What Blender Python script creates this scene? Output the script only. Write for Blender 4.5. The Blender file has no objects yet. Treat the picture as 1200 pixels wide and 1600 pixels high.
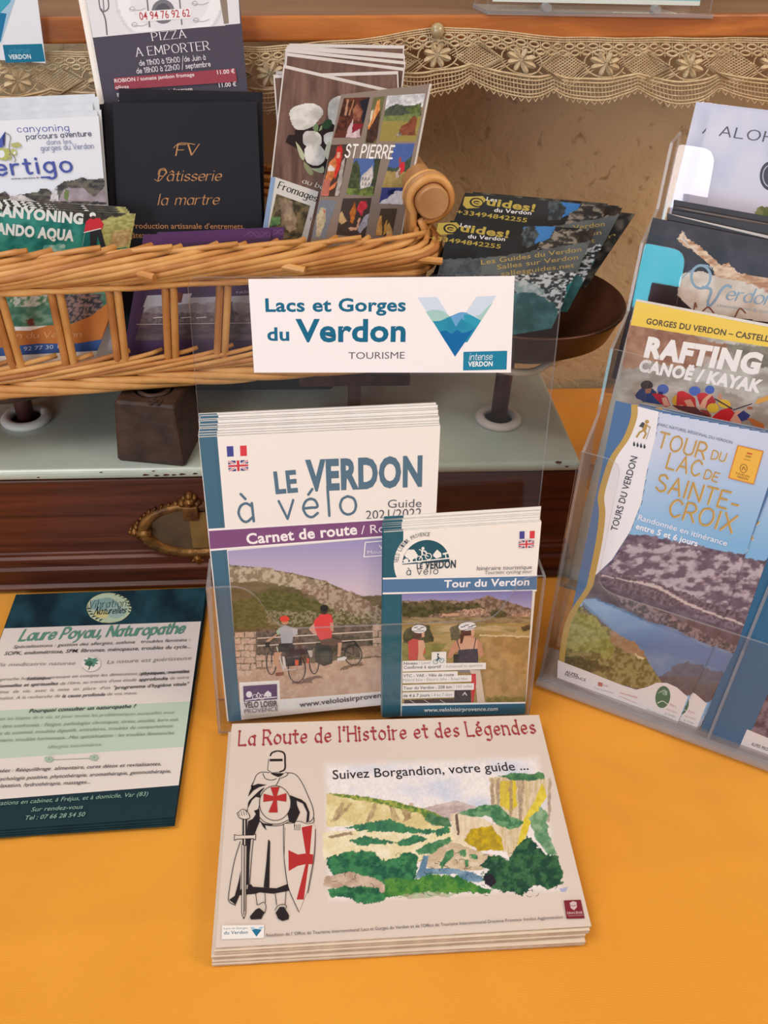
import bpy, bmesh, math, random
import numpy as np
from mathutils import Matrix, Vector
rnd = random.Random(7)
SC = bpy.context.scene
COL = SC.collection
V3 = lambda *a: np.array(a, float)

# ------------------------------------------------------------------ camera
F = 1300.0                       # focal length in pixels of the 1200x1600 frame
CP = V3(.0524, -.366, .4724)
PITCH, ROLL, YAW = .6564, .0506, -.1174
def _axes():
    cp, sp = math.cos(PITCH), math.sin(PITCH)
    w, r, u = V3(0, cp, -sp), V3(1, 0, 0), V3(0, sp, cp)
    c, s = math.cos(ROLL), math.sin(ROLL)
    r, u = c*r + s*u, c*u - s*r
    Q = np.array([[math.cos(YAW), -math.sin(YAW), 0], [math.sin(YAW), math.cos(YAW), 0], [0, 0, 1]])
    return Q@r, Q@u, Q@w
CR, CU, CW = _axes()
cam_d = bpy.data.cameras.new('camera')
cam_d.sensor_fit = 'HORIZONTAL'; cam_d.sensor_width = 36; cam_d.lens = F/1200*36
cam_d.clip_start = .01; cam_d.clip_end = 20
cam_o = bpy.data.objects.new('camera', cam_d); COL.objects.link(cam_o)
cam_o.matrix_world = Matrix([[CR[i], CU[i], -CW[i], CP[i]] for i in range(3)] + [[0, 0, 0, 1]])
SC.camera = cam_o

# ------------------------------------------------------------------ world, lights, exposure
SC.view_settings.view_transform = 'Standard'; SC.view_settings.look = 'None'
SC.view_settings.gamma = 1; SC.view_settings.use_curve_mapping = False
SC.view_settings.exposure = 0.0
w = bpy.data.worlds.new('room light'); SC.world = w; w.use_nodes = True
w.node_tree.nodes['Background'].inputs[0].default_value = (1.0, .95, .95, 1)
w.node_tree.nodes['Background'].inputs[1].default_value = .36
def area(name, loc, target, size, power, color, sizey=None):
    d = bpy.data.lights.new(name, 'AREA'); d.shape = 'RECTANGLE'; d.size = size; d.size_y = sizey or size
    d.energy = power; d.color = color
    o = bpy.data.objects.new(name, d); COL.objects.link(o); o.location = loc
    o.rotation_euler = (Vector(target) - Vector(loc)).to_track_quat('-Z', 'Y').to_euler()
    return o
# a daylit window in the room behind the photographer's left shoulder
def window():
    o0 = V3(-1.17, -1.61, .16); n = V3(.5, .866, 0); u = V3(.866, -.5, 0); W, H = .56, 1.05
    def quadobj(name, a, b, z0, z1, d0, d1, mat, kind=True):
        vs = [o0 + u*x + V3(0, 0, z) + n*d for d in (d0, d1) for x, z in ((a, z0), (b, z0), (b, z1), (a, z1))]
        me = bpy.data.meshes.new(name); me.from_pydata([tuple(v) for v in vs], [], [(3, 2, 1, 0), (4, 5, 6, 7), (0, 1, 5, 4), (1, 2, 6, 5), (2, 3, 7, 6), (3, 0, 4, 7)]); me.materials.append(mat)
        o = bpy.data.objects.new(name, me); COL.objects.link(o)
        return o
    m = bpy.data.materials.new('daylight sky in window'); m.use_nodes = True; N = m.node_tree.nodes; N.remove(N['Principled BSDF'])
    e = N.new('ShaderNodeEmission'); e.inputs[0].default_value = (.90, .96, 1, 1); e.inputs[1].default_value = WINDOW
    tc = N.new('ShaderNodeTexCoord'); sx = N.new('ShaderNodeSeparateXYZ'); r = N.new('ShaderNodeValToRGB'); Lk = m.node_tree.links
    Lk.new(tc.outputs['Object'], sx.inputs[0]); Lk.new(sx.outputs['Z'], r.inputs[0]); Lk.new(r.outputs[0], e.inputs[0])
    r.color_ramp.elements[0].position = .37; r.color_ramp.elements[0].color = (.12, .80, 1, 1); r.color_ramp.elements[1].position = .50; r.color_ramp.elements[1].color = (1, .93, .97, 1)
    m.node_tree.links.new(e.outputs[0], N['Material Output'].inputs[0])
    f = bpy.data.materials.new('white window paint'); f.use_nodes = True
    g = quadobj('window_1', -.06, W+.06, -.06, 0, -.03, .03, f); g['kind'] = 'structure'; g['label'] = 'daylit window of the room behind the camera'
    for nm, a, b, z0, z1 in (('frame', -.06, W+.06, H, H+.06), ('frame', -.06, 0, 0, H), ('frame', W, W+.06, 0, H), ('mullion', W/2-.02, W/2+.02, 0, H)):
        quadobj(nm, a, b, z0, z1, -.03, .03, f).parent = g
    quadobj('pane', 0, W, 0, H, -.012, -.008, m).parent = g
WINDOW = 10.5
window()
area('ceiling_light', (-.55, -.25, 1.45), (.05, .12, .1), .75, 10.5, (1, .93, .89), .6)
area('warm_lamp', (1.0, -.35, .95), (.30, .42, .30), .4, 6.5, (1, .80, .56))

# ------------------------------------------------------------------ pixel -> plane helpers
def ray(x, y): return CW + CR*(x-600)/F - CU*(y-800)/F
def hit(x, y, n, d):
    r = ray(x, y); return CP + (d - n@CP)/(n@r)*r
def onz(x, y, z): return hit(x, y, V3(0, 0, 1), z)
def ony(x, y, Y): return hit(x, y, V3(0, 1, 0), Y)
class Plane:
    """a sheet's own plane: ex to the right, ey up the sheet, n towards the reader"""
    def __init__(s, o, yaw=0, lean=0, back=0, flat=False):
        ya, le = math.radians(yaw), math.radians(lean)
        s.b = V3(-math.sin(ya), math.cos(ya), 0)
        s.ex = V3(math.cos(ya), math.sin(ya), 0)
        s.ey = s.b if flat else math.cos(le)*V3(0, 0, 1) + math.sin(le)*s.b
        s.n = np.cross(s.ex, s.ey); s.o = np.array(o, float) + s.b*back
        s.args = (yaw, lean, flat)
    def off(s, d):            # parallel plane, d metres further from the reader
        q = Plane(s.o - s.n*d, *s.args[:2], flat=s.args[2]); return q
    def at(s, x, y):
        X = hit(x, y, s.n, s.n@s.o) - s.o
        return np.array([X@s.ex, X@s.ey])
    def world(s, q, h=0): return s.o + s.ex*q[0] + s.ey*q[1] + s.n*h
    def matrix(s):
        return Matrix([[s.ex[i], s.ey[i], s.n[i], s.o[i]] for i in range(3)] + [[0, 0, 0, 1]])

# ------------------------------------------------------------------ colours and materials
def lin(c):
    if isinstance(c, str): c = [int(c[i:i+2], 16)/255 for i in (0, 2, 4)]
    c = np.clip(np.asarray(c, float), 0, 1)
    return np.where(c <= .04045, c/12.92, ((c+.055)/1.055)**2.4)
def rgb(c): return np.array([int(c[i:i+2], 16)/255 for i in (0, 2, 4)])
def nt(name):
    m = bpy.data.materials.new(name); m.use_nodes = True
    t = m.node_tree; return m, t.nodes, t.links, t.nodes['Principled BSDF']
def noise_mat(name, c1, c2, scale=20, rough=.6, bump=0, bscale=None, stretch=(1, 1, 1), detail=6, metallic=0, lo=.35, hi=.65, spec=.5, coat=0, dist=0, bdist=.002):
    m, N, L, P = nt(name)
    tc = N.new('ShaderNodeTexCoord'); mp = N.new('ShaderNodeMapping'); mp.inputs['Scale'].default_value = stretch
    L.new(tc.outputs['Object'], mp.inputs[0])
    n = N.new('ShaderNodeTexNoise'); n.inputs['Scale'].default_value = scale; n.inputs['Detail'].default_value = detail
    n.inputs['Distortion'].default_value = dist
    L.new(mp.outputs[0], n.inputs['Vector'])
    r = N.new('ShaderNodeValToRGB'); r.color_ramp.elements[0].position = lo; r.color_ramp.elements[1].position = hi
    r.color_ramp.elements[0].color = (*lin(c1), 1); r.color_ramp.elements[1].color = (*lin(c2), 1)
    L.new(n.outputs['Fac'], r.inputs[0]); L.new(r.outputs[0], P.inputs['Base Color'])
    P.inputs['Roughness'].default_value = rough; P.inputs['Metallic'].default_value = metallic
    P.inputs['Specular IOR Level'].default_value = spec; P.inputs['Coat Weight'].default_value = coat
    P.inputs['Coat Roughness'].default_value = .15
    if bump:
        n2 = N.new('ShaderNodeTexNoise'); n2.inputs['Scale'].default_value = bscale or scale*3; n2.inputs['Detail'].default_value = 4
        L.new(mp.outputs[0], n2.inputs['Vector'])
        b = N.new('ShaderNodeBump'); b.inputs['Strength'].default_value = bump; b.inputs['Distance'].default_value = bdist
        L.new(n2.outputs['Fac'], b.inputs['Height']); L.new(b.outputs[0], P.inputs['Normal'])
    return m
def print_mat(name, rough, coat=0):
    m, N, L, P = nt(name)
    a = N.new('ShaderNodeAttribute'); a.attribute_name = 'Col'
    L.new(a.outputs['Color'], P.inputs['Base Color'])
    P.inputs['Roughness'].default_value = rough; P.inputs['Specular IOR Level'].default_value = .22
    P.inputs['Coat Weight'].default_value = coat; P.inputs['Coat Roughness'].default_value = .12
    return m
def acrylic(name, tint, edge=False):
    m, N, L, P = nt(name); N.remove(P); out = N['Material Output']
    tr = N.new('ShaderNodeBsdfTransparent'); tr.inputs[0].default_value = (*tint, 1)
    gl = N.new('ShaderNodeBsdfGlossy'); gl.inputs['Roughness'].default_value = .03
    fr = N.new('ShaderNodeFresnel'); g = N.new('ShaderNodeNewGeometry'); mr = N.new('ShaderNodeMapRange')      # thin sheet: both faces reflect alike
    mr.inputs['To Min'].default_value = 1.46; mr.inputs['To Max'].default_value = 1/1.46
    L.new(g.outputs['Backfacing'], mr.inputs['Value']); L.new(mr.outputs[0], fr.inputs[0])
    mx = N.new('ShaderNodeMixShader'); L.new(fr.outputs[0], mx.inputs[0])
    L.new(tr.outputs[0], mx.inputs[1]); L.new(gl.outputs[0], mx.inputs[2])
    last = mx
    if edge:
        df = N.new('ShaderNodeBsdfDiffuse'); df.inputs[0].default_value = (.62, .6, .62, 1)
        m2 = N.new('ShaderNodeMixShader'); m2.inputs[0].default_value = .28
        L.new(mx.outputs[0], m2.inputs[1]); L.new(df.outputs[0], m2.inputs[2]); last = m2
    L.new(last.outputs[0], out.inputs['Surface'])
    return m
M = dict(
    print=print_mat('satin printed paper', .42, .08),
    matte=print_mat('matt printed paper', .6),
    paper=noise_mat('white paper', 'eee6df', 'f3ece6', 60, .6),
    edge=noise_mat('cut paper edge', 'a8a4a2', 'bcb8b6', 90, .7), edgec=noise_mat('cut cream edge', 'b09a84', 'd0bca6', 90, .7),
    coolpaper=noise_mat('cool white paper', 'c3c8d2', 'd4d8e0', 60, .6),
    cream=noise_mat('cream paper', 'dccbb8', 'e2d2c0', 60, .6),
    blackcard=noise_mat('black card', '1d1b22', '24222a', 60, .5, spec=.2),
    darkteal=noise_mat('dark teal card', '10282f', '16333a', 60, .5, spec=.2),
    blue=noise_mat('blue card', '2a5570', '2f5c78', 60, .45),
    orange_card=noise_mat('orange card', 'c07030', 'cc7a38', 60, .45),
    purple=noise_mat('purple card', '4a3450', '523a58', 60, .45),
    brown_card=noise_mat('brown card', '6a544c', '73594f', 60, .5),
    acr=acrylic('clear acrylic', (.99, .99, .992)), acre=acrylic('clear acrylic edge', (.8, .79, .8), True),
    lamin=acrylic('laminating film', (.97, .96, .98)),
    wicker=noise_mat('peeled willow', 'b97a3c', 'dca662', 35, .5, .35, 140, (1, 1, 1), lo=.3, hi=.72, coat=.1),
    wicker2=noise_mat('darker willow', '9c5f2c', 'c8884a', 40, .5, .35, 150, lo=.3, hi=.72),
    dowel=noise_mat('turned dowel wood', 'a87648', 'c09060', 30, .5, .2, 90, (1, .2, 1)),
    shelfwood=noise_mat('waxed shelf wood', '8f4a1e', 'c27434', 9, .38, .15, 60, (.6, 6, 6), lo=.3, hi=.7, dist=.8, coat=.15),
    shelftop=noise_mat('worn shelf top', '6d4a38', '8c664e', 8, .45, .15, 50, (.6, 5, 5), lo=.3, hi=.7, dist=.6),
    mahogany=noise_mat('dark varnished wood', '34120a', '67301c', 10, .42, .2, 45, (.5, 5, 9), lo=.25, hi=.75, dist=1.0, coat=.06, spec=.3),
    enamel=noise_mat('aged pale enamel', 'a8b5ab', 'c3c9ba', 14, .28, .1, 30, lo=.3, hi=.75, coat=.4),
    chip=noise_mat('rusty chip', '3c1c10', '5a2c18', 60, .8),
    brass=noise_mat('old brass', '54341c', '9a6c34', 90, .42, .5, 160, metallic=.65, lo=.3, hi=.7),
    brassplate=noise_mat('tarnished plate', '5b4636', '7a5f44', 25, .35, .2, 50, metallic=.5),
    iron=noise_mat('brown cast iron', '2c1c16', '4c352b', 70, .55, .5, 120, metallic=.25, lo=.3, hi=.75),
    bowl=noise_mat('patinated copper', '3a2016', '6a4330', 22, .38, .3, 60, metallic=.55, lo=.3, hi=.75),
    rod=noise_mat('rusty rod', '3a1f1c', '5c3430', 60, .5, .3, 120, metallic=.4),
    ring=noise_mat('white porcelain ring', 'ccc6c0', 'ddd8d2', 30, .4),
    wire=noise_mat('bleached rod', 'b8a890', 'd0c2ac', 60, .5, .2, 120),
    lace=noise_mat('ecru crochet cotton', 'c0a682', 'd6c09c', 200, .85, .4, 900),
    tack=noise_mat('cream tack', 'a08a64', 'b8a27a', 80, .3, coat=.4),
    under=noise_mat('socket and shade black', '0f0c0b', '1a1513', 20, .7),
)

# ------------------------------------------------------------------ object helpers
def tag(o, label=None, cat=None, group=None, kind=None):
    for k, v in (('label', label), ('category', cat), ('group', group), ('kind', kind)):
        if v: o[k] = v
    return o
def empty(name, label, cat, loc=(0, 0, 0), group=None):
    o = bpy.data.objects.new(name, None); COL.objects.link(o); o.location = loc; o.empty_display_size = .02
    return tag(o, label, cat, group)
def mesh_obj(name, verts, faces, mats, parent=None, matrix=None, mi=None, smooth=False):
    me = bpy.data.meshes.new(name); me.from_pydata([tuple(map(float, v)) for v in verts], [], [tuple(f) for f in faces])
    for m in (mats if isinstance(mats, (list, tuple)) else [mats]): me.materials.append(m)
    if mi is not None: me.polygons.foreach_set('material_index', mi)
    if smooth: me.polygons.foreach_set('use_smooth', [True]*len(me.polygons))
    me.update()
    o = bpy.data.objects.new(name, me); COL.objects.link(o)
    if matrix is not None: o.matrix_world = matrix
    if parent is not None:
        o.parent = parent
        o.matrix_parent_inverse = Matrix.Identity(4)
        if matrix is None and parent.type == 'EMPTY':      # verts were given in world space
            o.matrix_parent_inverse = parent.matrix_basis.inverted()
        elif matrix is not None:
            o.matrix_basis = parent.matrix_basis.inverted() @ matrix
    return o
class MB:
    """collects simple solids; build() links them as one mesh"""
    def __init__(s): s.v = []; s.f = []; s.mi = []; s.m = 0
    def add(s, v, f):
        k = len(s.v); s.v += [tuple(p) for p in v]; s.f += [tuple(i+k for i in q) for q in f]; s.mi += [s.m]*len(f)
    def box(s, a, b):
        (x0, y0, z0), (x1, y1, z1) = a, b
        s.add([(x0,y0,z0),(x1,y0,z0),(x1,y1,z0),(x0,y1,z0),(x0,y0,z1),(x1,y0,z1),(x1,y1,z1),(x0,y1,z1)],
              [(0,3,2,1),(4,5,6,7),(0,1,5,4),(1,2,6,5),(2,3,7,6),(3,0,4,7)])
    def prism(s, pts, z0, z1, rimmat=None):      # pts 2D counter-clockwise
        n = len(pts)
        k0 = s.m
        s.add([(*p, z0) for p in pts] + [(*p, z1) for p in pts], [tuple(range(n-1, -1, -1)), tuple(range(n, 2*n))])
        if rimmat is not None: s.m = rimmat
        k = len(s.v) - 2*n
        s.f += [(k+i, k+(i+1) % n, k+n+(i+1) % n, k+n+i) for i in range(n)]; s.mi += [s.m]*n
        s.m = k0
    def tube(s, path, rad, seg=8, cap=True):
        path = [np.array(p, float) for p in path]; n = len(path)
        if not hasattr(rad, '__len__'): rad = [rad]*n
        up = V3(0, 0, 1); vs = []; prev = None
        for i, p in enumerate(path):
            t = path[min(i+1, n-1)] - path[max(i-1, 0)]; t = t/(np.linalg.norm(t)+1e-12)
            a = np.cross(t, up if abs(t[2]) < .9 else V3(1, 0, 0)) if prev is None else prev - t*(prev@t)
            a /= np.linalg.norm(a)+1e-12; prev = a; b = np.cross(t, a)
            for k in range(seg):
                q = 2*math.pi*k/seg; vs.append(p + rad[i]*(a*math.cos(q) + b*math.sin(q)))
        fs = [(i*seg+k, i*seg+(k+1) % seg, (i+1)*seg+(k+1) % seg, (i+1)*seg+k) for i in range(n-1) for k in range(seg)]
        if cap: fs += [tuple(range(seg-1, -1, -1)), tuple((n-1)*seg+k for k in range(seg))]
        s.add(vs, fs)
    def lathe(s, prof, c, seg=48, closed=False):  # prof: (r,z) list about vertical axis through c
        n = len(prof); vs = []
        for (r, z) in prof:
            for k in range(seg):
                q = 2*math.pi*k/seg; vs.append((c[0]+r*math.cos(q), c[1]+r*math.sin(q), c[2]+z))
        R = range(n if closed else n-1)
        s.add(vs, [(i*seg+k, i*seg+(k+1) % seg, ((i+1) % n)*seg+(k+1) % seg, ((i+1) % n)*seg+k) for i in R for k in range(seg)])
    def build(s, name, mats, parent=None, matrix=None, smooth=False):
        return mesh_obj(name, s.v, s.f, mats, parent, matrix, s.mi, smooth)
def bevel(o, w=.001, seg=2):
    m = o.modifiers.new('bevel', 'BEVEL'); m.width = w; m.segments = seg; m.limit_method = 'ANGLE'; return o
def rounded(pts, radii, seg=6):
    """round the corners of a 2D polygon"""
    out = []; n = len(pts)
    for i in range(n):
        p, a, b = np.array(pts[i], float), np.array(pts[i-1], float), np.array(pts[(i+1) % n], float)
        r = radii[i] if hasattr(radii, '__len__') else radii
        if r <= 0: out.append(tuple(p)); continue
        u, v = (a-p), (b-p); lu, lv = np.linalg.norm(u), np.linalg.norm(v); r = min(r, lu*.49, lv*.49)
        A, B = p+u/lu*r, p+v/lv*r
        for k in range(seg+1):
            t = k/seg; out.append(tuple((1-t)**2*A + 2*t*(1-t)*p + t*t*B))
    return out
def copy_tree(o, parent=None):
    c = o.copy(); COL.objects.link(c)
    if parent is not None: c.parent = parent
    for ch in o.children: copy_tree(ch, c)
    return c

# ------------------------------------------------------------------ noise
def _hash(ix, iy, seed):
    h = (ix.astype(np.int64)*374761393 + iy.astype(np.int64)*668265263 + seed*1442695041) & 0xffffffff
    h = ((h ^ (h >> 13))*1274126177) & 0xffffffff
    return ((h ^ (h >> 16)) & 0xffff)/65535.
def vnoise(x, y, seed=0):
    x = np.asarray(x, float); y = np.asarray(y, float)
    ix, iy = np.floor(x), np.floor(y); fx, fy = x-ix, y-iy
    fx, fy = fx*fx*(3-2*fx), fy*fy*(3-2*fy)
    a, b = _hash(ix, iy, seed), _hash(ix+1, iy, seed); c, d = _hash(ix, iy+1, seed), _hash(ix+1, iy+1, seed)
    return (a*(1-fx)+b*fx)*(1-fy) + (c*(1-fx)+d*fx)*fy
def fbm(x, y, o=4, seed=0):
    t = 0; a = .5; s = 0
    for i in range(o):
        t = t + a*vnoise(x*2**i, y*2**i, seed+i*17); s += a; a *= .55
    return t/s

# ------------------------------------------------------------------ stroke font (single-line skeletons, drawn with a nib)
# x-height 5, capitals 8, descenders -3; '~' strokes are smoothed, '-' strokes stay straight
GL = {
'a': (4.4, '~4,4 2.5,5 .9,4.4 .1,2.5 .8,.6 2.1,0 4,1.3|-4,5 4,0'),
'b': (4.2, '-0,8 0,0|~0,3.6 1.7,5 3.3,4.5 4,2.5 3.3,.5 1.7,0 0,1.3'),
'c': (3.8, '~3.7,4 2.3,5 .8,4.4 0,2.5 .8,.6 2.3,0 3.8,1'),
'd': (4.4, '~4,3.7 2.5,5 .8,4.4 0,2.5 .8,.6 2.3,0 4,1.3|-4,8 4,0'),
'e': (4.1, '~.1,2.5 2,2.6 3.9,2.7 3.5,4.4 2.1,5 .7,4.3 0,2.5 .8,.6 2.3,0 3.9,1'),
'f': (2.8, '~3,7.4 2,8 1.2,7 1.1,4 1.1,0|-0,5 2.6,5'),
'g': (4.4, '~4,3.8 2.5,5 .8,4.4 0,2.6 .8,.8 2.2,.2 4,1.5|~4,5 4,1 3.9,-1.8 2.4,-3 .3,-2.3'),
'h': (4.2, '-0,8 0,0|~0,3.4 1.5,5 3.2,4.8 3.9,3.2 3.9,1.5 3.9,0'),
'i': (1.0, '-.4,5 .4,0|-.4,6.8 .4,7.3'),
'j': (1.6, '~1,5 1,0 .8,-2 -.6,-3|-1,6.8 1,7.3'),
'k': (4.0, '-0,8 0,0|-3.6,5 0,2.2|-1.3,3.1 3.9,0'),
'l': (1.0, '-.4,8 .4,0'),
'm': (6.6, '-0,5 0,0|~0,3.6 1.4,5 2.9,4.6 3.2,3 3.2,0|~3.2,3.6 4.7,5 6.2,4.6 6.4,3 6.4,0'),
'n': (4.2, '-0,5 0,0|~0,3.4 1.5,5 3.2,4.8 3.9,3.2 3.9,1.5 3.9,0'),
'o': (4.5, '~2.2,5 .7,4.3 0,2.5 .7,.7 2.2,0 3.8,.7 4.4,2.5 3.8,4.3 2.2,5'),
'p': (4.2, '-0,5 0,-3|~0,3.6 1.7,5 3.3,4.5 4,2.5 3.3,.5 1.7,0 0,1.3'),
'q': (4.4, '~4,3.7 2.5,5 .8,4.4 0,2.5 .8,.6 2.3,0 4,1.3|-4,5 4,-3'),
'r': (2.8, '-0,5 0,0|~0,3 .9,4.6 2.8,4.9'),
's': (3.6, '~3.4,4.2 1.9,5 .4,4.2 .6,3 2.9,2.1 3.4,1 1.8,0 0,.8'),
't': (2.8, '~1.2,7 1.2,4 1.2,1.2 1.9,0 2.9,.3|-0,5 2.7,5'),
'u': (4.2, '~0,5 0,3 .1,1.2 1.4,0 3.2,.6 4,1.9|-4,5 4,0'),
'v': (4.0, '-0,5 2,0 4,5'), 'w': (6, '-0,5 1.5,0 3,5 4.5,0 6,5'),
'x': (3.8, '-0,5 3.8,0|-3.8,5 0,0'), 'y': (4.1, '-0,5 2.1,0|~4.1,5 2.1,0 1.2,-2.2 -.2,-3'),
'z': (3.8, '-.1,5 3.7,5 0,0 3.9,0'),
'A': (5.6, '-0,0 2.8,8 5.6,0|-1,2.8 4.6,2.8'),
'B': (4.8, '-0,0 0,8|~0,8 3,8 4.3,6.3 3,4.4 0,4.3|~0,4.3 3.4,4.3 4.8,2.2 3.4,0 0,0'),
'C': (5.2, '~5.1,6.6 3.2,8 1.1,7 0,4 1.1,1 3.2,0 5.2,1.5'),
'D': (5.4, '-0,0 0,8|~0,8 2.6,8 4.9,6.4 5.4,4 4.9,1.6 2.6,0 0,0'),
'E': (4.4, '-4.3,8 0,8 0,0 4.4,0|-0,4.2 3.6,4.2'),
'F': (4.2, '-4.2,8 0,8 0,0|-0,4.1 3.4,4.1'),
'G': (5.6, '~5.2,6.6 3.2,8 1.1,7 0,4 1.1,1 3.2,0 5.3,1.2 5.4,3.6|-3.4,3.7 5.5,3.7'),
'H': (5.2, '-0,0 0,8|-5.2,0 5.2,8|-0,4.1 5.2,4.1'),
'I': (.8, '-.4,0 .4,8'), 'J': (3.6, '~3.4,8 3.4,3 3,.6 1.4,0 0,1.2'),
'K': (5, '-0,0 0,8|-4.7,8 0,3.4|-1.5,4.8 5,0'),
'L': (4.2, '-0,8 0,0 4.2,0'), 'M': (6.6, '-0,0 .4,8 3.3,1.6 6.2,8 6.6,0'),
'N': (5.4, '-0,0 0,8 5.4,0 5.4,8'),
'O': (6.2, '~3.1,8 1,7 0,4 1,1 3.1,0 5.2,1 6.2,4 5.2,7 3.1,8'),
'P': (4.6, '-0,0 0,8|~0,8 3,8 4.6,5.9 3,3.7 0,3.6'),
'R': (5, '-0,0 0,8|~0,8 3,8 4.6,5.9 3,3.8 0,3.7|-2.3,3.8 5,0'),
'S': (4.6, '~4.4,6.7 2.6,8 .6,7.2 .5,5.2 2.4,4.2 4.3,3 4.4,1 2.2,0 0,1.3'),
'T': (5, '-0,8 5,8|-2.5,8 2.5,0'), 'U': (5.2, '~0,8 0,4 .3,1.2 2.6,0 4.9,1.2 5.2,4 5.2,8'),
'V': (5.6, '-0,8 2.8,0 5.6,8'), 'X': (5.2, '-0,8 5.2,0|-5.2,8 0,0'), 'Y': (5, '-0,8 2.5,4 5,8|-2.5,4 2.5,0'),
'Z': (5, '-0,8 5,8 0,0 5,0'),
'0': (4.6, '~2.3,8 .5,6.7 0,4 .5,1.3 2.3,0 4.1,1.3 4.6,4 4.1,6.7 2.3,8'),
'1': (2.2, '-0,6.2 1.5,8 1.5,0'), '2': (4.4, '~.2,6.2 1.2,7.7 2.9,7.8 4,6.3 3.2,4 .1,.1|-.1,0 4.4,0'), '5': (4.4, '-3.9,8 .6,8 .3,4.5|~.3,4.5 2.2,5.1 4,4 4.2,2 3,.3 1.4,0 0,1'),
'8': (4.6, '~2.3,8 .6,7.2 .7,5.2 2.3,4.3 4,3.2 4.4,1.4 2.3,0 .2,1.4 .6,3.2 2.3,4.3 3.9,5.2 4,7.2 2.3,8'), '/': (3, '-0,-1 3,8.5'),
',': (1, '~.6,.5 .6,-.4 .1,-1.5'), '.': (1, '-.3,0 .5,.3'), "'": (1, '-.6,8 .4,6.2'), '-': (3, '-0,3 3,3'), ':': (1, '-.4,.2 .4,.7|-.4,4 .4,4.5'),
}
ACC = {'é': ('e', '-1.7,6.2 2.9,7.6'), 'è': ('e', '-1.3,7.6 2.4,6.2'), 'â': ('a', '-.8,6.1 2.2,7.5 3.6,6.1'), 'à': ('a', '-1.3,7.6 2.4,6.2'), 'ï': ('i', '-1.5,7 1.5,7.2'), 'ô': ('o', '-.8,6.1 2.2,7.5 3.6,6.1')}
def _cat(pts, n=6):
    pts = np.array(pts, float)
    if len(pts) < 3: return pts
    P = np.vstack([2*pts[0]-pts[1], pts, 2*pts[-1]-pts[-2]]); out = []
    for i in range(1, len(P)-2):
        for k in range(n):
            t = k/n
            out.append(.5*((2*P[i]) + (-P[i-1]+P[i+1])*t + (2*P[i-1]-5*P[i]+4*P[i+1]-P[i+2])*t*t + (-P[i-1]+3*P[i]-3*P[i+1]+P[i+2])*t**3))
    out.append(P[-2]); return np.array(out)
def skeleton(text, track=1.6, space=3.2, broken=0):
    x = 0; out = []
    for ch in text:
        if ch == ' ': x += space; continue
        extra = None
        if ch in ACC: ch, extra = ACC[ch]
        if ch not in GL: continue
        wd, st = GL[ch]
        if extra: st = st.replace('|-.4,6.8 .4,7.3', '') + '|' + extra
        for s in st.split('|'):
            pts = [tuple(map(float, q.split(','))) for q in s[1:].split(' ')]
            pts = _cat(pts) if s[0] == '~' and not broken else np.array(pts, float)
            out.append(pts + [x, 0])
        x += wd + track
    return out, x - track
def hull(P):
    P = sorted(map(tuple, P))
    def half(P):
        h = []
        for p in P:
            while len(h) > 1 and (h[-1][0]-h[-2][0])*(p[1]-h[-2][1]) - (h[-1][1]-h[-2][1])*(p[0]-h[-2][0]) <= 0: h.pop()
            h.append(p)
        return h
    a, b = half(P), half(P[::-1]); return a[:-1]+b[:-1]

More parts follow.
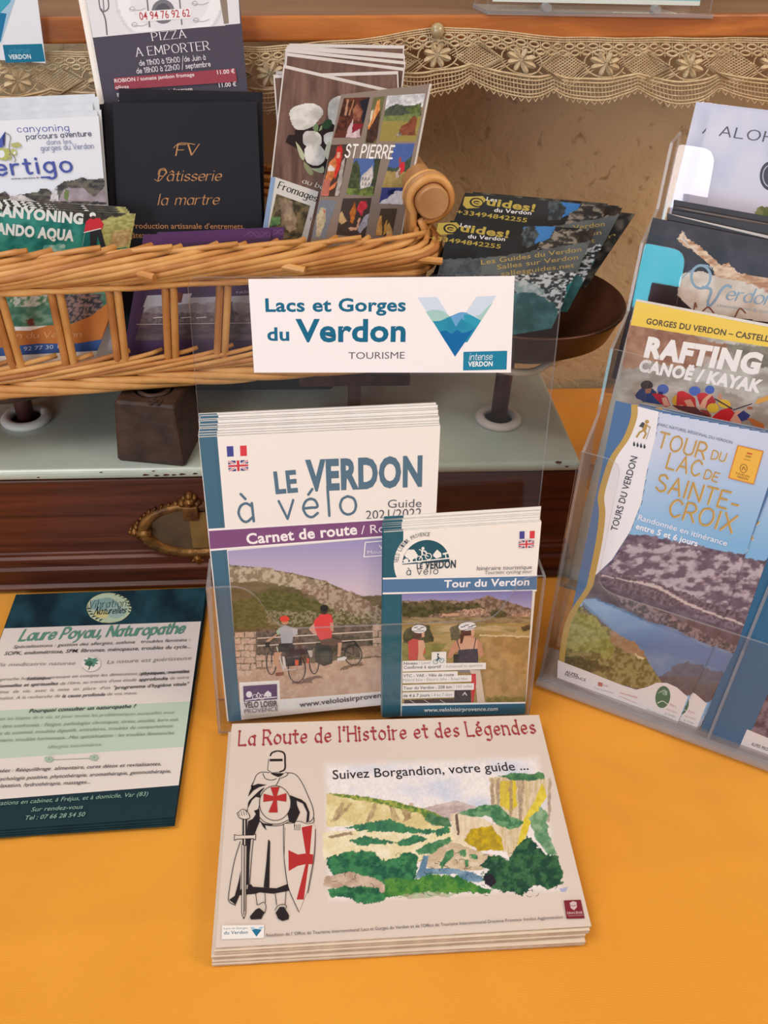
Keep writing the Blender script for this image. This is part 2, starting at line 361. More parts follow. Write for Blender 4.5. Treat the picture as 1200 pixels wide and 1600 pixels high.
# ------------------------------------------------------------------ flat print: coloured faces lying on a sheet
STEP = 7e-6
class Art:
    def __init__(s, pl, h0=3e-5, org=None):
        s.pl = pl; s.h = h0; s.V = []; s.F = []; s.C = []; s.n = 0
    def _add(s, v2, faces, col):
        v2 = np.asarray(v2, float); k = len(v2)
        s.V.append(np.column_stack([v2, np.full(k, s.h)])); s.F += [tuple(i+s.n for i in f) for f in faces]
        col = np.asarray(col, float)
        s.C.append(np.tile(col, (k, 1)) if col.ndim == 1 else col); s.n += k
    def up(s): s.h += STEP
    def st(s, pts): return np.array([s.pl.at(*p) for p in pts])
    def poly(s, pts, col): s.up(); s._add(s.st(pts), [range(len(pts))], lin(col))
    def polys(s, plist, col):
        s.up()
        for p in plist: s._add(s.st(p), [range(len(p))], lin(col))
    def smooth(s, pts, col, n=5): s.poly(_cat(list(pts)+[pts[0]], n)[:-1], col)
    def ell(s, cx, cy, rx, ry, col, rot=0, n=28):
        s.poly(ellp(cx, cy, rx, ry, rot, n), col)
    def rag(s, cx, cy, rx, ry, col, seed=0, amp=.3, n=40, f=3):
        a = np.linspace(0, 2*math.pi, n, endpoint=False); k = 1 + amp*(2*fbm(f*np.cos(a)+9+seed, f*np.sin(a)+5, 3, seed)-1)
        s.poly(np.column_stack([cx+rx*k*np.cos(a), cy+ry*k*np.sin(a)]), col)
    def line(s, pts, wpx, col, sm=False, closed=False, nocount=False):
        pts = np.array(_cat(pts) if sm else pts, float)
        if closed: pts = np.vstack([pts, pts[:1]])
        if not nocount: s.up()
        L = s.st(pts); sc = np.linalg.norm(s.pl.at(pts[0][0], pts[0][1]) - s.pl.at(pts[0][0]+10, pts[0][1]))/10
        w = wpx*sc; c = lin(col)
        for a, b in zip(L[:-1], L[1:]):
            d = b-a; l = np.linalg.norm(d)
            if l < 1e-9: continue
            d /= l; q = np.array([-d[1], d[0]])*w/2; e = d*w*.25
            s.h += 3e-7; s._add([a-q-e, b-q+e, b+q+e, a+q-e], [(0, 1, 2, 3)], c)
    def circle(s, cx, cy, r, wpx, col, ry=None, a0=0, a1=360):
        a = np.radians(np.linspace(a0, a1, 25)); s.line(np.column_stack([cx+r*np.cos(a), cy+(ry or r)*np.sin(a)]), wpx, col)
    def frame(s, p0, p1, hpx):
        """local frame of a text line: origin, x unit, y unit, height"""
        A, B = s.pl.at(*p0), s.pl.at(*p1); d = B-A; l = np.linalg.norm(d); ex = d/l; ey = np.array([-ex[1], ex[0]])
        H = np.linalg.norm(s.pl.at(p0[0], p0[1]-hpx) - A); return A, ex, ey, l, H
    def text(s, txt, p0, p1, hpx, col, bold=0, shear=0, it=None, mono=False):
        """outline lettering; baseline from p0 to p1, hpx = capital height in pixels"""
        s.up(); A, ex, ey, l, H = s.frame(p0, p1, hpx)
        v, f, wd, ch = glyph_mesh(txt, bold)
        if len(v) == 0: return
        x = v[:, 0]*l/wd; y = v[:, 1]*H/ch
        x = x + y*shear
        s._add(A + np.outer(x, ex) + np.outer(y, ey), f, lin(col))
    def pen(s, txt, p0, p1, hpx, col, nib=.9, ang=None, thin=.25, slant=0, track=1.6, space=3.2, serif=0, jit=0, h=8, rot=None, broken=0):
        """skeleton lettering drawn with a round or broad nib"""
        s.up(); A, ex, ey, l, H = s.frame(p0, p1, hpx); sk, wd = skeleton(txt, track, space, broken)
        q = np.linspace(0, 2*math.pi, 9)[:-1]
        if ang is None: N = np.column_stack([np.cos(q), np.sin(q)])*nib/2
        else:
            a = math.radians(ang); E = np.column_stack([np.cos(q)*nib/2, np.sin(q)*nib*thin/2])
            N = E@np.array([[math.cos(a), math.sin(a)], [-math.sin(a), math.cos(a)]])
        c = lin(col); kx, ky = l/wd, H/h
        for st in sk:
            if serif:
                for e in (st[0], st[-1]):
                    if abs(e[1]) < .2 or abs(e[1]-8) < .2 or (abs(e[1]-5) < .1 and len(st) == 2):
                        s._pen([e-[serif, 0], e+[serif, 0]], N*.6, A, ex, ey, kx, ky, slant, c)
            if broken:
                for e in (st[0], st[-1]):
                    if abs(e[1]) < .2 or e[1] > 4.9: s._pen([e-[.55, -.35], e+[.55, -.35]], N, A, ex, ey, kx, ky, slant, c)
            s._pen(st, N, A, ex, ey, kx, ky, slant, c)
    def _pen(s, st, N, A, ex, ey, kx, ky, slant, c):
        for a, b in zip(st[:-1], st[1:]):
            h = np.array(hull(np.vstack([np.asarray(a)+N, np.asarray(b)+N]))); x = h[:, 0]*kx + h[:, 1]*ky*slant; y = h[:, 1]*ky
            s.h += 4e-7; s._add(A + np.outer(x, ex) + np.outer(y, ey), [range(len(h))], c)
    def paint(s, quad, nx, ny, fn, mask=None):
        """a photograph or painting: a fine grid of coloured cells; fn(X,Y)->sRGB"""
        s.up(); (a, b, c, d) = [np.array(q, float) for q in quad]
        u, v = np.meshgrid(np.linspace(0, 1, nx+1), np.linspace(0, 1, ny+1))
        u = u.ravel()[:, None]; v = v.ravel()[:, None]
        P = (a*(1-u)+b*u)*(1-v) + (d*(1-u)+c*u)*v
        C = lin(np.clip(fn(P[:, 0], P[:, 1]), 0, 1))
        i = np.arange(nx*ny); i0 = (i//nx)*(nx+1) + i % nx
        Q = np.column_stack([i0+nx+1, i0+nx+2, i0+1, i0])
        if mask is not None:
            m = mask(P[:, 0], P[:, 1]); Q = Q[m[Q].all(1)]
        n = s.pl.n; r = CW + np.outer((P[:, 0]-600)/F, CR) - np.outer((P[:, 1]-800)/F, CU)
        X = CP + ((n@s.pl.o - n@CP)/(r@n))[:, None]*r - s.pl.o
        used = np.unique(Q); rem = -np.ones(len(P), int); rem[used] = np.arange(len(used))
        v2 = np.column_stack([X@s.pl.ex, X@s.pl.ey])[used]
        s._add(v2, rem[Q].tolist(), C[used])
    def build(s, name, parent, mat=None):
        V = np.vstack(s.V); me = bpy.data.meshes.new(name); me.from_pydata(V.tolist(), [], s.F)
        me.materials.append(mat or M['print'])
        at = me.attributes.new('Col', 'FLOAT_COLOR', 'POINT'); C = np.vstack(s.C)
        at.data.foreach_set('color', np.column_stack([C, np.ones(len(C))]).astype(np.float32).ravel())
        me.update(); o = bpy.data.objects.new(name, me); COL.objects.link(o); o.parent = parent
        if parent.type == 'EMPTY': o.matrix_basis = parent.matrix_basis.inverted() @ s.pl.matrix()
        return o
def ellp(cx, cy, rx, ry, rot=0, n=28):
    a = np.linspace(0, 2*math.pi, n, endpoint=False); c, t = math.cos(math.radians(rot)), math.sin(math.radians(rot))
    x, y = rx*np.cos(a), ry*np.sin(a); return np.column_stack([cx+x*c-y*t, cy+x*t+y*c])
_gc = {}
def glyph_mesh(txt, bold=0):
    k = (txt, bold)
    if k in _gc: return _gc[k]
    def mk(t):
        cu = bpy.data.curves.new('txt', 'FONT'); cu.body = t; cu.size = 1; cu.offset = bold; cu.resolution_u = 3; cu.space_character = 1 + bold*1.6
        ob = bpy.data.objects.new('txt', cu); me = ob.to_mesh()
        v = np.zeros(len(me.vertices)*3); me.vertices.foreach_get('co', v); v = v.reshape(-1, 3)[:, :2]
        f = [tuple(p.vertices) for p in me.polygons]
        ob.to_mesh_clear(); bpy.data.objects.remove(ob); bpy.data.curves.remove(cu); return v, f
    v, f = mk(txt)
    if len(v) == 0: return v, f, 1, 1
    H = mk('H')[0]; ch = H[:, 1].max()
    v = v - [v[:, 0].min(), 0]; _gc[k] = (v, f, v[:, 0].max(), ch); return _gc[k]

# ------------------------------------------------------------------ paper things
def leaf_body(name, pl, corners, thick, mat, rnds=0):
    """a solid sheet; its top-level object sits at the sheet's lower left corner, local x right, y up, z to the reader"""
    P = [pl.at(*c) for c in corners]           # TL TR BR BL
    P = [P[3], P[2], P[1], P[0]]
    mb = MB(); em = M['edge'] if mat in (M['paper'], M['coolpaper']) else M['edgec'] if mat is M['cream'] else mat
    mb.prism(P, -thick, 0, rimmat=1); o = mb.build(name, [mat, em], matrix=pl.matrix())
    return o
# ================================================================== SETTING
def wall():
    nx, nz = 170, 110; X = np.linspace(-1.3, 1.5, nx); Z = np.linspace(-.05, 1.5, nz)
    xx, zz = np.meshgrid(X, Z)
    y = .487 - .010*(fbm(xx*9, zz*9, 4, 3)-.5) - .004*(fbm(xx*40, zz*40, 3, 8)-.5)
    v = np.column_stack([xx.ravel(), y.ravel(), zz.ravel()])
    f = [(j*nx+i, j*nx+i+1, (j+1)*nx+i+1, (j+1)*nx+i) for j in range(nz-1) for i in range(nx-1)]
    m, N, L, P = nt('rough ochre plaster')
    tc = N.new('ShaderNodeTexCoord')
    n1 = N.new('ShaderNodeTexNoise'); n1.inputs['Scale'].default_value = 5; n1.inputs['Detail'].default_value = 8
    n2 = N.new('ShaderNodeTexNoise'); n2.inputs['Scale'].default_value = 75; n2.inputs['Detail'].default_value = 6; n2.inputs['Distortion'].default_value = .6
    for n in (n1, n2): L.new(tc.outputs['Object'], n.inputs['Vector'])
    r = N.new('ShaderNodeValToRGB'); e = r.color_ramp.elements
    e[0].position = .3; e[0].color = (*lin('a8937a'), 1); e[1].position = .72; e[1].color = (*lin('d8c096'), 1)
    L.new(n1.outputs['Fac'], r.inputs[0])
    r2 = N.new('ShaderNodeValToRGB'); e = r2.color_ramp.elements
    e[0].position = .26; e[0].color = (.42, .36, .30, 1); e[1].position = .38; e[1].color = (1, 1, 1, 1)
    L.new(n2.outputs['Fac'], r2.inputs[0])
    mx = N.new('ShaderNodeMix'); mx.data_type = 'RGBA'; mx.blend_type = 'MULTIPLY'; mx.inputs[0].default_value = .8
    L.new(r.outputs[0], mx.inputs[6]); L.new(r2.outputs[0], mx.inputs[7]); L.new(mx.outputs[2], P.inputs['Base Color'])
    P.inputs['Roughness'].default_value = .85
    b = N.new('ShaderNodeBump'); b.inputs['Strength'].default_value = .55; b.inputs['Distance'].default_value = .006
    L.new(n2.outputs['Fac'], b.inputs['Height']); L.new(b.outputs[0], P.inputs['Normal'])
    o = mesh_obj('wall_back', v, f, m, smooth=True); tag(o, 'rough ochre plaster wall behind the shelf and the displays', kind='structure')
wall()

def cloth():
    nx, ny = 190, 160; X = np.linspace(-.9, 1.1, nx); Y = np.linspace(-.62, .478, ny)
    xx, yy = np.meshgrid(X, Y)
    h = 1.2*fbm(xx*5+3, yy*4, 3, 5) + .7*np.abs(fbm(xx*9, yy*14, 3, 15)-.5)
    crease = np.exp(-((xx+.115-.02*yy)/.004)**2)*.0012*(yy < -.05) + np.exp(-((xx-.31+.25*(yy+.1))/.012)**2)*.0016*(yy < .02) + np.exp(-((yy+.125-.05*xx)/.006)**2)*.001
    z = -.0048 + .0018*h + crease
    near = np.exp(-(((yy-.1)/.18)**2)**2)
    z = np.minimum(z, -.0004) - .0000*near
    drop = np.clip((-.5-yy)/.12, 0, 1); y2 = np.where(yy < -.5, -.5 - .02*np.minimum(drop*3, 1) + .012*np.sin(xx*30)*drop, yy)
    z = z - .3*drop
    v = np.column_stack([xx.ravel(), y2.ravel(), z.ravel()])
    f = [(j*nx+i, j*nx+i+1, (j+1)*nx+i+1, (j+1)*nx+i) for j in range(ny-1) for i in range(nx-1)]
    m, N, L, P = nt('orange cotton cloth')
    tc = N.new('ShaderNodeTexCoord')
    n1 = N.new('ShaderNodeTexNoise'); n1.inputs['Scale'].default_value = 3.5; n1.inputs['Detail'].default_value = 6
    L.new(tc.outputs['Object'], n1.inputs['Vector'])
    r = N.new('ShaderNodeValToRGB'); e = r.color_ramp.elements
    e[0].position = .3; e[0].color = (*lin('dc8f26'), 1); e[1].position = .7; e[1].color = (*lin('e8a034'), 1)
    L.new(n1.outputs['Fac'], r.inputs[0]); L.new(r.outputs[0], P.inputs['Base Color'])
    wv = []
    for d in ('X', 'Y'):
        q = N.new('ShaderNodeTexWave'); q.bands_direction = d; q.inputs['Scale'].default_value = 260; q.inputs['Distortion'].default_value = .6
        L.new(tc.outputs['Object'], q.inputs['Vector']); wv.append(q)
    ad = N.new('ShaderNodeMath'); ad.operation = 'ADD'; L.new(wv[0].outputs['Fac'], ad.inputs[0]); L.new(wv[1].outputs['Fac'], ad.inputs[1])
    n3 = N.new('ShaderNodeTexNoise'); n3.inputs['Scale'].default_value = 260; L.new(tc.outputs['Object'], n3.inputs['Vector'])
    a2 = N.new('ShaderNodeMath'); a2.operation = 'MULTIPLY_ADD'; a2.inputs[1].default_value = .5; L.new(ad.outputs[0], a2.inputs[0]); L.new(n3.outputs['Fac'], a2.inputs[2])
    b = N.new('ShaderNodeBump'); b.inputs['Strength'].default_value = .2; b.inputs['Distance'].default_value = .0005
    L.new(a2.outputs[0], b.inputs['Height']); L.new(b.outputs[0], P.inputs['Normal'])
    n4 = N.new('ShaderNodeTexNoise'); n4.inputs['Scale'].default_value = 7; n4.inputs['Detail'].default_value = 2; n4.inputs['Distortion'].default_value = .8; L.new(tc.outputs['Object'], n4.inputs['Vector'])
    b2 = N.new('ShaderNodeBump'); b2.inputs['Strength'].default_value = .6; b2.inputs['Distance'].default_value = .02; L.new(n4.outputs['Fac'], b2.inputs['Height']); L.new(b2.outputs[0], b.inputs['Normal'])
    P.inputs['Roughness'].default_value = .8; P.inputs['Sheen Weight'].default_value = .25; P.inputs['Specular IOR Level'].default_value = .25
    o = mesh_obj('tablecloth', v, f, m, smooth=True)
    tag(o, 'orange yellow cotton cloth covering the whole table', 'tablecloth')
    t = empty('table', 'wooden table hidden under the orange cloth', 'table', (.1, 0, -.75))
    mb = MB(); mb.box((-.85, -.49, -.035), (1.05, .47, -.006)); mb.build('table_top', M['mahogany'], t)
    for x in (-.8, .95):
        for y in (-.44, .40):
            mb = MB(); mb.box((x, y, -.75), (x+.06, y+.06, -.035)); mb.build('leg', M['mahogany'], t)
cloth()
fl = MB(); fl.box((-1.3, -2.2, -.8), (1.5, .49, -.75)); o = fl.build('floor', noise_mat('floor boards', '5a4634', '7a5e44', 8)); tag(o, 'floor under the table', kind='structure')

# ------------------------------------------------------------------ shelf with its crochet edging
SH = Plane((.0239, .312, .3722), 7.3, 0)       # front face of the shelf
def shelf():
    q = SH; t0 = q.at(400, 66); t1 = q.at(1190, 58); sl = (t1[1]-t0[1])/(t1[0]-t0[0])
    th = .0165; mb = MB()
    zf = lambda s: t0[1] + sl*(s-t0[0])
    P = lambda s, back, up: q.o + q.ex*s + q.b*back + V3(0, 0, zf(s)+up)
    for (a, b) in ((-.75, .85),):
        pr = [(0, 0), (.155, 0), (.155, th), (0, th)]
        v = [P(a, *p) for p in pr] + [P(b, *p) for p in pr]
        mb.add(v, [(0, 3, 2, 1), (4, 5, 6, 7), (0, 1, 5, 4), (1, 2, 6, 5), (2, 3, 7, 6), (3, 0, 4, 7)])
    mb.mi = [0, 0, 0, 0, 1, 0]
    o = mb.build('shelf', [M['shelfwood'], M['shelftop']]); bevel(o, .002, 3)
    tag(o, 'varnished brown wooden shelf across the top with crochet edging', 'shelf')
    return P, zf
SHP, SHZ = shelf()

def lace():
    pl = Plane(SH.o - SH.b*.0025, 7.3, 0)
    top = lambda x: np.interp(x, [-60, 75, 300, 400, 560, 640, 682, 730, 880, 1210, 1400], [88, 82, 76, 74, 62, 50, 43, 44, 59, 60, 58])
    drop = lambda x: 3*np.sin(x*.031)
    mb = MB()
    def th(pts, w):
        pts = [(x, top(x)+dy+drop(x)*dy/90) for x, dy in pts]
        L = [pl.at(*p) for p in pts]; w = w*.00058
        for a, b in zip(L[:-1], L[1:]):
            d = b-a; l = np.linalg.norm(d)
            if l < 1e-7: continue
            d /= l; q = np.array([-d[1], d[0]])*w/2; vs = []
            for p in (a-d*w*.2, b+d*w*.2):
                k = .0022*math.sin(p[0]*95) + .0012*math.sin(p[0]*210+1) * (1 if p[1] < 0 else .3)
                for e, hh in ((-1, 0), (0, w*.6), (1, 0), (0, -w*.6)):
                    vs.append((*(p+q*e), k+hh))
            mb.add(vs, [(0, 1, 5, 4), (1, 2, 6, 5), (2, 3, 7, 6), (3, 0, 4, 7)])
    per = 131.; xs = np.arange(-60, 1345, 8)
    for dy in (0, 3.5, 7): th([(x, dy) for x in xs], 1.7)
    for x in np.arange(-60, 1345, 4.5): th([(x, 0), (x+1.5, 8)], 1.1)
    for r, dy in ((0, 14), (1, 24)):
        for x in np.arange(-60+9*r, 1340, 19):
            a = np.linspace(0, 2*math.pi, 11); th([(x+6.8*math.cos(t), dy+4.0*math.sin(t)) for t in a], 2.6)
            th([(x+9.5, dy-5), (x+9.5, dy+5)], 1.6); th([(x+6.5, dy), (x+12.5, dy)], 1.5)
    for k in range(-1, 11):
        cx = 28 + per*k
        # flower
        hole = [(cx+30*math.cos(t), 41+22*math.sin(t)) for t in np.linspace(0, 2*math.pi, 19)]; th(hole, 2.0)
        for i in range(8):
            t = 2*math.pi*(i+.5)/8; u = np.array([math.cos(t), .9*math.sin(t)]); c = np.array([cx, 41.])
            for w0, f0, f1 in ((3.4, .05, 1.05), (6.0, .3, .95), (7.4, .5, .8)): th([tuple(c+u*20*f0), tuple(c+u*20*f1)], w0)
        # net diamond between the flowers
        mx = cx + per/2
        for d in np.arange(-44, 45, 5.2):
            seg = [(mx+(d+e)/2*1.35, 44+(d-e)/2*.9) for e in np.linspace(-30, 30, 7)]; th(seg, 1.3)
            seg = [(mx+(e-d)/2*1.35, 44+(e+d)/2*.9) for e in np.linspace(-30, 30, 7)]
            if abs(d) < 32: th(seg, 1.3)
        for e in (-1, 1):
            th([(mx+e*38, 44), (mx, 24), (mx-e*38, 44)], 2)
            th([(mx+e*38, 44), (mx, 66), (mx-e*38, 44)], 2.6)
        # small bars round the hole
        for i in range(10):
            t = 2*math.pi*i/10; th([(cx+29*math.cos(t), 41+21*math.sin(t)), (cx+38*math.cos(t), 41+28*math.sin(t))], 1.8)
    sc = lambda x, a, b: a + b*abs(math.cos(math.pi*(x-14)/per))**.8
    xs = np.arange(-60, 1345, 5.)
    for a, b, w in ((56, 10, 3.4), (60, 12, 2.4), (65, 14, 1.6), (70, 17, 1.6), (75, 19, 1.8), (79, 20, 2.2)): th([(x, sc(x, a, b)) for x in xs], w)
    for i, x in enumerate(np.arange(-60, 1345, 5.2)):
        th([(x, sc(x, 58, 11)), (x+1.5, sc(x+1.5, 79, 20))], 1.3)
        if i % 2 == 0: th([(x-4.5, sc(x, 79, 20)), (x, sc(x, 86, 20)), (x+4.5, sc(x, 79, 20))], 1.5)
    o = mb.build('lace_trim', M['lace'], matrix=pl.matrix())
    tag(o, 'ecru crochet lace with flowers and scallops tacked under the shelf edge', 'lace')
    for k, (x, y, r, lb) in enumerate(((682, 47, .0052, 'round cream tack holding the lace to the shelf edge'),)):
        c = pl.world(pl.at(x, y)); mb = MB()
        mb.lathe([(0, .0052), (.0030, .0047), (.0046, .0032), (.0052, .0012), (.0050, 0), (0, -.0003)], (0, 0, 0), 24)
        mb.tube([(0, 0, -.003), (0, 0, .001)], .0008, 8)
        mt = pl.matrix(); mt.translation = Vector(c + pl.n*.0015)
        o = mb.build('tack', M['tack'], matrix=mt, smooth=True); tag(o, lb, 'tack')
lace()

# ------------------------------------------------------------------ old counter scale
ZT = .1125
def scale():
    root = empty('counter_scale', 'antique balance scale with varnished wooden base and pale enamel top', 'scale', (.0217, .2335, 0))
    x0, x1, y0, y1 = -.235, .268, .1565, .31
    mb = MB(); mb.box((x0, y0, .03), (x1, y1, .1035)); o = mb.build('wooden_base', M['mahogany'], root); bevel(o, .0015)
    prof = [(-.0, .034), (-.0012, .033), (-.0012, .0305), (-.0035, .029), (-.0035, .0215), (-.0060, .0195), (-.0060, .0175), (-.0042, .016), (-.0042, .004), (-.0075, .0022), (-.0075, 0)]
    vs = []; fs = []; R = [(x0, y0), (x1, y0), (x1, y1), (x0, y1)]; sg = [(-1, -1), (1, -1), (1, 1), (-1, 1)]
    for d, z in prof:
        vs += [(x-sx*d, y-sy*d, z) for (x, y), (sx, sy) in zip(R, sg)]
    n = len(prof)
    for i in range(n-1):
        for k in range(4): fs.append((i*4+k, i*4+(k+1) % 4, (i+1)*4+(k+1) % 4, (i+1)*4+k))
    fs = [tuple(reversed(f)) for f in fs] + [(0, 1, 2, 3), tuple((n-1)*4+k for k in (3, 2, 1, 0))]
    mesh_obj('plinth_moulding', vs, fs, M['mahogany'], root)
    mb = MB(); mb.prism(rounded([(x0, y0-.001), (x1, y0-.001), (x1+.003, y1), (x0, y1)], .006), .1035, ZT); o = mb.build('enamel_top', M['enamel'], root); bevel(o, .004, 4)
    for px, py, s in ((228, 748, 1), (245, 749, .8), (260, 748, 1), (272, 748, .7), (285, 747, 1), (305, 746, .8), (240, 742, .5), (873, 728, 1.1), (886, 735, .7), (158, 744, .5), (60, 752, .5)):
        c = onz(px, py-6, ZT); mb = MB(); a = [(c[0]+s*.0022*(1+.3*math.sin(5*t+px))*math.cos(t), c[1]+s*.0011*(1+.3*math.cos(3*t))*math.sin(t)) for t in np.linspace(0, 2*math.pi, 12, endpoint=False)]
        mb.prism(a, ZT-.0002, ZT+.00012); mb.build('rust_chip', M['chip'], root)
    # posts, rings, pan plate, bracket
    def ring(c, nm='porcelain_ring'):
        mb = MB(); mb.lathe([(.0115, 0), (.0185, 0), (.0195, .0025), (.0175, .005), (.0145, .0058), (.0118, .0045)], (c[0], c[1], ZT), 40, True); mb.build(nm, M['ring'], root, smooth=True)
        mb = MB(); mb.lathe([(0, .0008), (.0116, .0008)], (c[0], c[1], ZT), 32); mb.build('socket', M['under'], root)
    cl, cr = onz(42, 656, ZT), onz(778, 657, ZT)
    for c, h in ((cl, .150), (cr, .188)):
        ring(c); mb = MB(); mb.tube([(c[0], c[1], ZT), (c[0], c[1], h)], .0068, 20); mb.build('post', M['rod'], root, smooth=True)
    mb = MB(); mb.lathe([(0, .150), (.03, .151), (.05, .156), (.052, .161), (.05, .162), (0, .162)], (cl[0], cl[1], 0), 48); mb.build('pan_plate', M['iron'], root, smooth=True)
    c = onz(553, 642, ZT); mb = MB(); mb.box((c[0]-.005, c[1]-.005, ZT), (c[0]+.005, c[1]+.005, .150)); mb.box((c[0]-.045, c[1]-.006, .139), (c[0]+.045, c[1]+.006, .149)); o = mb.build('centre_bracket', M['rod'], root); bevel(o, .001)
    mb = MB(); mb.box((-.135, .272, ZT), (.078, .300, .160)); o = mb.build('beam_housing', M['under'], root); bevel(o, .003)  # dark block added to stand in for the basket's shade on the enamel
    # curved end rod on the right
    pts = [ony(x, y, Y) for x, y, Y in ((742, 560, .17), (765, 572, .165), (800, 581, .165), (835, 580, .175), (862, 565, .19), (885, 552, .21), (908, 546, .235))]
    mb = MB(); mb.tube(_cat(pts, 5), .0028, 10); mb.build('curved_rod', M['wire'], root, smooth=True)
    p = [ony(x, y, Y) for x, y, Y in ((880, 555, .205), (893, 549, .218))]; mb = MB(); mb.tube(p, .0037, 12); mb.build('rod_collar', M['ring'], root)
    # brass window frame on the front
    cx, cz = ony(304, 826, y0)[0], ony(304, 826, y0)[2]
    W, H = .044, .0262
    def E(t, w, h):
        c, s = math.cos(t), math.sin(t); return (cx+w*math.copysign(abs(c)**.92, c), cz+h*math.copysign(abs(s)**1.05, s))
    mb = MB(); n = 64; prof = [(1.0, 0), (1.0, .003), (.95, .0052), (.88, .0040), (.84, .0046), (.78, .0028), (.76, 0)]
    vs = []
    for k, hgt in prof:
        for i in range(n):
            q = E(2*math.pi*i/n, W*k + .0*k, H*k); vs.append((q[0], y0-hgt, q[1]))
    mb.add(vs, [(j*n+i, (j+1)*n+i, (j+1)*n+(i+1) % n, j*n+(i+1) % n) for j in range(len(prof)-1) for i in range(n)])
    fr = mb.build('window_frame', M['brass'], root, smooth=True)
    for i in range(44):      # beaded rim
        q = E(2*math.pi*(i+.5)/44, W*1.02, H*1.03); mb2 = MB(); 
        if i == 0: bd = MB()
        bd.lathe([(0, .0011), (.0009, .0006), (.0011, 0), (0, -.0008)], (0, 0, 0), 8) if False else bd.tube([(q[0], y0-.0006, q[1]), (q[0], y0-.0028, q[1])], [.0013, .0006], 7)
    b = bd.build('beading', M['brass'], root, smooth=True)
    def orn(x, z, s, rot, nm):
        mb = MB(); c, t = math.cos(rot), math.sin(rot)
        for (a, bb, r, d, hh) in ((0, .002, .0042, 0, .0065), (-.005, 0, .0030, 0, .0048), (.005, 0, .0030, 0, .0048), (-.0092, -.001, .0021, 0, .0036), (.0092, -.001, .0021, 0, .0036), (0, .006, .0026, 0, .0052), (-.0035, .005, .0019, 0, .0046), (.0035, .005, .0019, 0, .0046)):
            X, Z = x+s*(a*c-bb*t), z+s*(a*t+bb*c); r *= s
            vs = []; m = 14
            for k, yy in ((1, 0), (.92, .5), (.6, .85), (.15, 1)):
                for i in range(m): vs.append((X+r*k*math.cos(2*math.pi*i/m), y0-hh*yy, Z+r*1.15*k*math.sin(2*math.pi*i/m)))
            mb.add(vs, [(j*m+i, (j+1)*m+i, (j+1)*m+(i+1) % m, j*m+(i+1) % m) for j in range(3) for i in range(m)] + [tuple(3*m+i for i in range(m))])
        mb.build(nm, M['brass'], root, smooth=True)
    orn(cx-.001, cz+H*.98, 1.15, 0, 'leaf_ornament'); orn(cx-W*1.0, cz, .85, math.pi/2, 'leaf_ornament'); orn(cx+W*1.0, cz, .85, -math.pi/2, 'leaf_ornament'); orn(cx, cz-H*.98, 1.0, math.pi, 'leaf_ornament')
    mb = MB(); mb.box((cx-.0065, y0-.0068, cz+H*.48), (cx+.0055, y0-.002, cz+H*.98)); o = mb.build('clasp', M['brass'], root); bevel(o, .001)
    mb = MB(); mb.tube([(cx-W*1.0, y0-.0045, cz), (cx-W*.74, y0-.0045, cz)], [.0026, .0034], 12); mb.build('side_stud', M['brass'], root, smooth=True)
    mb = MB(); a = [E(t, W*.79, H*.79) for t in np.linspace(0, 2*math.pi, 40, endpoint=False)]
    mb.add([(x, y0-.0006, z) for x, z in a], [tuple(range(40))]); mb.build('window_plate', M['brassplate'], root)
    mb = MB(); mb.box((cx-.003, y0-.0016, cz-H*.70), (cx+.010, y0-.0004, cz+H*.66)); mb.build('index_strip', noise_mat('bright brass', '8a6a3a', 'a0824c', 40, .35, metallic=.5), root)
    # copper pan on the right
    pc = (cr[0]+.006, cr[1]+.0, .187)
    pan = empty('copper_pan', 'dark copper weighing dish on the right post of the old scale', 'pan', pc)
    mb = MB(); R0 = .075
    mb.lathe([(0, 0), (.03, .0004), (.05, .004), (.068, .016), (R0, .0345), (R0+.0015, .0355), (R0+.0005, .0370), (R0-.001, .0362), (.066, .0178), (.048, .0058), (.03, .0022), (0, .0018)], pc, 72)
    mb.build('dish', M['bowl'], pan, smooth=True)
scale()

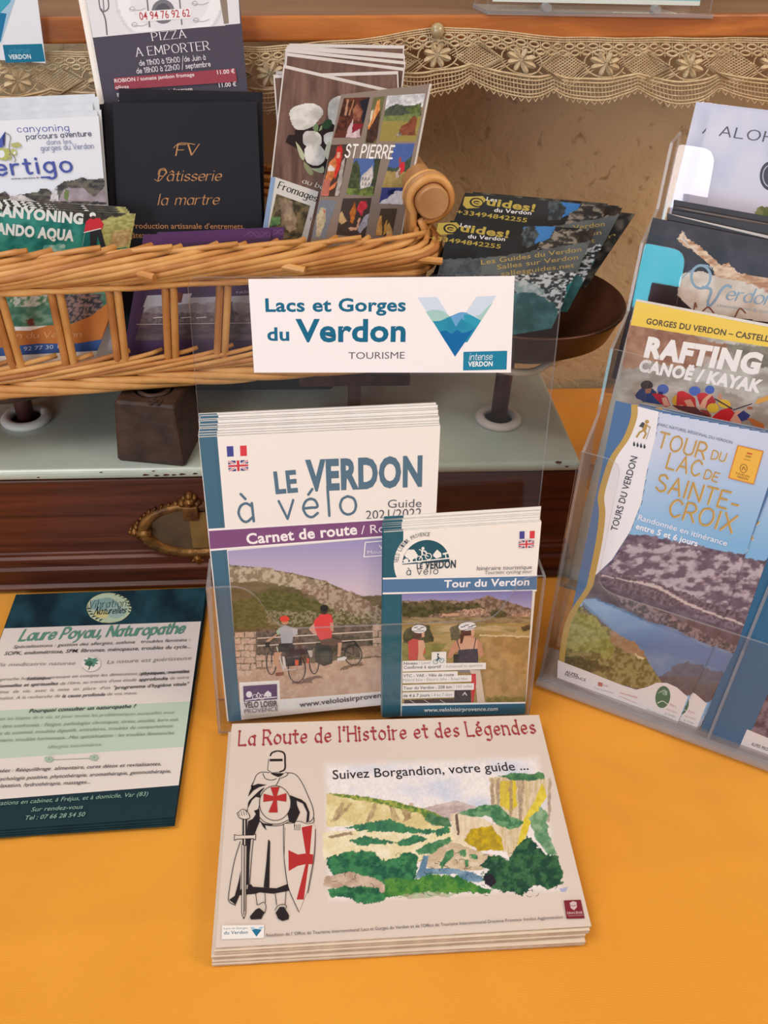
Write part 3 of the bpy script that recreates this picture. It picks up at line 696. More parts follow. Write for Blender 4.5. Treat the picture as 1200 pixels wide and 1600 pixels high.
def weight():
    a, b = onz(183, 720, ZT), onz(290, 730, ZT); ex = b-a; W = np.linalg.norm(ex); ex /= W; ey = V3(-ex[1], ex[0], 0)
    c = a + ex*W/2 + ey*W/2
    Hh = .050
    mt = Matrix([[ex[0], ey[0], 0, c[0]], [ex[1], ey[1], 0, c[1]], [0, 0, 1, ZT], [0, 0, 0, 1]])
    root = bpy.data.objects.new('iron_weight', None); COL.objects.link(root); root.matrix_world = mt
    tag(root, 'brown cast iron block weight numbered 50 under the basket', 'weight')
    h = W/2; v = []
    def ringv(s, z, r=.003): return [(*p, z) for p in rounded([(-s, -s), (s, -s), (s, s), (-s, s)], r, 3)]
    L = [ringv(h-.001, 0), ringv(h, .002), ringv(h-.0035, Hh-.002), ringv(h-.005, Hh)]
    n = len(L[0]); v = sum(L, []); f = [(j*n+i, j*n+(i+1) % n, (j+1)*n+(i+1) % n, (j+1)*n+i) for j in range(3) for i in range(n)]
    k = len(v); m = 28; R = .0145
    for r, z in ((R, Hh), (R-.001, Hh-.004), (.006, Hh-.006)):
        v += [(r*math.cos(2*math.pi*i/m), r*math.sin(2*math.pi*i/m), z) for i in range(m)]
    f += [(k+j*m+(i+1) % m, k+j*m+i, k+(j+1)*m+i, k+(j+1)*m+(i+1) % m) for j in range(2) for i in range(m)] + [tuple(k+2*m+i for i in range(m))] + [tuple(reversed(range(n)))]
    # top annulus
    bmq = bmesh.new(); vv = [bmq.verts.new(p) for p in v]
    for q in f:
        try: bmq.faces.new([vv[i] for i in q])
        except ValueError: pass
    bmq.edges.ensure_lookup_table()
    ed = []
    for i in range(n):
        e = bmq.edges.get((vv[3*n+i], vv[3*n+(i+1) % n])); ed.append(e)
    for i in range(m):
        e = bmq.edges.get((vv[k+i], vv[k+(i+1) % m])); ed.append(e)
    bmesh.ops.triangle_fill(bmq, edges=[e for e in ed if e], use_beauty=True)
    bmesh.ops.recalc_face_normals(bmq, faces=bmq.faces)
    me = bpy.data.meshes.new('block'); bmq.to_mesh(me); bmq.free(); me.materials.append(M['iron'])
    o = bpy.data.objects.new('block', me); COL.objects.link(o); o.parent = root
    mb = MB(); mb.tube([(.0105*math.cos(t), .0105*math.sin(t), Hh-.001) for t in np.linspace(0, 2*math.pi, 25)], .0022, 8, False)
    r = mesh_obj('lifting_ring', mb.v, mb.f, M['iron'], smooth=True); r.parent = root
    mb = MB(); sk, wd = skeleton('50', 1.2)
    for st in sk: mb.tube([(.0030+p[0]*.00085, -.0225+p[1]*.0009, Hh+.0002) for p in st], .0008, 6)
    r = mesh_obj('raised_number', mb.v, mb.f, M['iron'], smooth=True); r.parent = root
weight()

# ------------------------------------------------------------------ willow basket
BK = Plane((.0117, .2025, .165), 8, 0)
def basket():
    root = empty('wicker_basket', 'honey coloured willow basket with open slots holding leaflets on the scale', 'basket', tuple(BK.o))
    xl, xr, dep = -.335, .128, .165; rc = .028
    def per(u, z, out):
        fl = .013*(z-.165)/.107 + out
        x0, x1, y0, y1 = xl-fl, xr+fl, -fl, dep+fl; r = rc
        sides = [((x0+r, y0), (1, 0), x1-x0-2*r), ((x1-r, y0+r), None, r*math.pi/2), ((x1, y0+r), (0, 1), y1-y0-2*r), ((x1-r, y1-r), None, r*math.pi/2),
                 ((x1-r, y1), (-1, 0), x1-x0-2*r), ((x0+r, y1-r), None, r*math.pi/2), ((x0, y1-r), (0, -1), y1-y0-2*r), ((x0+r, y0+r), None, r*math.pi/2)]
        tot = sum(s[2] for s in sides); u = (u % PL)*tot/PL; a0 = [0, -90, 0, 0, 0, 90, 0, 180]
        for i, (p, d, l) in enumerate(sides):
            if u <= l or i == 7:
                if d: q = (p[0]+d[0]*u, p[1]+d[1]*u)
                else:
                    t = math.radians(a0[i] + 90*u/l); q = (p[0]+r*math.cos(t), p[1]+r*math.sin(t))
                break
            u -= l
        return BK.o + BK.ex*q[0] + BK.b*q[1] + V3(0, 0, z-.165)
    PL = 2*((xr-xl-2*rc) + (dep-2*rc)) + 2*math.pi*rc
    def cane(u, L, z0, z1, o0, om, o1, r, nm='cane', mat='wicker', seg=16, taper=.75, wav=.0006):
        ph = rnd.random()*6; pts = []; rr = []
        for i in range(seg+1):
            t = i/seg; out = o0*(1-t)**3 + o1*t**3 + om*math.sin(math.pi*t)**.7
            pts.append(per(u+L*t, z0+(z1-z0)*t + wav*math.sin(9*t+ph), out)); rr.append(r*(1-(1-taper)*t)*(1+.05*math.sin(14*t+ph)))
        mb = MB(); mb.tube(pts, rr, 7); return mb.build(nm, M[mat], root, smooth=True)
    N = int(PL/.0200)
    for i in range(N):                                   # plaited rim
        j = rnd.uniform(-.003, .003)
        cane(i*PL/N+j, .165, .2460, .2690+rnd.uniform(-.001, .001), -.003, .0070, -.0085, .0029+rnd.uniform(-.0002, .0003), mat='wicker' if i % 4 else 'wicker2')
        if i % 2 == 0: cane(i*PL/N+j, .13, .250, .2715, .002, -.0055, .0, .0024, seg=10)
    for i in range(0, N, 2): cane(i*PL/N+.01, .09, .245, .2445, .0, .0035, .003, .0023, seg=10)
    nB = int(PL/.0245)
    for i in range(nB):                                  # plaited foot
        cane(i*PL/nB+rnd.uniform(-.002, .002), .15, .1725, .1905, -.003, .0052, -.0055, .0023+rnd.uniform(-.0002, .0002), mat='wicker' if i % 3 else 'wicker2')
    nC = int(PL/.043)
    for i in range(nC):
        cane(i*PL/nC+.01, .125, .1745, .1650, .001, .0068, .0035, .0032, seg=12, taper=.9)
        if i % 2: 
            a = per(i*PL/nC+.012, .256, .004); b_ = per(i*PL/nC+.019, .2545, .0125); mb = MB(); mb.tube([a, b_], .0027, 9); mb.build('cut_end', M['wicker'], root)
    nS = round(PL/.0345)
    for i in range(nS):
        for k in (-1, 1):                                # the pairs of upright stakes
            u = .2152 + i*PL/nS; mb = MB(); mb.tube([per(u+k*.0026, .168+.088*t, .0005) for t in (0, .25, .5, .75, 1)], .0027, 9)
            mb.build('stake', M['wicker2' if k < 0 else 'wicker'], root, smooth=True)
    base = MB()
    for k in range(16):
        y = .006 + k*.0103; base.tube([BK.world((xl+.01, 0)) + BK.b*y + V3(0, 0, .004), BK.world((xr-.01, 0)) + BK.b*y + V3(0, 0, .004)], .0038, 6)
    o = base.build('woven_floor', M['wicker2'], root); o['kind'] = 'stuff'
    # carrying handle: a turned dowel held in two plaited loops at the right end
    c0 = ony(677, 318, .222); dirv = BK.b + V3(0, 0, .05); c1 = c0 + dirv*.165
    mb = MB(); mb.tube([c0, c0+dirv*.0015, c0+dirv*.163, c1], [.0108, .0118, .0118, .0108], 28); mb.build('handle_dowel', M['dowel'], root, smooth=False)
    for q in (.012, .150):
        c = c0 + dirv*q
        for j, (rr, dx) in enumerate(((.0146, -.0045), (.0149, .0015), (.0144, .0070))):
            pts = []
            for t in np.linspace(-2.2, 3.6, 22):
                pts.append(c + BK.ex*rr*math.sin(t)*1.02 + V3(0, 0, rr*math.cos(t)) + BK.b*(dx+.001*math.sin(3*t)))
            pts = [c + BK.ex*(-.012) + V3(0, 0, -.035) + BK.b*dx] + pts + [c + BK.ex*.004 + V3(0, 0, -.036) + BK.b*dx]
            mb = MB(); mb.tube(pts, [.0030]*len(pts), 8); mb.build('handle_wrap', M['wicker' if j != 1 else 'dowel'], root, smooth=True)
basket()
# ================================================================== ACRYLIC HOLDERS
CF = Plane((-.0065, -.0005, 0), .5, 12)             # front panel of the middle holder
def slab(pl, pts2, name, parent, th=.002, inset=.0):
    """clear panel: outline in the plane's own metres"""
    a = np.array(pts2); area_ = sum(a[i-1][0]*a[i][1]-a[i][0]*a[i-1][1] for i in range(len(a)))
    if area_ < 0: pts2 = list(pts2)[::-1]
    mb = MB(); mb.prism(pts2, -th, 0, rimmat=1); return mb.build(name, [M['acr'], M['acre']], parent, matrix=pl.matrix())
CB = .0285
def centre_holder():
    root = empty('acrylic_holder', 'clear acrylic leaflet stand with tall back plate in the middle of the table', 'holder', tuple(CF.o))
    x0, x1 = -.0045, .2135; h = .1155
    P = [(x0, .0), (x1, .0), (x1, h), (x1-.015, h), (x1-.032, h-.033), (.040, h-.033), (.022, h), (x0, h)]
    slab(CF, rounded(P, [.001, .001, .003, .012, .012, .012, .012, .003]), 'front_panel', root)
    bp = Plane(CF.o, .5, 12, back=CB)
    P = [(x0, 0), (x1, 0), (x1-.001, .2945), (x0+.0005, .2945)]
    slab(bp, rounded(P, [0, 0, .006, .006]), 'back_panel', root, .0025)
    for x in (x0, x1-.002):
        a = []; 
        for (y, z) in ((0, 0), (CB, 0), (CB, h*.98), (0, h*.98)):
            pass
        lean = math.tan(math.radians(12)); ch = h*.978
        v = []
        for dx in (0, .002):
            for (d, z) in ((0, 0), (CB, 0), (CB+ch*lean, ch), (ch*lean, ch)): v.append(CF.o + CF.ex*(x+dx) + CF.b*d + V3(0, 0, z))
        mb = MB(); mb.add(v, [(3, 2, 1, 0), (4, 5, 6, 7)]); mb.m = 1; mb.add(v, [(0, 1, 5, 4), (1, 2, 6, 5), (2, 3, 7, 6), (3, 0, 4, 7)])
        mb.build('side_panel', [M['acr'], M['acre']], root)
    v = []
    for z in (0, .002):
        for x, d in ((x0, 0), (x1, 0), (x1, CB), (x0, CB)): v.append(CF.o + CF.ex*x + CF.b*d + V3(0, 0, z))
    mb = MB(); mb.add(v, [(3, 2, 1, 0), (4, 5, 6, 7), (0, 1, 5, 4), (1, 2, 6, 5), (2, 3, 7, 6), (3, 0, 4, 7)]); mb.build('base_panel', M['acr'], root)
centre_holder()

RYAW, RLEAN = -30.3, 10
RO = V3(.2245, .0335, 0)
RD = (0, .036, .078, .122)         # how far back each tier starts
RH = []
def RP(d): return Plane(RO, RYAW, RLEAN, back=d)
def tier_holder():
    root = empty('tiered_holder', 'clear acrylic four tier leaflet rack standing askew on the right', 'holder', tuple(RO))
    wd = .235; tl = math.tan(math.radians(RLEAN))
    ears = ((905, 705, 965, 745, 928, 920), (955, 545, 1012, 590, 985, 760), (1007, 380, 1066, 418, 1045, 570), (1060, 225, 1113, 258, 1095, 400))
    floors = [0, .055, .110, .165]
    P0 = RP(0)
    zs = []
    for k, d in enumerate(RD):
        pl = RP(d); e = ears[k]; s0, t0 = pl.at(e[0], e[1]); s1, t1 = pl.at(e[2], e[3]); s2, t2 = pl.at(e[4], e[5])
        zs.append(t0)
        xa = s0; f = floors[k]/math.cos(math.radians(RLEAN)); dv = .112
        # left bay and right bay, each with a U shaped opening
        P = [(-.001 if k == 0 else xa, f), (wd, f), (wd, t0), (wd-.022, t0), (wd-.022, t2-.01), (dv+.030, t2-.01), (dv+.030, t0), (dv-.004, t0), (dv-.004, t2-.012)]
        P = [(xa*.2 if k == 0 else xa*.6, f), (wd, f), (wd, t0), (wd-.02, t0), (wd-.02, t2), (s1+.006, t2), (s1, t0), (xa, t0)]
        slab(pl, rounded(P, [.001, .001, .004, .01, .012, .014, .010, .003]), 'pocket_front', root)
    zt = zs[3]
    # back panel and stepped floor and risers
    bp = RP(RD[3]+.035); slab(bp, [(-.012, floors[3]), (wd, floors[3]), (wd, zt+.02), (-.012, zt+.02)], 'back_panel', root)
    for k in range(4):
        z = floors[k]; d0 = RD[k]; d1 = RD[k]+.034; v = []
        off = z*tl
        for zz in (z, z+.002):
            for s_, d in ((-.004, d0+off), (wd, d0+off), (wd, d1+off), (-.004, d1+off)): v.append(RO + P0.ex*s_ + P0.b*d + V3(0, 0, zz))
        mb = MB(); mb.m = 1; mb.add(v, [(3, 2, 1, 0), (4, 5, 6, 7), (0, 1, 5, 4), (1, 2, 6, 5), (2, 3, 7, 6), (3, 0, 4, 7)]); mb.build('pocket_floor', [M['acr'], M['acre']], root)
        if k < 3: slab(RP(RD[k]+.0345), [(-.006, floors[k]), (wd, floors[k]), (wd, floors[k+1]+.004), (-.006, floors[k+1]+.004)], 'riser', root)
    # side walls, stepped outline, and the divider between the two columns
    cs = math.cos(math.radians(RLEAN))
    for s_, nm in ((-.003, 'side_wall'), (.118, 'divider'), (wd, 'side_wall')):
        out = [(0, 0)]
        for k in range(4):
            zk = zs[k]*cs; out += [(RD[k]+zk*tl, zk)]
            if k < 3: zn = zk+.010; out += [(RD[k+1]+zn*tl-.003, zn)]
        out += [(RD[3]+.035+zs[3]*tl, zs[3]*cs), (RD[3]+.035+.02, floors[3]), (RD[0]+.036, 0)]
        v = []; n = len(out); sk = -.055 if s_ < 0 else -.0
        for dx in (0, .002):
            for d, z in out: v.append(RO + P0.ex*(s_+dx+sk*z) + P0.b*d + V3(0, 0, z))
        mb = MB(); mb.add(v, [tuple(range(n-1, -1, -1)), tuple(range(n, 2*n))]); mb.m = 1
        mb.add(v, [(i, (i+1) % n, n+(i+1) % n, n+i) for i in range(n)]); mb.build(nm, [M['acr'], M['acre']], root)
    # base tray lip
    v = RO - P0.b*.004
    mb = MB()
    vs = [RO + P0.ex*s_ + P0.b*d + V3(0, 0, z) for z in (.0, .0022) for s_, d in ((-.004, -.006), (wd, -.006), (wd, .001), (-.004, .001))]
    mb.m = 1; mb.add(vs, [(3, 2, 1, 0), (4, 5, 6, 7), (0, 1, 5, 4), (1, 2, 6, 5), (2, 3, 7, 6), (3, 0, 4, 7)]); mb.build('base_lip', [M['acr'], M['acre']], root)
tier_holder()
# ================================================================== PICTURES PRINTED ON THE LEAFLETS
def inpoly(X, Y, P):
    P = np.asarray(P, float); r = np.zeros(X.shape, bool); j = len(P)-1
    for i in range(len(P)):
        xi, yi = P[i]; xj, yj = P[j]
        if yi != yj: r ^= ((yi > Y) != (yj > Y)) & (X < (xj-xi)*(Y-yi)/(yj-yi) + xi)
        j = i
    return r
class Pic:
    def __init__(s, X, Y, base): s.X, s.Y = X, Y; s.C = np.tile(rgb(base), (len(X), 1)); s.k = 0
    def p(s, pts, c1, c2=None, sc=.15, jit=2., js=.12, hard=0, alpha=1, stretch=(1, 1), o=4):
        """fill a ragged area; c2 is mottled over c1"""
        s.k += 7; X, Y = s.X, s.Y
        x = X + jit*2*(fbm(X*js, Y*js, 3, s.k)-.5); y = Y + jit*2*(fbm(X*js+50, Y*js, 3, s.k+3)-.5)
        m = inpoly(x, y, pts) if pts is not None else np.ones(len(X), bool); A = rgb(c1)[None, :]*np.ones((len(X), 1))
        if c2:
            n = fbm(X*sc*stretch[0], Y*sc*stretch[1], o, s.k+9); n = np.clip((n-.5)*(3+hard*6)+.5, 0, 1)[:, None]; A = A*(1-n) + rgb(c2)*n
        s.C[m] = s.C[m]*(1-alpha) + A[m]*alpha
    def grad(s, pts, c1, c2, y0, y1, x0=None, x1=None):
        m = inpoly(s.X, s.Y, pts) if pts is not None else np.ones(len(s.X), bool)
        t = np.clip((s.Y-y0)/(y1-y0), 0, 1) if x0 is None else np.clip((s.X-x0)/(x1-x0), 0, 1)
        A = rgb(c1)*(1-t[:, None]) + rgb(c2)*t[:, None]; s.C[m] = A[m]
    def spots(s, pts, cols, n, rmin, rmax, seed=0, sq=.7):
        q = random.Random(seed); P = np.array(pts); a, b = P.min(0), P.max(0); i = 0
        for _ in range(n*4):
            x, y = q.uniform(a[0], b[0]), q.uniform(a[1], b[1])
            if not inpoly(np.array([x]), np.array([y]), P)[0]: continue
            r = q.uniform(rmin, rmax); d = np.hypot(s.X-x, (s.Y-y)/sq) + 1.2*r*(fbm(s.X*.25, s.Y*.25, 2, i)-.5)
            s.C[d < r] = rgb(cols[i % len(cols)]); i += 1
            if i >= n: break
def box(x0, y0, x1, y1): return [(x0, y0), (x1, y0), (x1, y1), (x0, y1)]
def crop(ox, oy, s): return lambda *p: [(ox+x/s, oy+y/s) for x, y in p]

def place(name, label, cat, group, pl, corners, thick, mat):
    o = leaf_body(name, pl, corners, thick, mat); return tag(o, label, cat, group)
def stack(o, n, step, labels, dx=.0006, rot=.004, seed=1, strip=None):
    """more copies of a sheet behind it, each a little out of line"""
    q = random.Random(seed); out = []; nb = o.matrix_world.to_3x3() @ Vector((0, 0, -1)); ex = o.matrix_world.to_3x3() @ Vector((1, 0, 0)); ey = o.matrix_world.to_3x3() @ Vector((0, 1, 0))
    for i in range(n):
        c = o.copy(); COL.objects.link(c)
        R = Matrix.Rotation(q.uniform(-rot, rot), 4, 'Z')
        m = o.matrix_world @ R; m.translation = m.translation + nb*step*(i+1) + ex*q.uniform(-dx, dx) + ey*q.uniform(-dx, dx)
        c.matrix_world = m; c['label'] = labels(i) if callable(labels) else labels[i]
        if strip: 
            for ch in strip: d = ch.copy(); COL.objects.link(d); d.parent = c
        out.append(c)
    return out
ORD = ['second', 'third', 'fourth', 'fifth', 'sixth', 'seventh', 'eighth', 'ninth', 'tenth', 'eleventh']

# ---------- landscape booklets on the table
def booklets():
    z = .0118; pl = Plane(onz(337, 1481, z), 0, flat=True)
    cor = [(362.7, 1131), (842, 1117), (924, 1447), (337, 1481)]
    o = place('booklet', 'beige landscape booklet with a knight and a watercolour valley, top of its pile', 'booklet', 'beige landscape booklets', pl, cor, .0017, M['cream'])
    A = Art(pl); A.poly(cor, 'd9cbc0')
    K = crop(320, 1110, 3.75); Q = crop(600, 1110, 3.529)
    def wc(X, Y):
        p = Pic(X, Y, 'd9cbc0')
        e = np.minimum.reduce([X-(503+.03*(Y-1190)), (846+.17*(Y-1190))-X, Y-(1190-.035*(X-505)), 1412-.045*(X-505)-Y])
        a = np.clip((e+5*(fbm(X*.05, Y*.05, 3, 2)-.5))/12, 0, 1)[:, None]
        p.C = rgb('d9cbc0')*(1-a) + rgb('e9e2e2')*a
        sky = [(505, 1190), (875, 1175), (880, 1262), (505, 1262)]
        n = fbm(X*.02, Y*.03, 4, 4); m = inpoly(X, Y, sky); k = (np.clip((n-.4)*2.4, 0, 1)*a[:, 0])[:, None]
        p.C[m] = (p.C*(1-k) + rgb('c9cfe2')*k)[m]
        p.p([(655, 1264), (690, 1256), (713, 1251), (745, 1260), (770, 1272), (700, 1285), (650, 1275)], 'b3a0a0', 'cfc0bc', .06, 1, stretch=(1, 3))
        p.p([(509, 1240), (560, 1246), (610, 1252), (637, 1259), (668, 1267), (704, 1284), (706, 1300), (640, 1296), (560, 1290), (510, 1292)], 'd2c088', 'e4d8a8', .08, 1.5)
        for x0, x1 in ((545, 522), (585, 574), (606, 618), (622, 636), (640, 632), (532, 520)):
            p.p([(x0, 1255), (x0+7, 1255), (x1+7, 1280), (x1-3, 1284)], '93785a', 'b79f78', .2, 2, alpha=.75)
        p.p([(512, 1239), (527, 1240), (560, 1244), (610, 1251), (640, 1258), (670, 1266), (702, 1280), (700, 1287), (664, 1280), (660, 1272), (600, 1258), (520, 1243)], '5d7c38', 'a2a850', .2, 2, hard=.5)
        p.p([(668, 1270), (700, 1278), (706, 1292), (676, 1290), (664, 1282)], '3d6a4a', '5c8560', .2, 1)
        p.p([(505, 1300), (560, 1296), (700, 1300), (742, 1320), (720, 1345), (560, 1350), (505, 1345)], 'dfd3a8', 'e8e0c4', .06, 3)
        p.p([(512, 1306), (548, 1300), (552, 1304), (520, 1310)], '9a8468')
        for P in (((536, 1294), (560, 1288), (600, 1280), (630, 1288), (664, 1296), (690, 1300), (660, 1303), (600, 1300), (560, 1298)), ((545, 1314), (570, 1306), (600, 1312), (620, 1316), (596, 1320), (560, 1320)), ((612, 1318), (650, 1304), (668, 1312), (640, 1322)), ((650, 1330), (690, 1318), (706, 1312), (704, 1324), (668, 1336)), ((676, 1296), (700, 1290), (702, 1300), (684, 1308))):
            p.p(P, '2f6650', '3f8058', .12, 4, js=.2)
        # cliffs
        p.p(Q((580, 370), (640, 365), (880, 350), (905, 420), (860, 520), (800, 600), (760, 740), (690, 810), (640, 720), (590, 520)), 'dccdb4', 'cbb48c', .12, 2, stretch=(3, .5))
        p.p(Q((640, 390), (725, 385), (735, 520), (700, 560), (640, 520)), 'd8c23a', 'c9b04c', .1, 2, stretch=(3, .4))
        p.p(Q((870, 400), (900, 470), (850, 560), (800, 640), (770, 745), (735, 740), (770, 600), (830, 500)), 'd0b82c', 'e0cc50', .1, 1)
        for a0, a1 in ((585, 600), (620, 615), (735, 740), (760, 740), (690, 690), (905, 900)): p.p(Q((a0, 375), (a0+18, 375), (a1+16, 620), (a1, 620)), '8f7a6a', 'b09a80', .2, 2, alpha=.7)
        p.p(Q((630, 365), (700, 350), (880, 345), (890, 380), (800, 392), (720, 385)), '3c6b4c', '5a8a58', .12, 3)
        p.p(Q((370, 565), (430, 570), (560, 600), (640, 650), (670, 780), (440, 740), (380, 720)), 'd8c2a8', 'e2d3b8', .1, 2, stretch=(3, .5))
        p.p(Q((440, 720), (480, 650), (600, 640), (640, 700), (660, 770), (520, 775)), 'c9ab1e', 'a48c28', .14, 3)
        p.p(Q((395, 570), (410, 570), (415, 690), (400, 690)), '6e5a50')
        p.p(Q((400, 570), (480, 545), (560, 520), (640, 525), (700, 590), (770, 610), (740, 650), (690, 660), (640, 640), (580, 590), (470, 585)), '3f7550', '6c9a70', .14, 3, hard=.4)
        p.p(Q((800, 600), (860, 530), (895, 560), (905, 680), (960, 790), (900, 790), (830, 700)), '5a8a64', '8cab88', .14, 4)
        # river banks, river
        p.p(Q((240, 740), (380, 720), (500, 770), (600, 800), (560, 880), (300, 880), (220, 860)), 'c2ab8e', 'd7c8ae', .1, 3)
        p.p(Q((170, 930), (200, 860), (215, 800), (250, 800), (230, 870), (380, 870), (480, 890), (560, 930), (520, 950), (440, 940), (400, 905), (260, 905)), '5c7f9a', '7f9cb2', .1, 1.5)
        for P in (((170, 770), (250, 730), (370, 700), (370, 720), (260, 790), (190, 795)), ((300, 850), (350, 780), (380, 760), (385, 800), (320, 870)), ((410, 770), (450, 770), (450, 805), (420, 800)), ((470, 790), (520, 800), (510, 825), (480, 815)), ((445, 820), (470, 830), (465, 870), (445, 860))):
            p.p(Q(*P), '3a7450', '5b8f62', .2, 3)
        p.p([(512, 1340), (535, 1332), (570, 1330), (584, 1330), (600, 1345), (640, 1332), (655, 1338), (648, 1375), (610, 1392), (560, 1380), (530, 1375), (512, 1360)], '1f5a44', '3c8052', .1, 5, js=.18, hard=.3)
        p.p([(508, 1370), (545, 1362), (590, 1374), (605, 1385), (600, 1405), (540, 1392), (505, 1384)], 'b09482', 'cbb5a2', .08, 3)
        p.p([(512, 1390), (540, 1385), (590, 1386), (602, 1398), (598, 1410), (560, 1412), (540, 1400), (516, 1404)], '1e5640', '3f8450', .12, 4, js=.2)
        p.p(Q((0, 930), (60, 920), (150, 940), (250, 905), (330, 910), (400, 910), (500, 960), (600, 990), (580, 1010), (440, 1005), (300, 1010), (240, 1000), (120, 1025), (0, 1030)), '2f7038', '588f3c', .1, 4, js=.2)
        p.p(Q((60, 1030), (150, 1010), (250, 1000), (400, 1010), (380, 1020), (180, 1040)), 'a89a80', '9cb088', .1, 3, alpha=.7)
        p.p(Q((520, 850), (600, 790), (680, 830), (760, 720), (800, 690), (840, 740), (900, 790), (960, 800), (985, 880), (985, 960), (900, 985), (820, 960), (760, 1020), (680, 1000), (600, 990), (545, 930), (580, 880)), '1d4636', '3b6a44', .1, 5, js=.16, hard=.5)
        p.p(Q((550, 910), (600, 900), (620, 950), (590, 980), (560, 960)), '241e2c')
        p.p(Q((970, 985), (1015, 975), (1000, 1000), (975, 1000)), 'a8aacb')
        n = fbm(X*.3, Y*.3, 3, 77); q = a[:, 0]*.10*(n-.5); return p.C + q[:, None]
    A.paint([(496, 1180), (852, 1166), (905, 1402), (488, 1425)], 330, 210, wc)
    q = random.Random(3)                               # dark ink outlines of the brushwork
    for _ in range(150):
        x, y = q.uniform(515, 880), q.uniform(1335, 1398); r = q.uniform(3, 7); t = q.uniform(0, 6)
        A.line([(x+r*math.cos(t+k), y+.7*r*math.sin(t+k)) for k in (0, .6, 1.2, 1.8)], .7, '1c4636', nocount=True)
    A.pen('La Route de l\'Histoire et des Légendes', (373, 1165), (838, 1146), 22, 'a03c40', nib=1.45, ang=45, thin=.25, track=2.0, space=3.4, broken=1)
    A.text('Suivez Borgandion, votre guide ...', (520, 1218), (826, 1203), 14, '2b2a30', bold=.004)
    k, red = '241d20', 'b02c2c'
    L = lambda pts, wd=1.0, c=k, sm=True: A.line(K(*pts), wd, c, sm)
    def B(*pts, c=k): A.poly(K(*pts), c)
    B((375, 285), (385, 262), (430, 240), (470, 262), (470, 345), (440, 364), (395, 368), (368, 350), c='d9cbc0')
    L([(384, 268), (395, 249), (425, 240), (455, 245), (468, 262), (470, 300), (468, 345), (440, 362)], 2.6); L([(375, 285), (368, 350), (395, 368), (440, 362)], .9, sm=False)
    B((380, 286), (456, 285), (456, 300), (380, 301)); B((385, 369), (466, 370), (450, 385), (430, 392), (400, 380))
    L([(380, 366), (335, 363), (305, 378), (290, 410)]); L([(340, 370), (355, 400), (390, 410), (420, 402)]); L([(440, 395), (432, 415), (418, 440)]); L([(470, 366), (530, 376), (572, 430), (604, 500), (632, 570), (636, 630), (598, 668)])
    L([(490, 368), (478, 385), (445, 400)])
    B((300, 388), (288, 412), (270, 447), (312, 432), (362, 438), (318, 452), (284, 472), (254, 508), (262, 478), (280, 440)); B((254, 545), (262, 528), (290, 500), (330, 464), (352, 452), (326, 486), (324, 514), (300, 508), (276, 528), (250, 580))
    A.line(K(*[(412+92*math.cos(t), 545+102*math.sin(t)) for t in np.linspace(0, 6.283, 40)]), 1, k)
    B((498, 498), (540, 515), (566, 524), (592, 545), (614, 600), (610, 650), (594, 664), (600, 600), (575, 548), (537, 530), (541, 560), (558, 600), (528, 665), (495, 655), (485, 610), (505, 570), (506, 530))
    B((385, 452), (438, 450), (422, 503), (478, 487), (478, 537), (422, 528), (427, 600), (373, 600), (402, 530), (343, 538), (345, 490), (403, 505), c=red)
    L([(320, 628), (360, 660), (430, 668), (500, 640)]); L([(318, 645), (350, 672), (430, 678), (495, 655)]); B((323, 648), (345, 664), (402, 672), (385, 679), (352, 673), (362, 706), (340, 682))
    L([(320, 650), (285, 760), (262, 1022)]); L([(250, 580), (248, 600), (258, 620)]); L([(322, 520), (318, 570), (300, 600), (310, 640)])
    B((288, 590), (320, 580), (322, 650), (300, 700), (270, 760), (262, 850), (258, 1024), (240, 1024), (244, 800), (250, 690), (255, 650), (280, 640), (300, 610))
    B((255, 1022), (272, 1022), (282, 1036), (345, 1040), (420, 1045), (485, 1020), (496, 1056), (480, 1062), (400, 1076), (320, 1068), (300, 1076), (260, 1080), (195, 1085), (212, 1050), (250, 1050)); B((372, 758), (383, 770), (378, 1042), (345, 1038), (360, 900))
    L([(208, 770), (170, 900), (140, 1080), (145, 1125), (180, 1145)]); B((210, 940), (206, 1080), (180, 1142), (143, 1112), (176, 1090), (200, 1000))
    B((218, 785), (246, 785), (240, 1190), (229, 1224), (217, 1190), c='d9cbc0')
    L([(218, 785), (217, 1190), (229, 1224), (240, 1190), (246, 785)], 1, sm=False); L([(231, 800), (229, 1200)], 1.4); L([(238, 800), (235, 1180)], .7)
    B((222, 640), (248, 640), (247, 795), (232, 800), (221, 790)); L([(234, 645), (234, 790)], 1.6, 'd9cbc0')
    B((174, 730), (186, 736), (288, 734), (298, 727), (297, 762), (284, 754), (186, 757), (174, 765), c='d9cbc0'); L([(174, 730), (186, 736), (288, 734), (298, 727), (297, 762), (284, 754), (186, 757), (174, 765), (174, 730)], 1, sm=False)
    B((190, 606), (222, 582), (252, 600), (263, 632), (236, 641), (205, 632), c='d9cbc0'); L([(190, 606), (222, 582), (252, 600), (263, 632), (236, 641), (205, 632), (190, 606)], 1); [L([(198+i*14, 598-i*4), (206+i*14, 622-i*2)], .8) for i in range(4)]
    B((465, 668), (630, 660), (648, 700), (636, 860), (600, 1060), (552, 1185), (490, 1040), (464, 850), c='d9cbc0'); L([(463, 668), (462, 760), (468, 900), (490, 1040), (552, 1185)]); L([(465, 667), (524, 664)]); L([(648, 700), (641, 860), (604, 1074)]); L([(470, 690), (466, 850)], .7)
    B((567, 690), (630, 675), (615, 845), (636, 848), (632, 905), (608, 905), (580, 1112), (538, 1112), (590, 905), (545, 915), (492, 945), (490, 822), (545, 848), (592, 842), c=red)
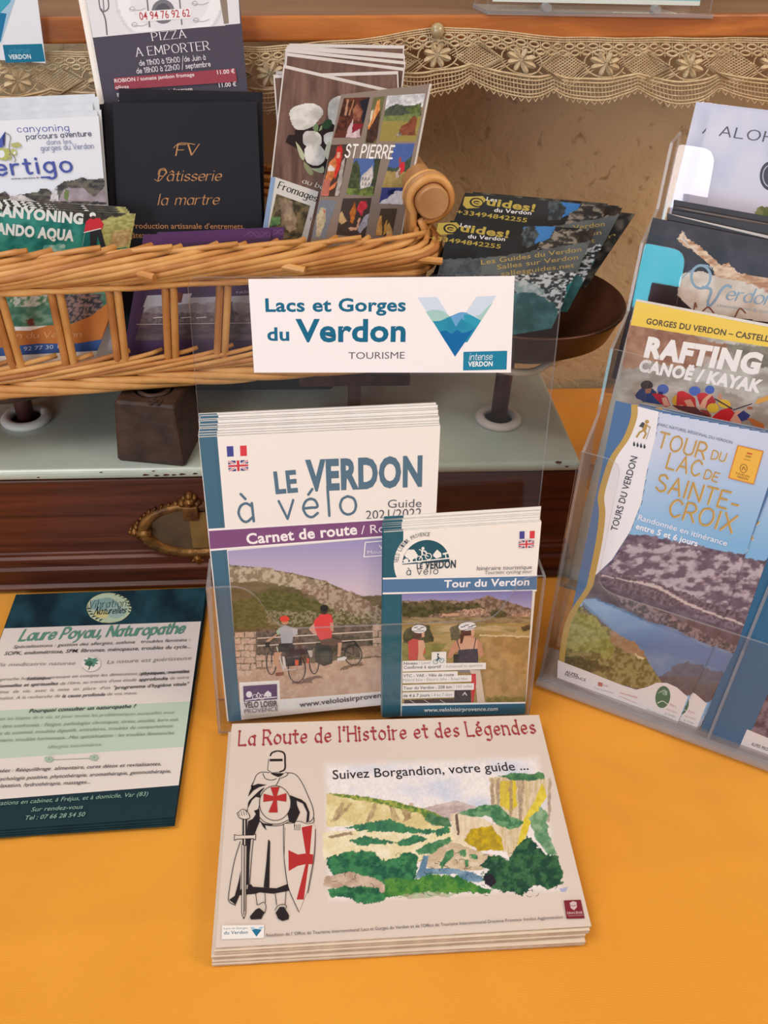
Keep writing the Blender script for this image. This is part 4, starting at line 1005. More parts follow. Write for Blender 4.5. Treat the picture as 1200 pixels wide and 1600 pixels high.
    B((524, 680), (530, 658), (560, 655), (600, 668), (560, 675), (558, 700), (530, 705), c='d9cbc0'); L([(524, 685), (530, 658), (560, 655), (598, 668), (636, 660), (640, 632)]); [L([(528+i*10, 672), (526+i*10, 706)], .9) for i in range(4)]
    for a, b in (((298, 1075), (306, 1140)), ((352, 1074), (355, 1130)), ((412, 1075), (421, 1145)), ((476, 1064), (470, 1140))): L([a, b], 1)
    L([(304, 1142), (318, 1140), (345, 1128), (358, 1150), (352, 1190)]); L([(410, 1175), (430, 1148), (460, 1140), (478, 1150), (474, 1165)])
    B((270, 1229), (264, 1212), (300, 1170), (320, 1162), (352, 1188), (340, 1205), (332, 1226), (290, 1228)); B((415, 1190), (440, 1155), (465, 1155), (494, 1205), (490, 1228), (455, 1238), (430, 1225))
    # small logos and the line of small print
    A.poly(K((102, 1265), (349, 1262), (347, 1338), (99, 1347)), 'ece8e6'); A.text('Lacs et Gorges', K((112, 1288))[0], K((252, 1284))[0], 2.9, '3c6478'); A.text('du Verdon', K((112, 1317))[0], K((252, 1313))[0], 5.2, '1f5f7e', bold=.01)
    A.poly(K((266, 1275), (290, 1273), (305, 1300), (322, 1272), (346, 1271), (303, 1330)), 'a9c6d8'); A.poly(K((276, 1292), (300, 1284), (333, 1291), (303, 1330)), '1c6f96')
    A.text("Réédition de l' Office de Tourisme Intercommunal Lacs et Gorges du Verdon et de l'Office de Tourisme Intercommunal Dracénie Provence Verdon Agglomération", (416, 1465), (880, 1436), 5, '5a504e')
    A.poly(Q((990, 1052), (1083, 1048), (1105, 1150), (1005, 1153)), '7c2230'); A.poly(Q((1022, 1066), (1040, 1056), (1060, 1062), (1062, 1090), (1046, 1106), (1028, 1094)), 'cdb6b8'); A.line(Q((1026, 1078), (1040, 1084), (1058, 1078)), .8, '7c2230'); A.text('DRACÉNIE', Q((1010, 1128))[0], Q((1094, 1125))[0], 3.4, 'e0c8c8'); A.text('PROVENCE VERDON', Q((1016, 1140))[0], Q((1098, 1137))[0], 1.6, 'caa8a8')
    A.build('printed_cover', o, M['matte'])
    # the pile underneath: alike booklets with their cover colour only
    q = random.Random(5)
    for i in range(6):
        c = o.copy(); COL.objects.link(c); R = Matrix.Rotation(q.uniform(-.007, .001), 4, 'Z'); m = o.matrix_world @ R
        m.translation += Vector((q.uniform(-.0022, -.0004) - .0003*i, q.uniform(-.0035, -.0005) if i > 0 else -.001, -.00195*(i+1)+.0001)); c.matrix_world = m
        c['label'] = 'beige landscape booklet in the knight pile, %s from the top, only its edge showing' % ORD[i]
booklets()

# ---------- naturopath flyers, left
def naturo():
    z = .0031; pl = Plane(onz(0, 1290, z), 0, flat=True)
    cor = [(25, 929), (322, 918), (273, 1277), (-110, 1305)]
    o = place('flyer', 'white and dark teal naturopath flyer lying flat on the left, top of its pile', 'flyer', 'naturopath flyers', pl, cor, .0006, M['darkteal'])
    A = Art(pl); A.poly(cor, '14303a')
    C = crop(0, 900, 3.529); D = crop(0, 1100, 3.529); S = crop(0, 720, 2.712)
    def hd(X, Y):
        p = Pic(X, Y, '0e2533'); p.p(None, '0c2230', '1d4753', .03, hard=.2); p.p(None, '0d2431', '2f5a60', .05, alpha=.25); return p.C
    A.paint([(25, 929), (322, 918), (316, 971), (9, 981)], 60, 16, hd)
    e = lambda y: (321.4-.1365*(y-918), y); l = lambda y: (25.6-.359*(y-929), y)
    A.poly([l(982), e(971), e(1100), l(1122)], 'dfd6d2'); A.poly([l(1112), e(1096), e(1167), l(1190)], 'b9cbbb'); A.poly([l(1190), e(1167), e(1227), l(1256)], 'dfd6d2')
    cx, cy = 170, 950
    A.rag(cx, cy, 34, 23, 'b9cbb0', 3, .12, f=1.5); A.rag(cx-6, cy-4, 22, 12, '88aaa4', 8, .3); A.rag(cx+10, cy+6, 18, 10, '9cb8b2', 5, .3); A.rag(cx-12, cy+10, 12, 6, 'cfc98c', 6, .3)
    A.circle(cx, cy, 34, 1, 'd8d49c', 23)
    for t in np.linspace(-1.3, .2, 8): A.poly([(cx+30*math.cos(t), cy+20*math.sin(t)), (cx+40*math.cos(t+.1), cy+26*math.sin(t+.1)), (cx+33*math.cos(t+.14), cy+22*math.sin(t+.14))], '263c38')
    for t in np.linspace(1.9, 3.0, 6): A.poly([(cx+27*math.cos(t), cy+18*math.sin(t)), (cx+36*math.cos(t+.1), cy+24*math.sin(t+.1)), (cx+30*math.cos(t+.16), cy+20*math.sin(t+.16))], '2c4038')
    A.pen('Vibrations', C((488, 178))[0], C((718, 168))[0], 12, '1d3c48', nib=.7, ang=30, thin=.4); A.pen('Naturelles', C((518, 214))[0], C((690, 205))[0], 10, '16282e', nib=1.2, ang=30, thin=.5, slant=.2)
    A.pen('Laure Poyau, Naturopathe', C((105, 358))[0], C((1010, 316))[0], 16, '5e9280', nib=1.9, ang=40, thin=.5, slant=.18, track=1.3)
    def T(c, txt, a, b, h, col='4b4648', bold=.0, sh=.2): A.text(txt, c(a)[0], c(b)[0], h, col, bold, sh)
    T(C, 'Spécialisations : gestion des allergies, asthme   troubles féminins :', (72, 402), (1045, 362), 4.6)
    T(C, 'SOPK, endométriose, SPM, fibromes, ménopause, troubles du cycle...', (22, 440), (1050, 400), 5.2, '3e3a3c', .004)
    T(C, 'Vis medicatrix naturae', (-30, 502), (412, 492), 5.2, '9a9290'); T(C, 'La nature est guérisseuse', (588, 487), (1052, 464), 5.6, '9a9290')
    A.ell(*C((502, 490))[0], 15.5, 12, 'e6dfdc'); A.rag(*C((503, 478))[0], 11, 7, '5c8a78', 4, .5); A.rag(*C((490, 486))[0], 6, 4, '3c6a58', 7, .5); A.line(C((505, 485), (498, 500), (490, 520)), 1.8, '3a4a40'); A.circle(*C((502, 492))[0], 14, .8, '8a948c', 11, 20, 160)
    T(C, 'une approche holistique,  prenant en compte les dimensions physiques, mentales,', (-90, 585), (1042, 536), 4.4, '7c7674'); T(C, 'holistique', (148, 579), (275, 572), 4.6, '2c2a2c', .012); T(C, 'physiques, mentales', (778, 550), (1042, 536), 4.8, '2c2a2c', .012)
    T(C, 'émotionnelles et spirituelles', (-80, 622), (318, 604), 4.8, '2c2a2c', .012); T(C, 'de l\'être, au travers d\'une étude', (330, 604), (750, 582), 4.4, '7c7674'); T(C, 'approfondie', (764, 583), (923, 576), 4.8, '2c2a2c', .012); T(C, 'de votre', (935, 574), (1040, 569), 4.4, '7c7674')
    T(C, 'hygiène  de  vie,  avec  la  mise  en  place  d\'un', (-60, 654), (605, 626), 4.4, '7c7674'); T(C, '"programme d\'hygiène vitale"', (622, 628), (1038, 606), 4.8, '2c2a2c', .012)
    T(C, 'personnalisé. A la recherche de', (-100, 690), (330, 672), 4.4, '7c7674'); T(C, 'la cause profonde', (342, 674), (578, 664), 4.8, '2c2a2c', .012); T(C, 'de vos maux.', (588, 662), (758, 655), 4.4, '7c7674')
    T(D, 'Pourquoi consulter un naturopathe ?', (160, 52), (745, 24), 5.6, '2c2a2c', .012)
    g = '8c988e'
    T(D, 'à toutes les étapes de la vie, et pour toutes les problématiques auxquelles nous', (-80, 96), (960, 56), 4.6, g); T(D, 'pouvons être confrontés : Fatigue, pathologies chroniques, stress, anxiété, burn-out,', (-110, 140), (985, 96), 4.8, '7c887e')
    T(D, 'troubles du sommeil, troubles digestifs, articulaires, troubles du comportement', (-100, 178), (952, 132), 4.8, '7c887e'); T(D, 'alimentaire, troubles hormonaux...Mes spécialisations : les troubles féminins/les', (-80, 216), (958, 170), 4.8, '78847a'); T(D, 'allergies saisonnières', (262, 248), (555, 234), 4.6, g)
    A.line(D((300, 311), (496, 303)), 1, '9aa89c')
    for x, y in ((272, 309), (520, 300)):
        for t in range(5): A.rag(*D((x+14*math.cos(t*1.26), y+10*math.sin(t*1.26)))[0], 3.4, 2.2, 'a2b8a4', t, .3)
    T(D, 'utilisées : Rééquilibrage  alimentaire, cures détox et revitalisantes,', (-60, 384), (888, 342), 5.2, '33302f', .006); T(D, 'psychologie positive, phytothérapie, aromathérapie, gemmothérapie,', (-30, 428), (942, 382), 5.2, '33302f', .006); T(D, 'relaxation, hydrothérapie, massages...', (-30, 466), (498, 442), 5.2, '33302f', .006)
    T(D, 'Consultations en cabinet, à Fréjus, et à domicile, Var (83)', (-130, 572), (815, 510), 6.2, '8fb0a2', .0); T(D, 'Sur rendez-vous', (172, 598), (455, 582), 6.2, '8fb0a2'); T(D, 'Tel : 07 66 28 54 50', (135, 645), (466, 624), 6.4, '8fb0a2', .004)
    A.build('printed_face', o, M['matte'])
    for i in range(3):
        c = o.copy(); COL.objects.link(c); m = o.matrix_world @ Matrix.Rotation(-.0025*(i+1), 4, 'Z'); m.translation += Vector((.0002, -.0010*(i+1)-.0004, -.0008*(i+1))); c.matrix_world = m
        c['label'] = 'dark teal naturopath flyer in the left pile, %s from the top, only its edge showing' % ORD[i]
naturo()
# ================================================================== MIDDLE HOLDER
def lp(pl, *st):                 # local metres on a plane -> the pixel notation used for artwork
    out = []
    for s_, t in st:
        d = pl.world((s_, t)) - CP; out.append((600+F*(d@CR)/(d@CW), 800-F*(d@CU)/(d@CW)))
    return out
def quad(pl, s, t, w, h, roll=0):
    c, r = math.cos(math.radians(roll)), math.sin(math.radians(roll))
    f = lambda a, b: (s + a*c - b*r, t + a*r + b*c)
    return lp(pl, f(0, h), f(w, h), f(w, 0), f(0, 0))
def flag_fr(A, P):
    (a, b, c, d) = [np.array(p, float) for p in P]
    for i, col in enumerate(('4a4a94', 'f0e8e8', 'd8404c')):
        u, v = i/3, (i+1)/3; A.poly([a+(b-a)*u, a+(b-a)*v, d+(c-d)*v, d+(c-d)*u], col)
def flag_uk(A, P):
    (a, b, c, d) = [np.array(p, float) for p in P]
    M_ = lambda u, v: tuple((a*(1-u)+b*u)*(1-v) + (d*(1-u)+c*u)*v)
    A.poly(P, '3c3c74'); h = abs(d[1]-a[1])
    for w_, col in ((.17, 'ece4e4'), (.06, 'c8404c')):
        A.line([M_(.02, .03), M_(.98, .97)], h*w_*1.3, col, nocount=w_ < .1); A.line([M_(.02, .97), M_(.98, .03)], h*w_*1.3, col)
    for w_, col in ((.34, 'ece4e4'), (.19, 'd03c48')):
        A.poly([M_(.5-w_*.35, 0), M_(.5+w_*.35, 0), M_(.5+w_*.35, 1), M_(.5-w_*.35, 1)], col); A.poly([M_(0, .5-w_/2), M_(1, .5-w_/2), M_(1, .5+w_/2), M_(0, .5+w_/2)], col)

def guides():
    pl = Plane(CF.o, .5, 12, back=.0086); pl = Plane(pl.world(pl.at(355, 1127)), .5, 12)
    cor = [(310, 683), (688, 665), (668, 1094), (355, 1127)]
    o = place('cycling_guide', 'large white cycling guide with purple band, front copy in the middle holder', 'brochure', 'large cycling guides in the middle holder', pl, cor, .0014, M['paper'])
    A = Art(pl); G = crop(300, 620, 3); H = crop(350, 830, 4.615)
    A.poly(cor, 'f2e9e3'); spine = G((32, 190), (118, 186), (232, 1518), (172, 1522)); A.poly(spine, '456a80'); A.line(G((104, 190), (222, 1518)), .6, '34586c')
    flag_fr(A, G((162, 232), (256, 228), (258, 277), (165, 281))); flag_uk(A, G((168, 300), (263, 296), (264, 345), (172, 350)))
    c = '587388'
    A.text('LE', G((392, 452))[0], G((497, 443))[0], 34, c, .035); A.text('VERDON', G((536, 436))[0], G((1078, 413))[0], 47, c, .045)
    A.pen('à vélo', G((222, 588))[0], G((772, 548))[0], 46, c, nib=.72, track=2.6, space=4.4)
    A.text('Guide', G((917, 520))[0], G((1075, 516))[0], 12.5, '66646c'); A.text('2021/2022', G((815, 574))[0], G((1075, 562))[0], 13.5, '5e5c66')
    A.poly(G((78, 618), (1148, 552), (1148, 640), (86, 722)), 'f4ecea'); A.poly(G((79, 628), (1148, 562), (1148, 632), (85, 713)), '80507e')
    A.text('Carnet de route', G((258, 690))[0], G((775, 643))[0], 16.5, 'f4ecec', .028); A.text('/ Roadbook', G((793, 643))[0], G((1118, 616))[0], 13, 'efe4ea')
    ridge = G((160, 788), (330, 800), (500, 832), (620, 862), (720, 905), (800, 935), (870, 928), (960, 940), (1160, 960))
    def ph(X, Y):
        p = Pic(X, Y, 'a59cc6'); p.grad(None, '9c94c2', 'd0bcc8', 842, 925)
        hill = ridge + [(700, 1100), (340, 1100)]
        p.p(hill, '5c5034', '7c6a50', .05, 1, stretch=(.6, 1.6)); p.p(G((160, 790), (330, 800), (480, 830), (640, 870), (560, 905), (330, 870), (160, 860)), '8a7a62', 'bcaa94', .16, 5, hard=.5)
        p.p(G((180, 960), (420, 900), (600, 960), (860, 1010), (860, 1060), (180, 1090)), '505028', '6c663c', .22, 5, stretch=(1, 2))
        p.p(G((470, 880), (640, 880), (830, 950), (890, 1000), (880, 1090), (760, 1040), (600, 960)), '8c7060', 'c0a898', .25, 7, hard=.7, alpha=.8)
        p.p(G((340, 1000), (880, 1010), (890, 1080), (340, 1070)), '5c5434', 'a89880', .4, 4, hard=1, alpha=.7)
        p.p(G((296, 1090), (860, 1060), (860, 1215), (305, 1225)), '4e4238', '7c6658', .22, 2)
        p.p(G((210, 1290), (500, 1250), (1150, 1200), (1150, 1400), (412, 1440), (222, 1440)), 'c29c86', 'd0ae98', .1, 2); p.p(G((215, 1280), (460, 1240), (700, 1300), (420, 1420), (222, 1430)), 'b88e72', 'd2b098', .3, 2, alpha=.5)
        for (x0, y0, x1, y1) in ((200, 1100, 300, 1292), (300, 1208, 420, 1262), (845, 1066, 960, 1215)):
            r = 0; y = y0
            while y < y1-8:
                hgt = 30; x = x0 + (r % 2)*-18
                while x < x1:
                    a_, b_ = max(x, x0), min(x+46, x1)
                    if b_-a_ > 6: p.p(G((a_+2, y+2), (b_-2, y+1), (b_-2, y+hgt-3), (a_+2, y+hgt-2)), 'c49c86', 'd8b8a2', .3, .8)
                    x += 46
                y += hgt; r += 1
        p.p(G((790, 1170), (880, 1165), (900, 1210), (790, 1220)), 'c6a48e', 'ad8a76', .3, 2)
        for a_, b_ in (((520, 1330), (600, 1310)), ((470, 1340), (560, 1335)), ((700, 1275), (800, 1250))): p.p(G((a_[0], a_[1]-6), (b_[0], b_[1]-6), (b_[0]+10, b_[1]+6), (a_[0], a_[1]+8)), '6c5248', None, jit=3, alpha=.8)
        return p.C
    A.paint(G((168, 722), (1150, 640), (1120, 1362), (222, 1432)), 300, 240, ph)
    A.poly(G((222, 1338), (410, 1328), (413, 1431), (226, 1440)), 'f2e9e3')
    for y0, y1 in ((1131, 1098), (1166, 1136)): A.line(G((308, y0), (852, y1)), 2.2, 'dcc4b4')
    Hp = lambda pts, col: A.poly(H(*pts), col); Hl = lambda pts, wd, col, sm=False: A.line(H(*pts), wd, col, sm)
    dk = '2e2a2c'
    for cx, cy, rx, ry in ((342, 945, 36, 86), (525, 990, 62, 98), (650, 930, 36, 96), (932, 890, 62, 72)): A.circle(*H((cx, cy))[0], rx/4.6, 1.6, dk, ry/4.6); A.circle(*H((cx, cy))[0], rx/5.4, .5, '8a7a70', ry/5.4)
    for t in range(5): Hl([(525, 990), (525+55*math.cos(t*.63), 990+85*math.sin(t*.63))], .4, '8a7c74'); Hl([(932, 890), (932+55*math.cos(t*.63), 890+62*math.sin(t*.63))], .4, '8a7c74')
    Hp([(450, 862), (540, 848), (620, 846), (612, 882), (540, 890), (450, 908)], '3a3234'); Hp([(446, 912), (560, 905), (562, 965), (448, 972)], '332e30'); Hp([(512, 925), (538, 925), (536, 965), (512, 965)], 'e0603c'); Hp([(597, 912), (615, 912), (613, 950), (597, 950)], 'd85844')
    Hp([(602, 856), (638, 856), (636, 905), (618, 905)], 'c4b4a8'); Hl([(380, 830), (430, 1000), (520, 990)], 1.6, 'd8d0c8'); Hl([(300, 800), (345, 860), (342, 945)], 1.4, dk); Hp([(295, 795), (330, 800), (330, 840), (300, 830)], dk)
    Hp([(665, 800), (740, 800), (790, 860), (780, 950), (720, 970), (660, 940), (650, 870)], '3b3636'); Hp([(690, 870), (760, 860), (760, 930), (700, 940)], '4c4644'); Hl([(800, 850), (930, 830), (932, 890)], 1.6, '5a3440'); Hl([(860, 800), (940, 790), (960, 820)], 2.4, dk); Hl([(790, 900), (850, 850), (932, 890)], 1.2, dk)
    Hp([(385, 735), (400, 700), (420, 712), (330, 790), (300, 798), (312, 780)], 'cfa080'); Hp([(375, 720), (400, 690), (412, 730), (390, 745)], 'a8bca0')
    Hp([(400, 695), (440, 672), (490, 690), (500, 740), (492, 803), (414, 806), (408, 750)], 'b4b0b6'); Hp([(488, 690), (530, 700), (530, 740), (500, 750)], 'c4bcc0'); Hp([(395, 806), (494, 803), (512, 850), (460, 872), (390, 868)], dk)
    Hp([(362, 870), (420, 868), (390, 920), (415, 1010), (395, 1015), (355, 930)], 'cf9c7c'); Hp([(370, 1020), (430, 1012), (430, 1035), (375, 1042)], '8a5c4c'); Hp([(420, 900), (436, 900), (450, 990), (480, 998), (430, 985)], 'dcd0c8')
    A.ell(*H((440, 652))[0], 5.6, 4, 'c88c70'); A.ell(*H((436, 628))[0], 7.6, 4.8, 'dc4838')
    Hp([(650, 640), (690, 600), (720, 585), (775, 600), (786, 650), (776, 770), (692, 782), (668, 740), (640, 690)], 'de4646'); Hp([(618, 690), (650, 660), (655, 700), (670, 740), (650, 742), (612, 705)], 'd89c8c'); Hp([(764, 655), (790, 655), (790, 720), (770, 715)], 'c89078')
    Hp([(690, 782), (776, 766), (846, 780), (852, 800), (800, 822), (700, 815)], '6c5248'); Hp([(822, 800), (850, 800), (838, 900), (818, 902)], 'd0a084'); Hp([(815, 912), (870, 898), (888, 908), (870, 926), (818, 932)], 'e4dcd8'); A.ell(*H((722, 570))[0], 5.4, 6, '4a3430'); A.ell(*H((722, 552))[0], 6.2, 5, '26242a')
    # level label, logo, address
    A.line(G((812, 680), (1100, 655), (1100, 725), (806, 748)), 2, 'eee6ea', closed=True); A.text('VTT / VTTAE', G((875, 712))[0], G((1080, 696))[0], 6.5, 'f0e8ec', .02); A.text('Mountain bike', G((822, 735))[0], G((1010, 724))[0], 5.5, 'eee6ea')
    A.poly(G((240, 1354), (398, 1344), (399, 1414), (243, 1426)), '5c3c68')
    for x, y, rx, ry in ((268, 1392, 14, 15), (355, 1392, 12, 12)): A.ell(*G((x, y))[0], rx/3, ry/3, 'efe6ea')
    for x in (296, 328): A.circle(*G((x, 1404))[0], 4, 1, 'efe6ea')
    A.poly(G((340, 1400), (340, 1388), (356, 1374), (372, 1386), (372, 1402)), 'efe6ea'); A.line(G((300, 1404), (310, 1382), (326, 1402)), 1.2, 'efe6ea'); A.line(G((250, 1420), (300, 1412), (396, 1404)), 2, 'efe6ea')
    A.text('VÉLO LOISIR', G((246, 1456))[0], G((401, 1447))[0], 9, '4c4450', .02); A.text('PROVENCE', G((246, 1480))[0], G((404, 1468))[0], 6, '6c646c'); A.text('www.veloloisirprovence.com', G((504, 1452))[0], G((1010, 1392))[0], 8, '4c4a56', .012)
    A.build('printed_cover', o)
    # a plain cover (white with blue spine) for the copies behind
    B = Art(pl); B.poly(cor, 'f2e9e3'); B.poly(spine, '456a80'); pc = B.build('printed_cover', o); 
    cs = stack(o, 9, .00166, lambda i: 'white cycling guide in the middle holder, %s from the front, only its top edge showing' % ORD[i], .0005, .0016, 4, strip=[pc])
    for i, c in enumerate(cs): c.matrix_world.translation += Vector(pl.ey*.0010*(i+1))
    bpy.data.objects.remove(pc)
guides()

def small_guides():
    pl = Plane(CF.o, .5, 12, back=.0022); pl = Plane(pl.world(pl.at(597, 1120)), .5, 12)
    cor = [(600, 831), (846, 815), (820, 1114), (597, 1120)]
    o = place('cycling_map', 'small teal and white cycling tour booklet, front copy at the right of the middle holder', 'brochure', 'small cycling booklets in the middle holder', pl, cor, .0006, M['paper'])
    A = Art(pl); S = crop(560, 770, 3.529); T = crop(600, 900, 4.8)
    A.poly(cor, 'f4ebe4'); spine = S((140, 215), (248, 209), (232, 1232), (131, 1239)); A.poly(spine, '2c6070'); A.line(S((140, 216), (1008, 160)), .8, 'fbf4ee')
    A.ell(*S((372, 392))[0], 50, 51, 'f4ebe4', n=48); A.poly(S((240, 440), (560, 425), (560, 470), (240, 480)), 'f4ebe4')
    a = np.linspace(math.pi, 2*math.pi, 30); A.poly([S((372+131*math.cos(t), 388+128*math.sin(t)-8*(math.cos(t))))[0] for t in a], '245766')
    w = 'f2ece6'
    A.rag(*S((291, 342))[0], 9.4, 8, w, 3, .25); A.poly(S((284, 350), (298, 350), (300, 384), (284, 386)), w); A.rag(*S((262, 375))[0], 4, 3.4, w, 6, .5)
    for x, y in ((335, 366), (386, 350)): A.circle(*S((x, y))[0], 4.8, 1.3, w)
    A.line(S((335, 366), (352, 340), (372, 344), (386, 350)), 1.4, w); A.line(S((352, 340), (350, 318), (368, 322), (378, 335)), 2.4, w); A.ell(*S((356, 306))[0], 2.4, 2.4, w); A.line(S((350, 318), (335, 312)), 1.2, w)
    A.poly(S((412, 348), (412, 338), (434, 312), (456, 332), (458, 352), (430, 362)), w); A.line(S((478, 330), (484, 362)), 1.6, w); A.poly(S((464, 332), (492, 326), (494, 336), (466, 342)), w); A.line(S((240, 388), (330, 378), (500, 360)), 2.2, w, True)
    txt = 'VÉLO LOISIR PROVENCE'
    for i, ch in enumerate(txt):
        if ch == ' ': continue
        t = math.radians(184 + i*96/len(txt)); r = 152; cx, cy = 372 + r*math.cos(t), 390 + r*math.sin(t); u = (-math.sin(t), math.cos(t))
        A.text(ch, S((cx-5*u[0], cy-5*u[1]))[0], S((cx+5.5*u[0], cy+5.5*u[1]))[0], 6, '4c5860')
    A.text('LE', S((322, 420))[0], S((354, 417))[0], 8, '33424e', .03); A.text('VERDON', S((366, 418))[0], S((536, 411))[0], 12, '33424e', .035); A.pen('à vélo', S((265, 452))[0], S((438, 446))[0], 11.5, '3c4a56', nib=.75, track=2.4, space=4)
    flag_fr(A, S((888, 212), (972, 208), (970, 249), (888, 253))); flag_uk(A, S((884, 263), (968, 259), (966, 300), (884, 304)))
    A.text('Itinéraire touristique', S((652, 426))[0], S((955, 418))[0], 6.2, '6c6a70'); A.text('Touristic cycling tour', S((693, 447))[0], S((955, 440))[0], 5, '76747a', shear=.15)
    A.poly(S((134, 466), (985, 449), (982, 541), (133, 558)), 'f6eeea'); A.poly(S((134, 476), (984, 457), (982, 532), (133, 548)), '567aa2'); A.text('Tour du Verdon', S((470, 520))[0], S((940, 507))[0], 11.5, 'f2ecf0', .025)
    def ph(X, Y):
        p = Pic(X, Y, '8f88b4'); p.grad(None, '827cb0', 'a29ac0', 925, 945)
        hill = T((130, 180), (250, 185), (350, 172), (480, 178), (600, 185), (700, 165), (780, 145), (850, 165), (950, 195), (1050, 230), (1120, 248), (1120, 400), (130, 400))
        p.p(hill, '6c5444', '9a8070', .3, 2, hard=.4); p.p(T((130, 205), (300, 190), (520, 200), (700, 210), (780, 250), (560, 260), (440, 280), (130, 290)), '3e3c24', '6a5c40', .2, 5)
        p.p(T((130, 240), (260, 230), (380, 270), (300, 300), (130, 305)), '3c3a20', '565232', .2, 4); p.p(T((790, 260), (860, 240), (920, 280), (900, 340), (820, 340)), '46422a', '625a3a', .2, 3)
        p.p(T((430, 280), (560, 272), (560, 292), (430, 302)), 'c89878'); p.p(T((560, 262), (640, 240), (760, 245), (790, 290), (700, 300), (560, 296)), 'c8a088', '8a6a5a', .5, 2, hard=.6); p.p(T((960, 280), (1100, 270), (1100, 335), (960, 330)), 'ccA48a', '9a7664', .5, 2, hard=.6)
        p.p(T((130, 310), (1110, 300), (1110, 360), (130, 350)), '7a6444', 'a48c68', .2, 3, stretch=(.5, 2))
        p.p(T((130, 350), (1120, 350), (1120, 980), (130, 980)), '9c8048', 'b89a68', .06, 1, stretch=(.5, 2.5)); p.p(T((720, 450), (1120, 440), (1120, 960), (740, 960)), 'a07c4a', 'bc9460', .08, 2)
        p.p(T((360, 380), (720, 350), (1000, 390), (980, 420), (700, 400), (380, 440)), 'c4a67c', '8c7c48', .1, 2, stretch=(.4, 2)); p.p(T((720, 440), (1090, 445), (1090, 458), (720, 452)), 'd4bc94')
        p.p(T((150, 400), (240, 360), (340, 370), (370, 430), (370, 490), (150, 500)), '44402a', '5c5636', .2, 4); p.p(T((500, 380), (560, 360), (580, 480), (500, 480)), '5c5440', '716448', .2, 3); p.p(T((1030, 380), (1100, 360), (1100, 415), (1040, 410)), '4a3c2c', '5c4c34', .2, 3)
        p.p(T((130, 500), (300, 510), (480, 500), (360, 620), (130, 640)), '7c7440', '94884c', .1, 2); p.p(T((760, 905), (1070, 900), (1070, 950), (760, 950)), '7c6c38', '98804c', .2, 5)
        return p.C
    A.paint(T((133, 130), (1112, 106), (1058, 946), (133, 966)), 190, 170, ph)
    q = lambda pts, col: A.poly(T(*pts), col)
    sk, sk2 = 'c88c70', 'd8a488'
    q([(180, 490), (215, 466), (280, 478), (312, 560), (305, 580), (250, 590), (250, 628), (184, 628)], 'c4504a'); q([(255, 480), (295, 478), (308, 520), (290, 590), (312, 625), (252, 628), (258, 560)], sk2); q([(222, 420), (285, 415), (290, 450), (262, 470), (222, 465)], '5c3a30'); q([(282, 420), (304, 420), (302, 452), (282, 458)], sk2)
    A.ell(*T((262, 394))[0], 11.6, 6.6, 'e8e2e2'); [A.line(T((225+i*24, 384+(i % 2)*12), (250+i*24, 380+(i % 2)*14)), 1.4, '4a4440') for i in range(3)]; A.line(T((215, 410), (300, 408)), 1, '3a3434')
    q([(470, 612), (500, 540), (530, 490), (570, 470), (590, 440), (660, 440), (700, 470), (730, 500), (745, 590), (715, 610), (700, 560), (560, 560), (530, 570), (505, 612)], sk); q([(560, 470), (600, 450), (650, 455), (700, 480), (700, 550), (560, 552)], sk2)
    q([(555, 552), (620, 545), (700, 542), (706, 600), (704, 650), (550, 652)], '453c4c'); A.line(T((545, 475), (568, 552)), 1.3, '3a3242'); A.line(T((688, 462), (672, 545)), 1.3, '3a3242'); q([(575, 405), (650, 395), (660, 440), (600, 445), (586, 500), (570, 505), (572, 450)], '5c3428'); q([(650, 395), (675, 398), (676, 440), (655, 450)], sk2)
    A.ell(*T((624, 374))[0], 14, 6.6, 'ece6e6', -6); [A.line(T((575+i*28, 380-(i % 2)*12), (605+i*28, 374-(i % 2)*12)), 1.5, '4c4644') for i in range(4)]; A.line(T((570, 408), (690, 382)), 1, '3a3434')
    q([(520, 585), (560, 580), (560, 650), (520, 650)], '3a3434'); q([(550, 652), (705, 650), (722, 700), (640, 720), (560, 720)], '8a7a80'); q([(640, 700), (720, 702), (756, 945), (700, 947), (685, 800)], 'd8c0ac'); q([(650, 730), (688, 728), (690, 800), (668, 945), (655, 945)], 'cc3c40'); q([(530, 850), (650, 842), (650, 945), (520, 948)], '443c40'); q([(150, 925), (520, 915), (520, 955), (150, 962)], '4a3c3c')
    for x in (190, 300, 420): A.line(T((x, 925), (x+50, 955)), 1, 'c8b8ac')
    A.line(T((588, 890), (604, 870), (620, 890)), 1.4, 'd8d0d0'); A.poly(T((598, 872), (604, 862), (612, 872), (604, 884)), 'd8d0d0')
    lw = 'f2e8e2'
    for P in (((138, 632), (355, 628), (356, 566), (466, 562), (465, 648), (763, 645), (762, 694), (138, 712)), ((138, 720), (551, 709), (551, 740), (655, 738), (655, 786), (138, 800)), ((138, 812), (673, 799), (672, 848), (138, 858)), ((138, 868), (526, 857), (525, 905), (138, 915))): q(P, lw)
    g = '6a6468'; g2 = 'a09a9c'
    t = lambda s_, a_, b_, h, col, bo=.0: A.text(s_, T(a_)[0], T(b_)[0], h, col, bo)
    t('Niveau', (146, 662), (250, 658), 4.4, g, .02); t('/ Level', (260, 658), (345, 654), 4.4, g2); t('Confirmé à sportif', (146, 692), (426, 684), 4.6, g, .02); t('/ Advanced to sportive', (442, 684), (735, 675), 4.6, g2)
    t('VTC - VAE - Vélo de route', (143, 754), (522, 744), 4.4, g, .02); t('Hybrid bike - Electric bike - Road bike', (142, 785), (622, 774), 4.4, g2); t('Tour du Verdon : 258 km', (143, 846), (505, 836), 4.6, g, .02); t('/ 160 miles', (515, 835), (658, 831), 4.6, g2); t('de 4 à 7 jours', (142, 903), (340, 898), 4.6, g, .02); t('/ 4 to 7 days', (352, 898), (510, 893), 4.6, g2)
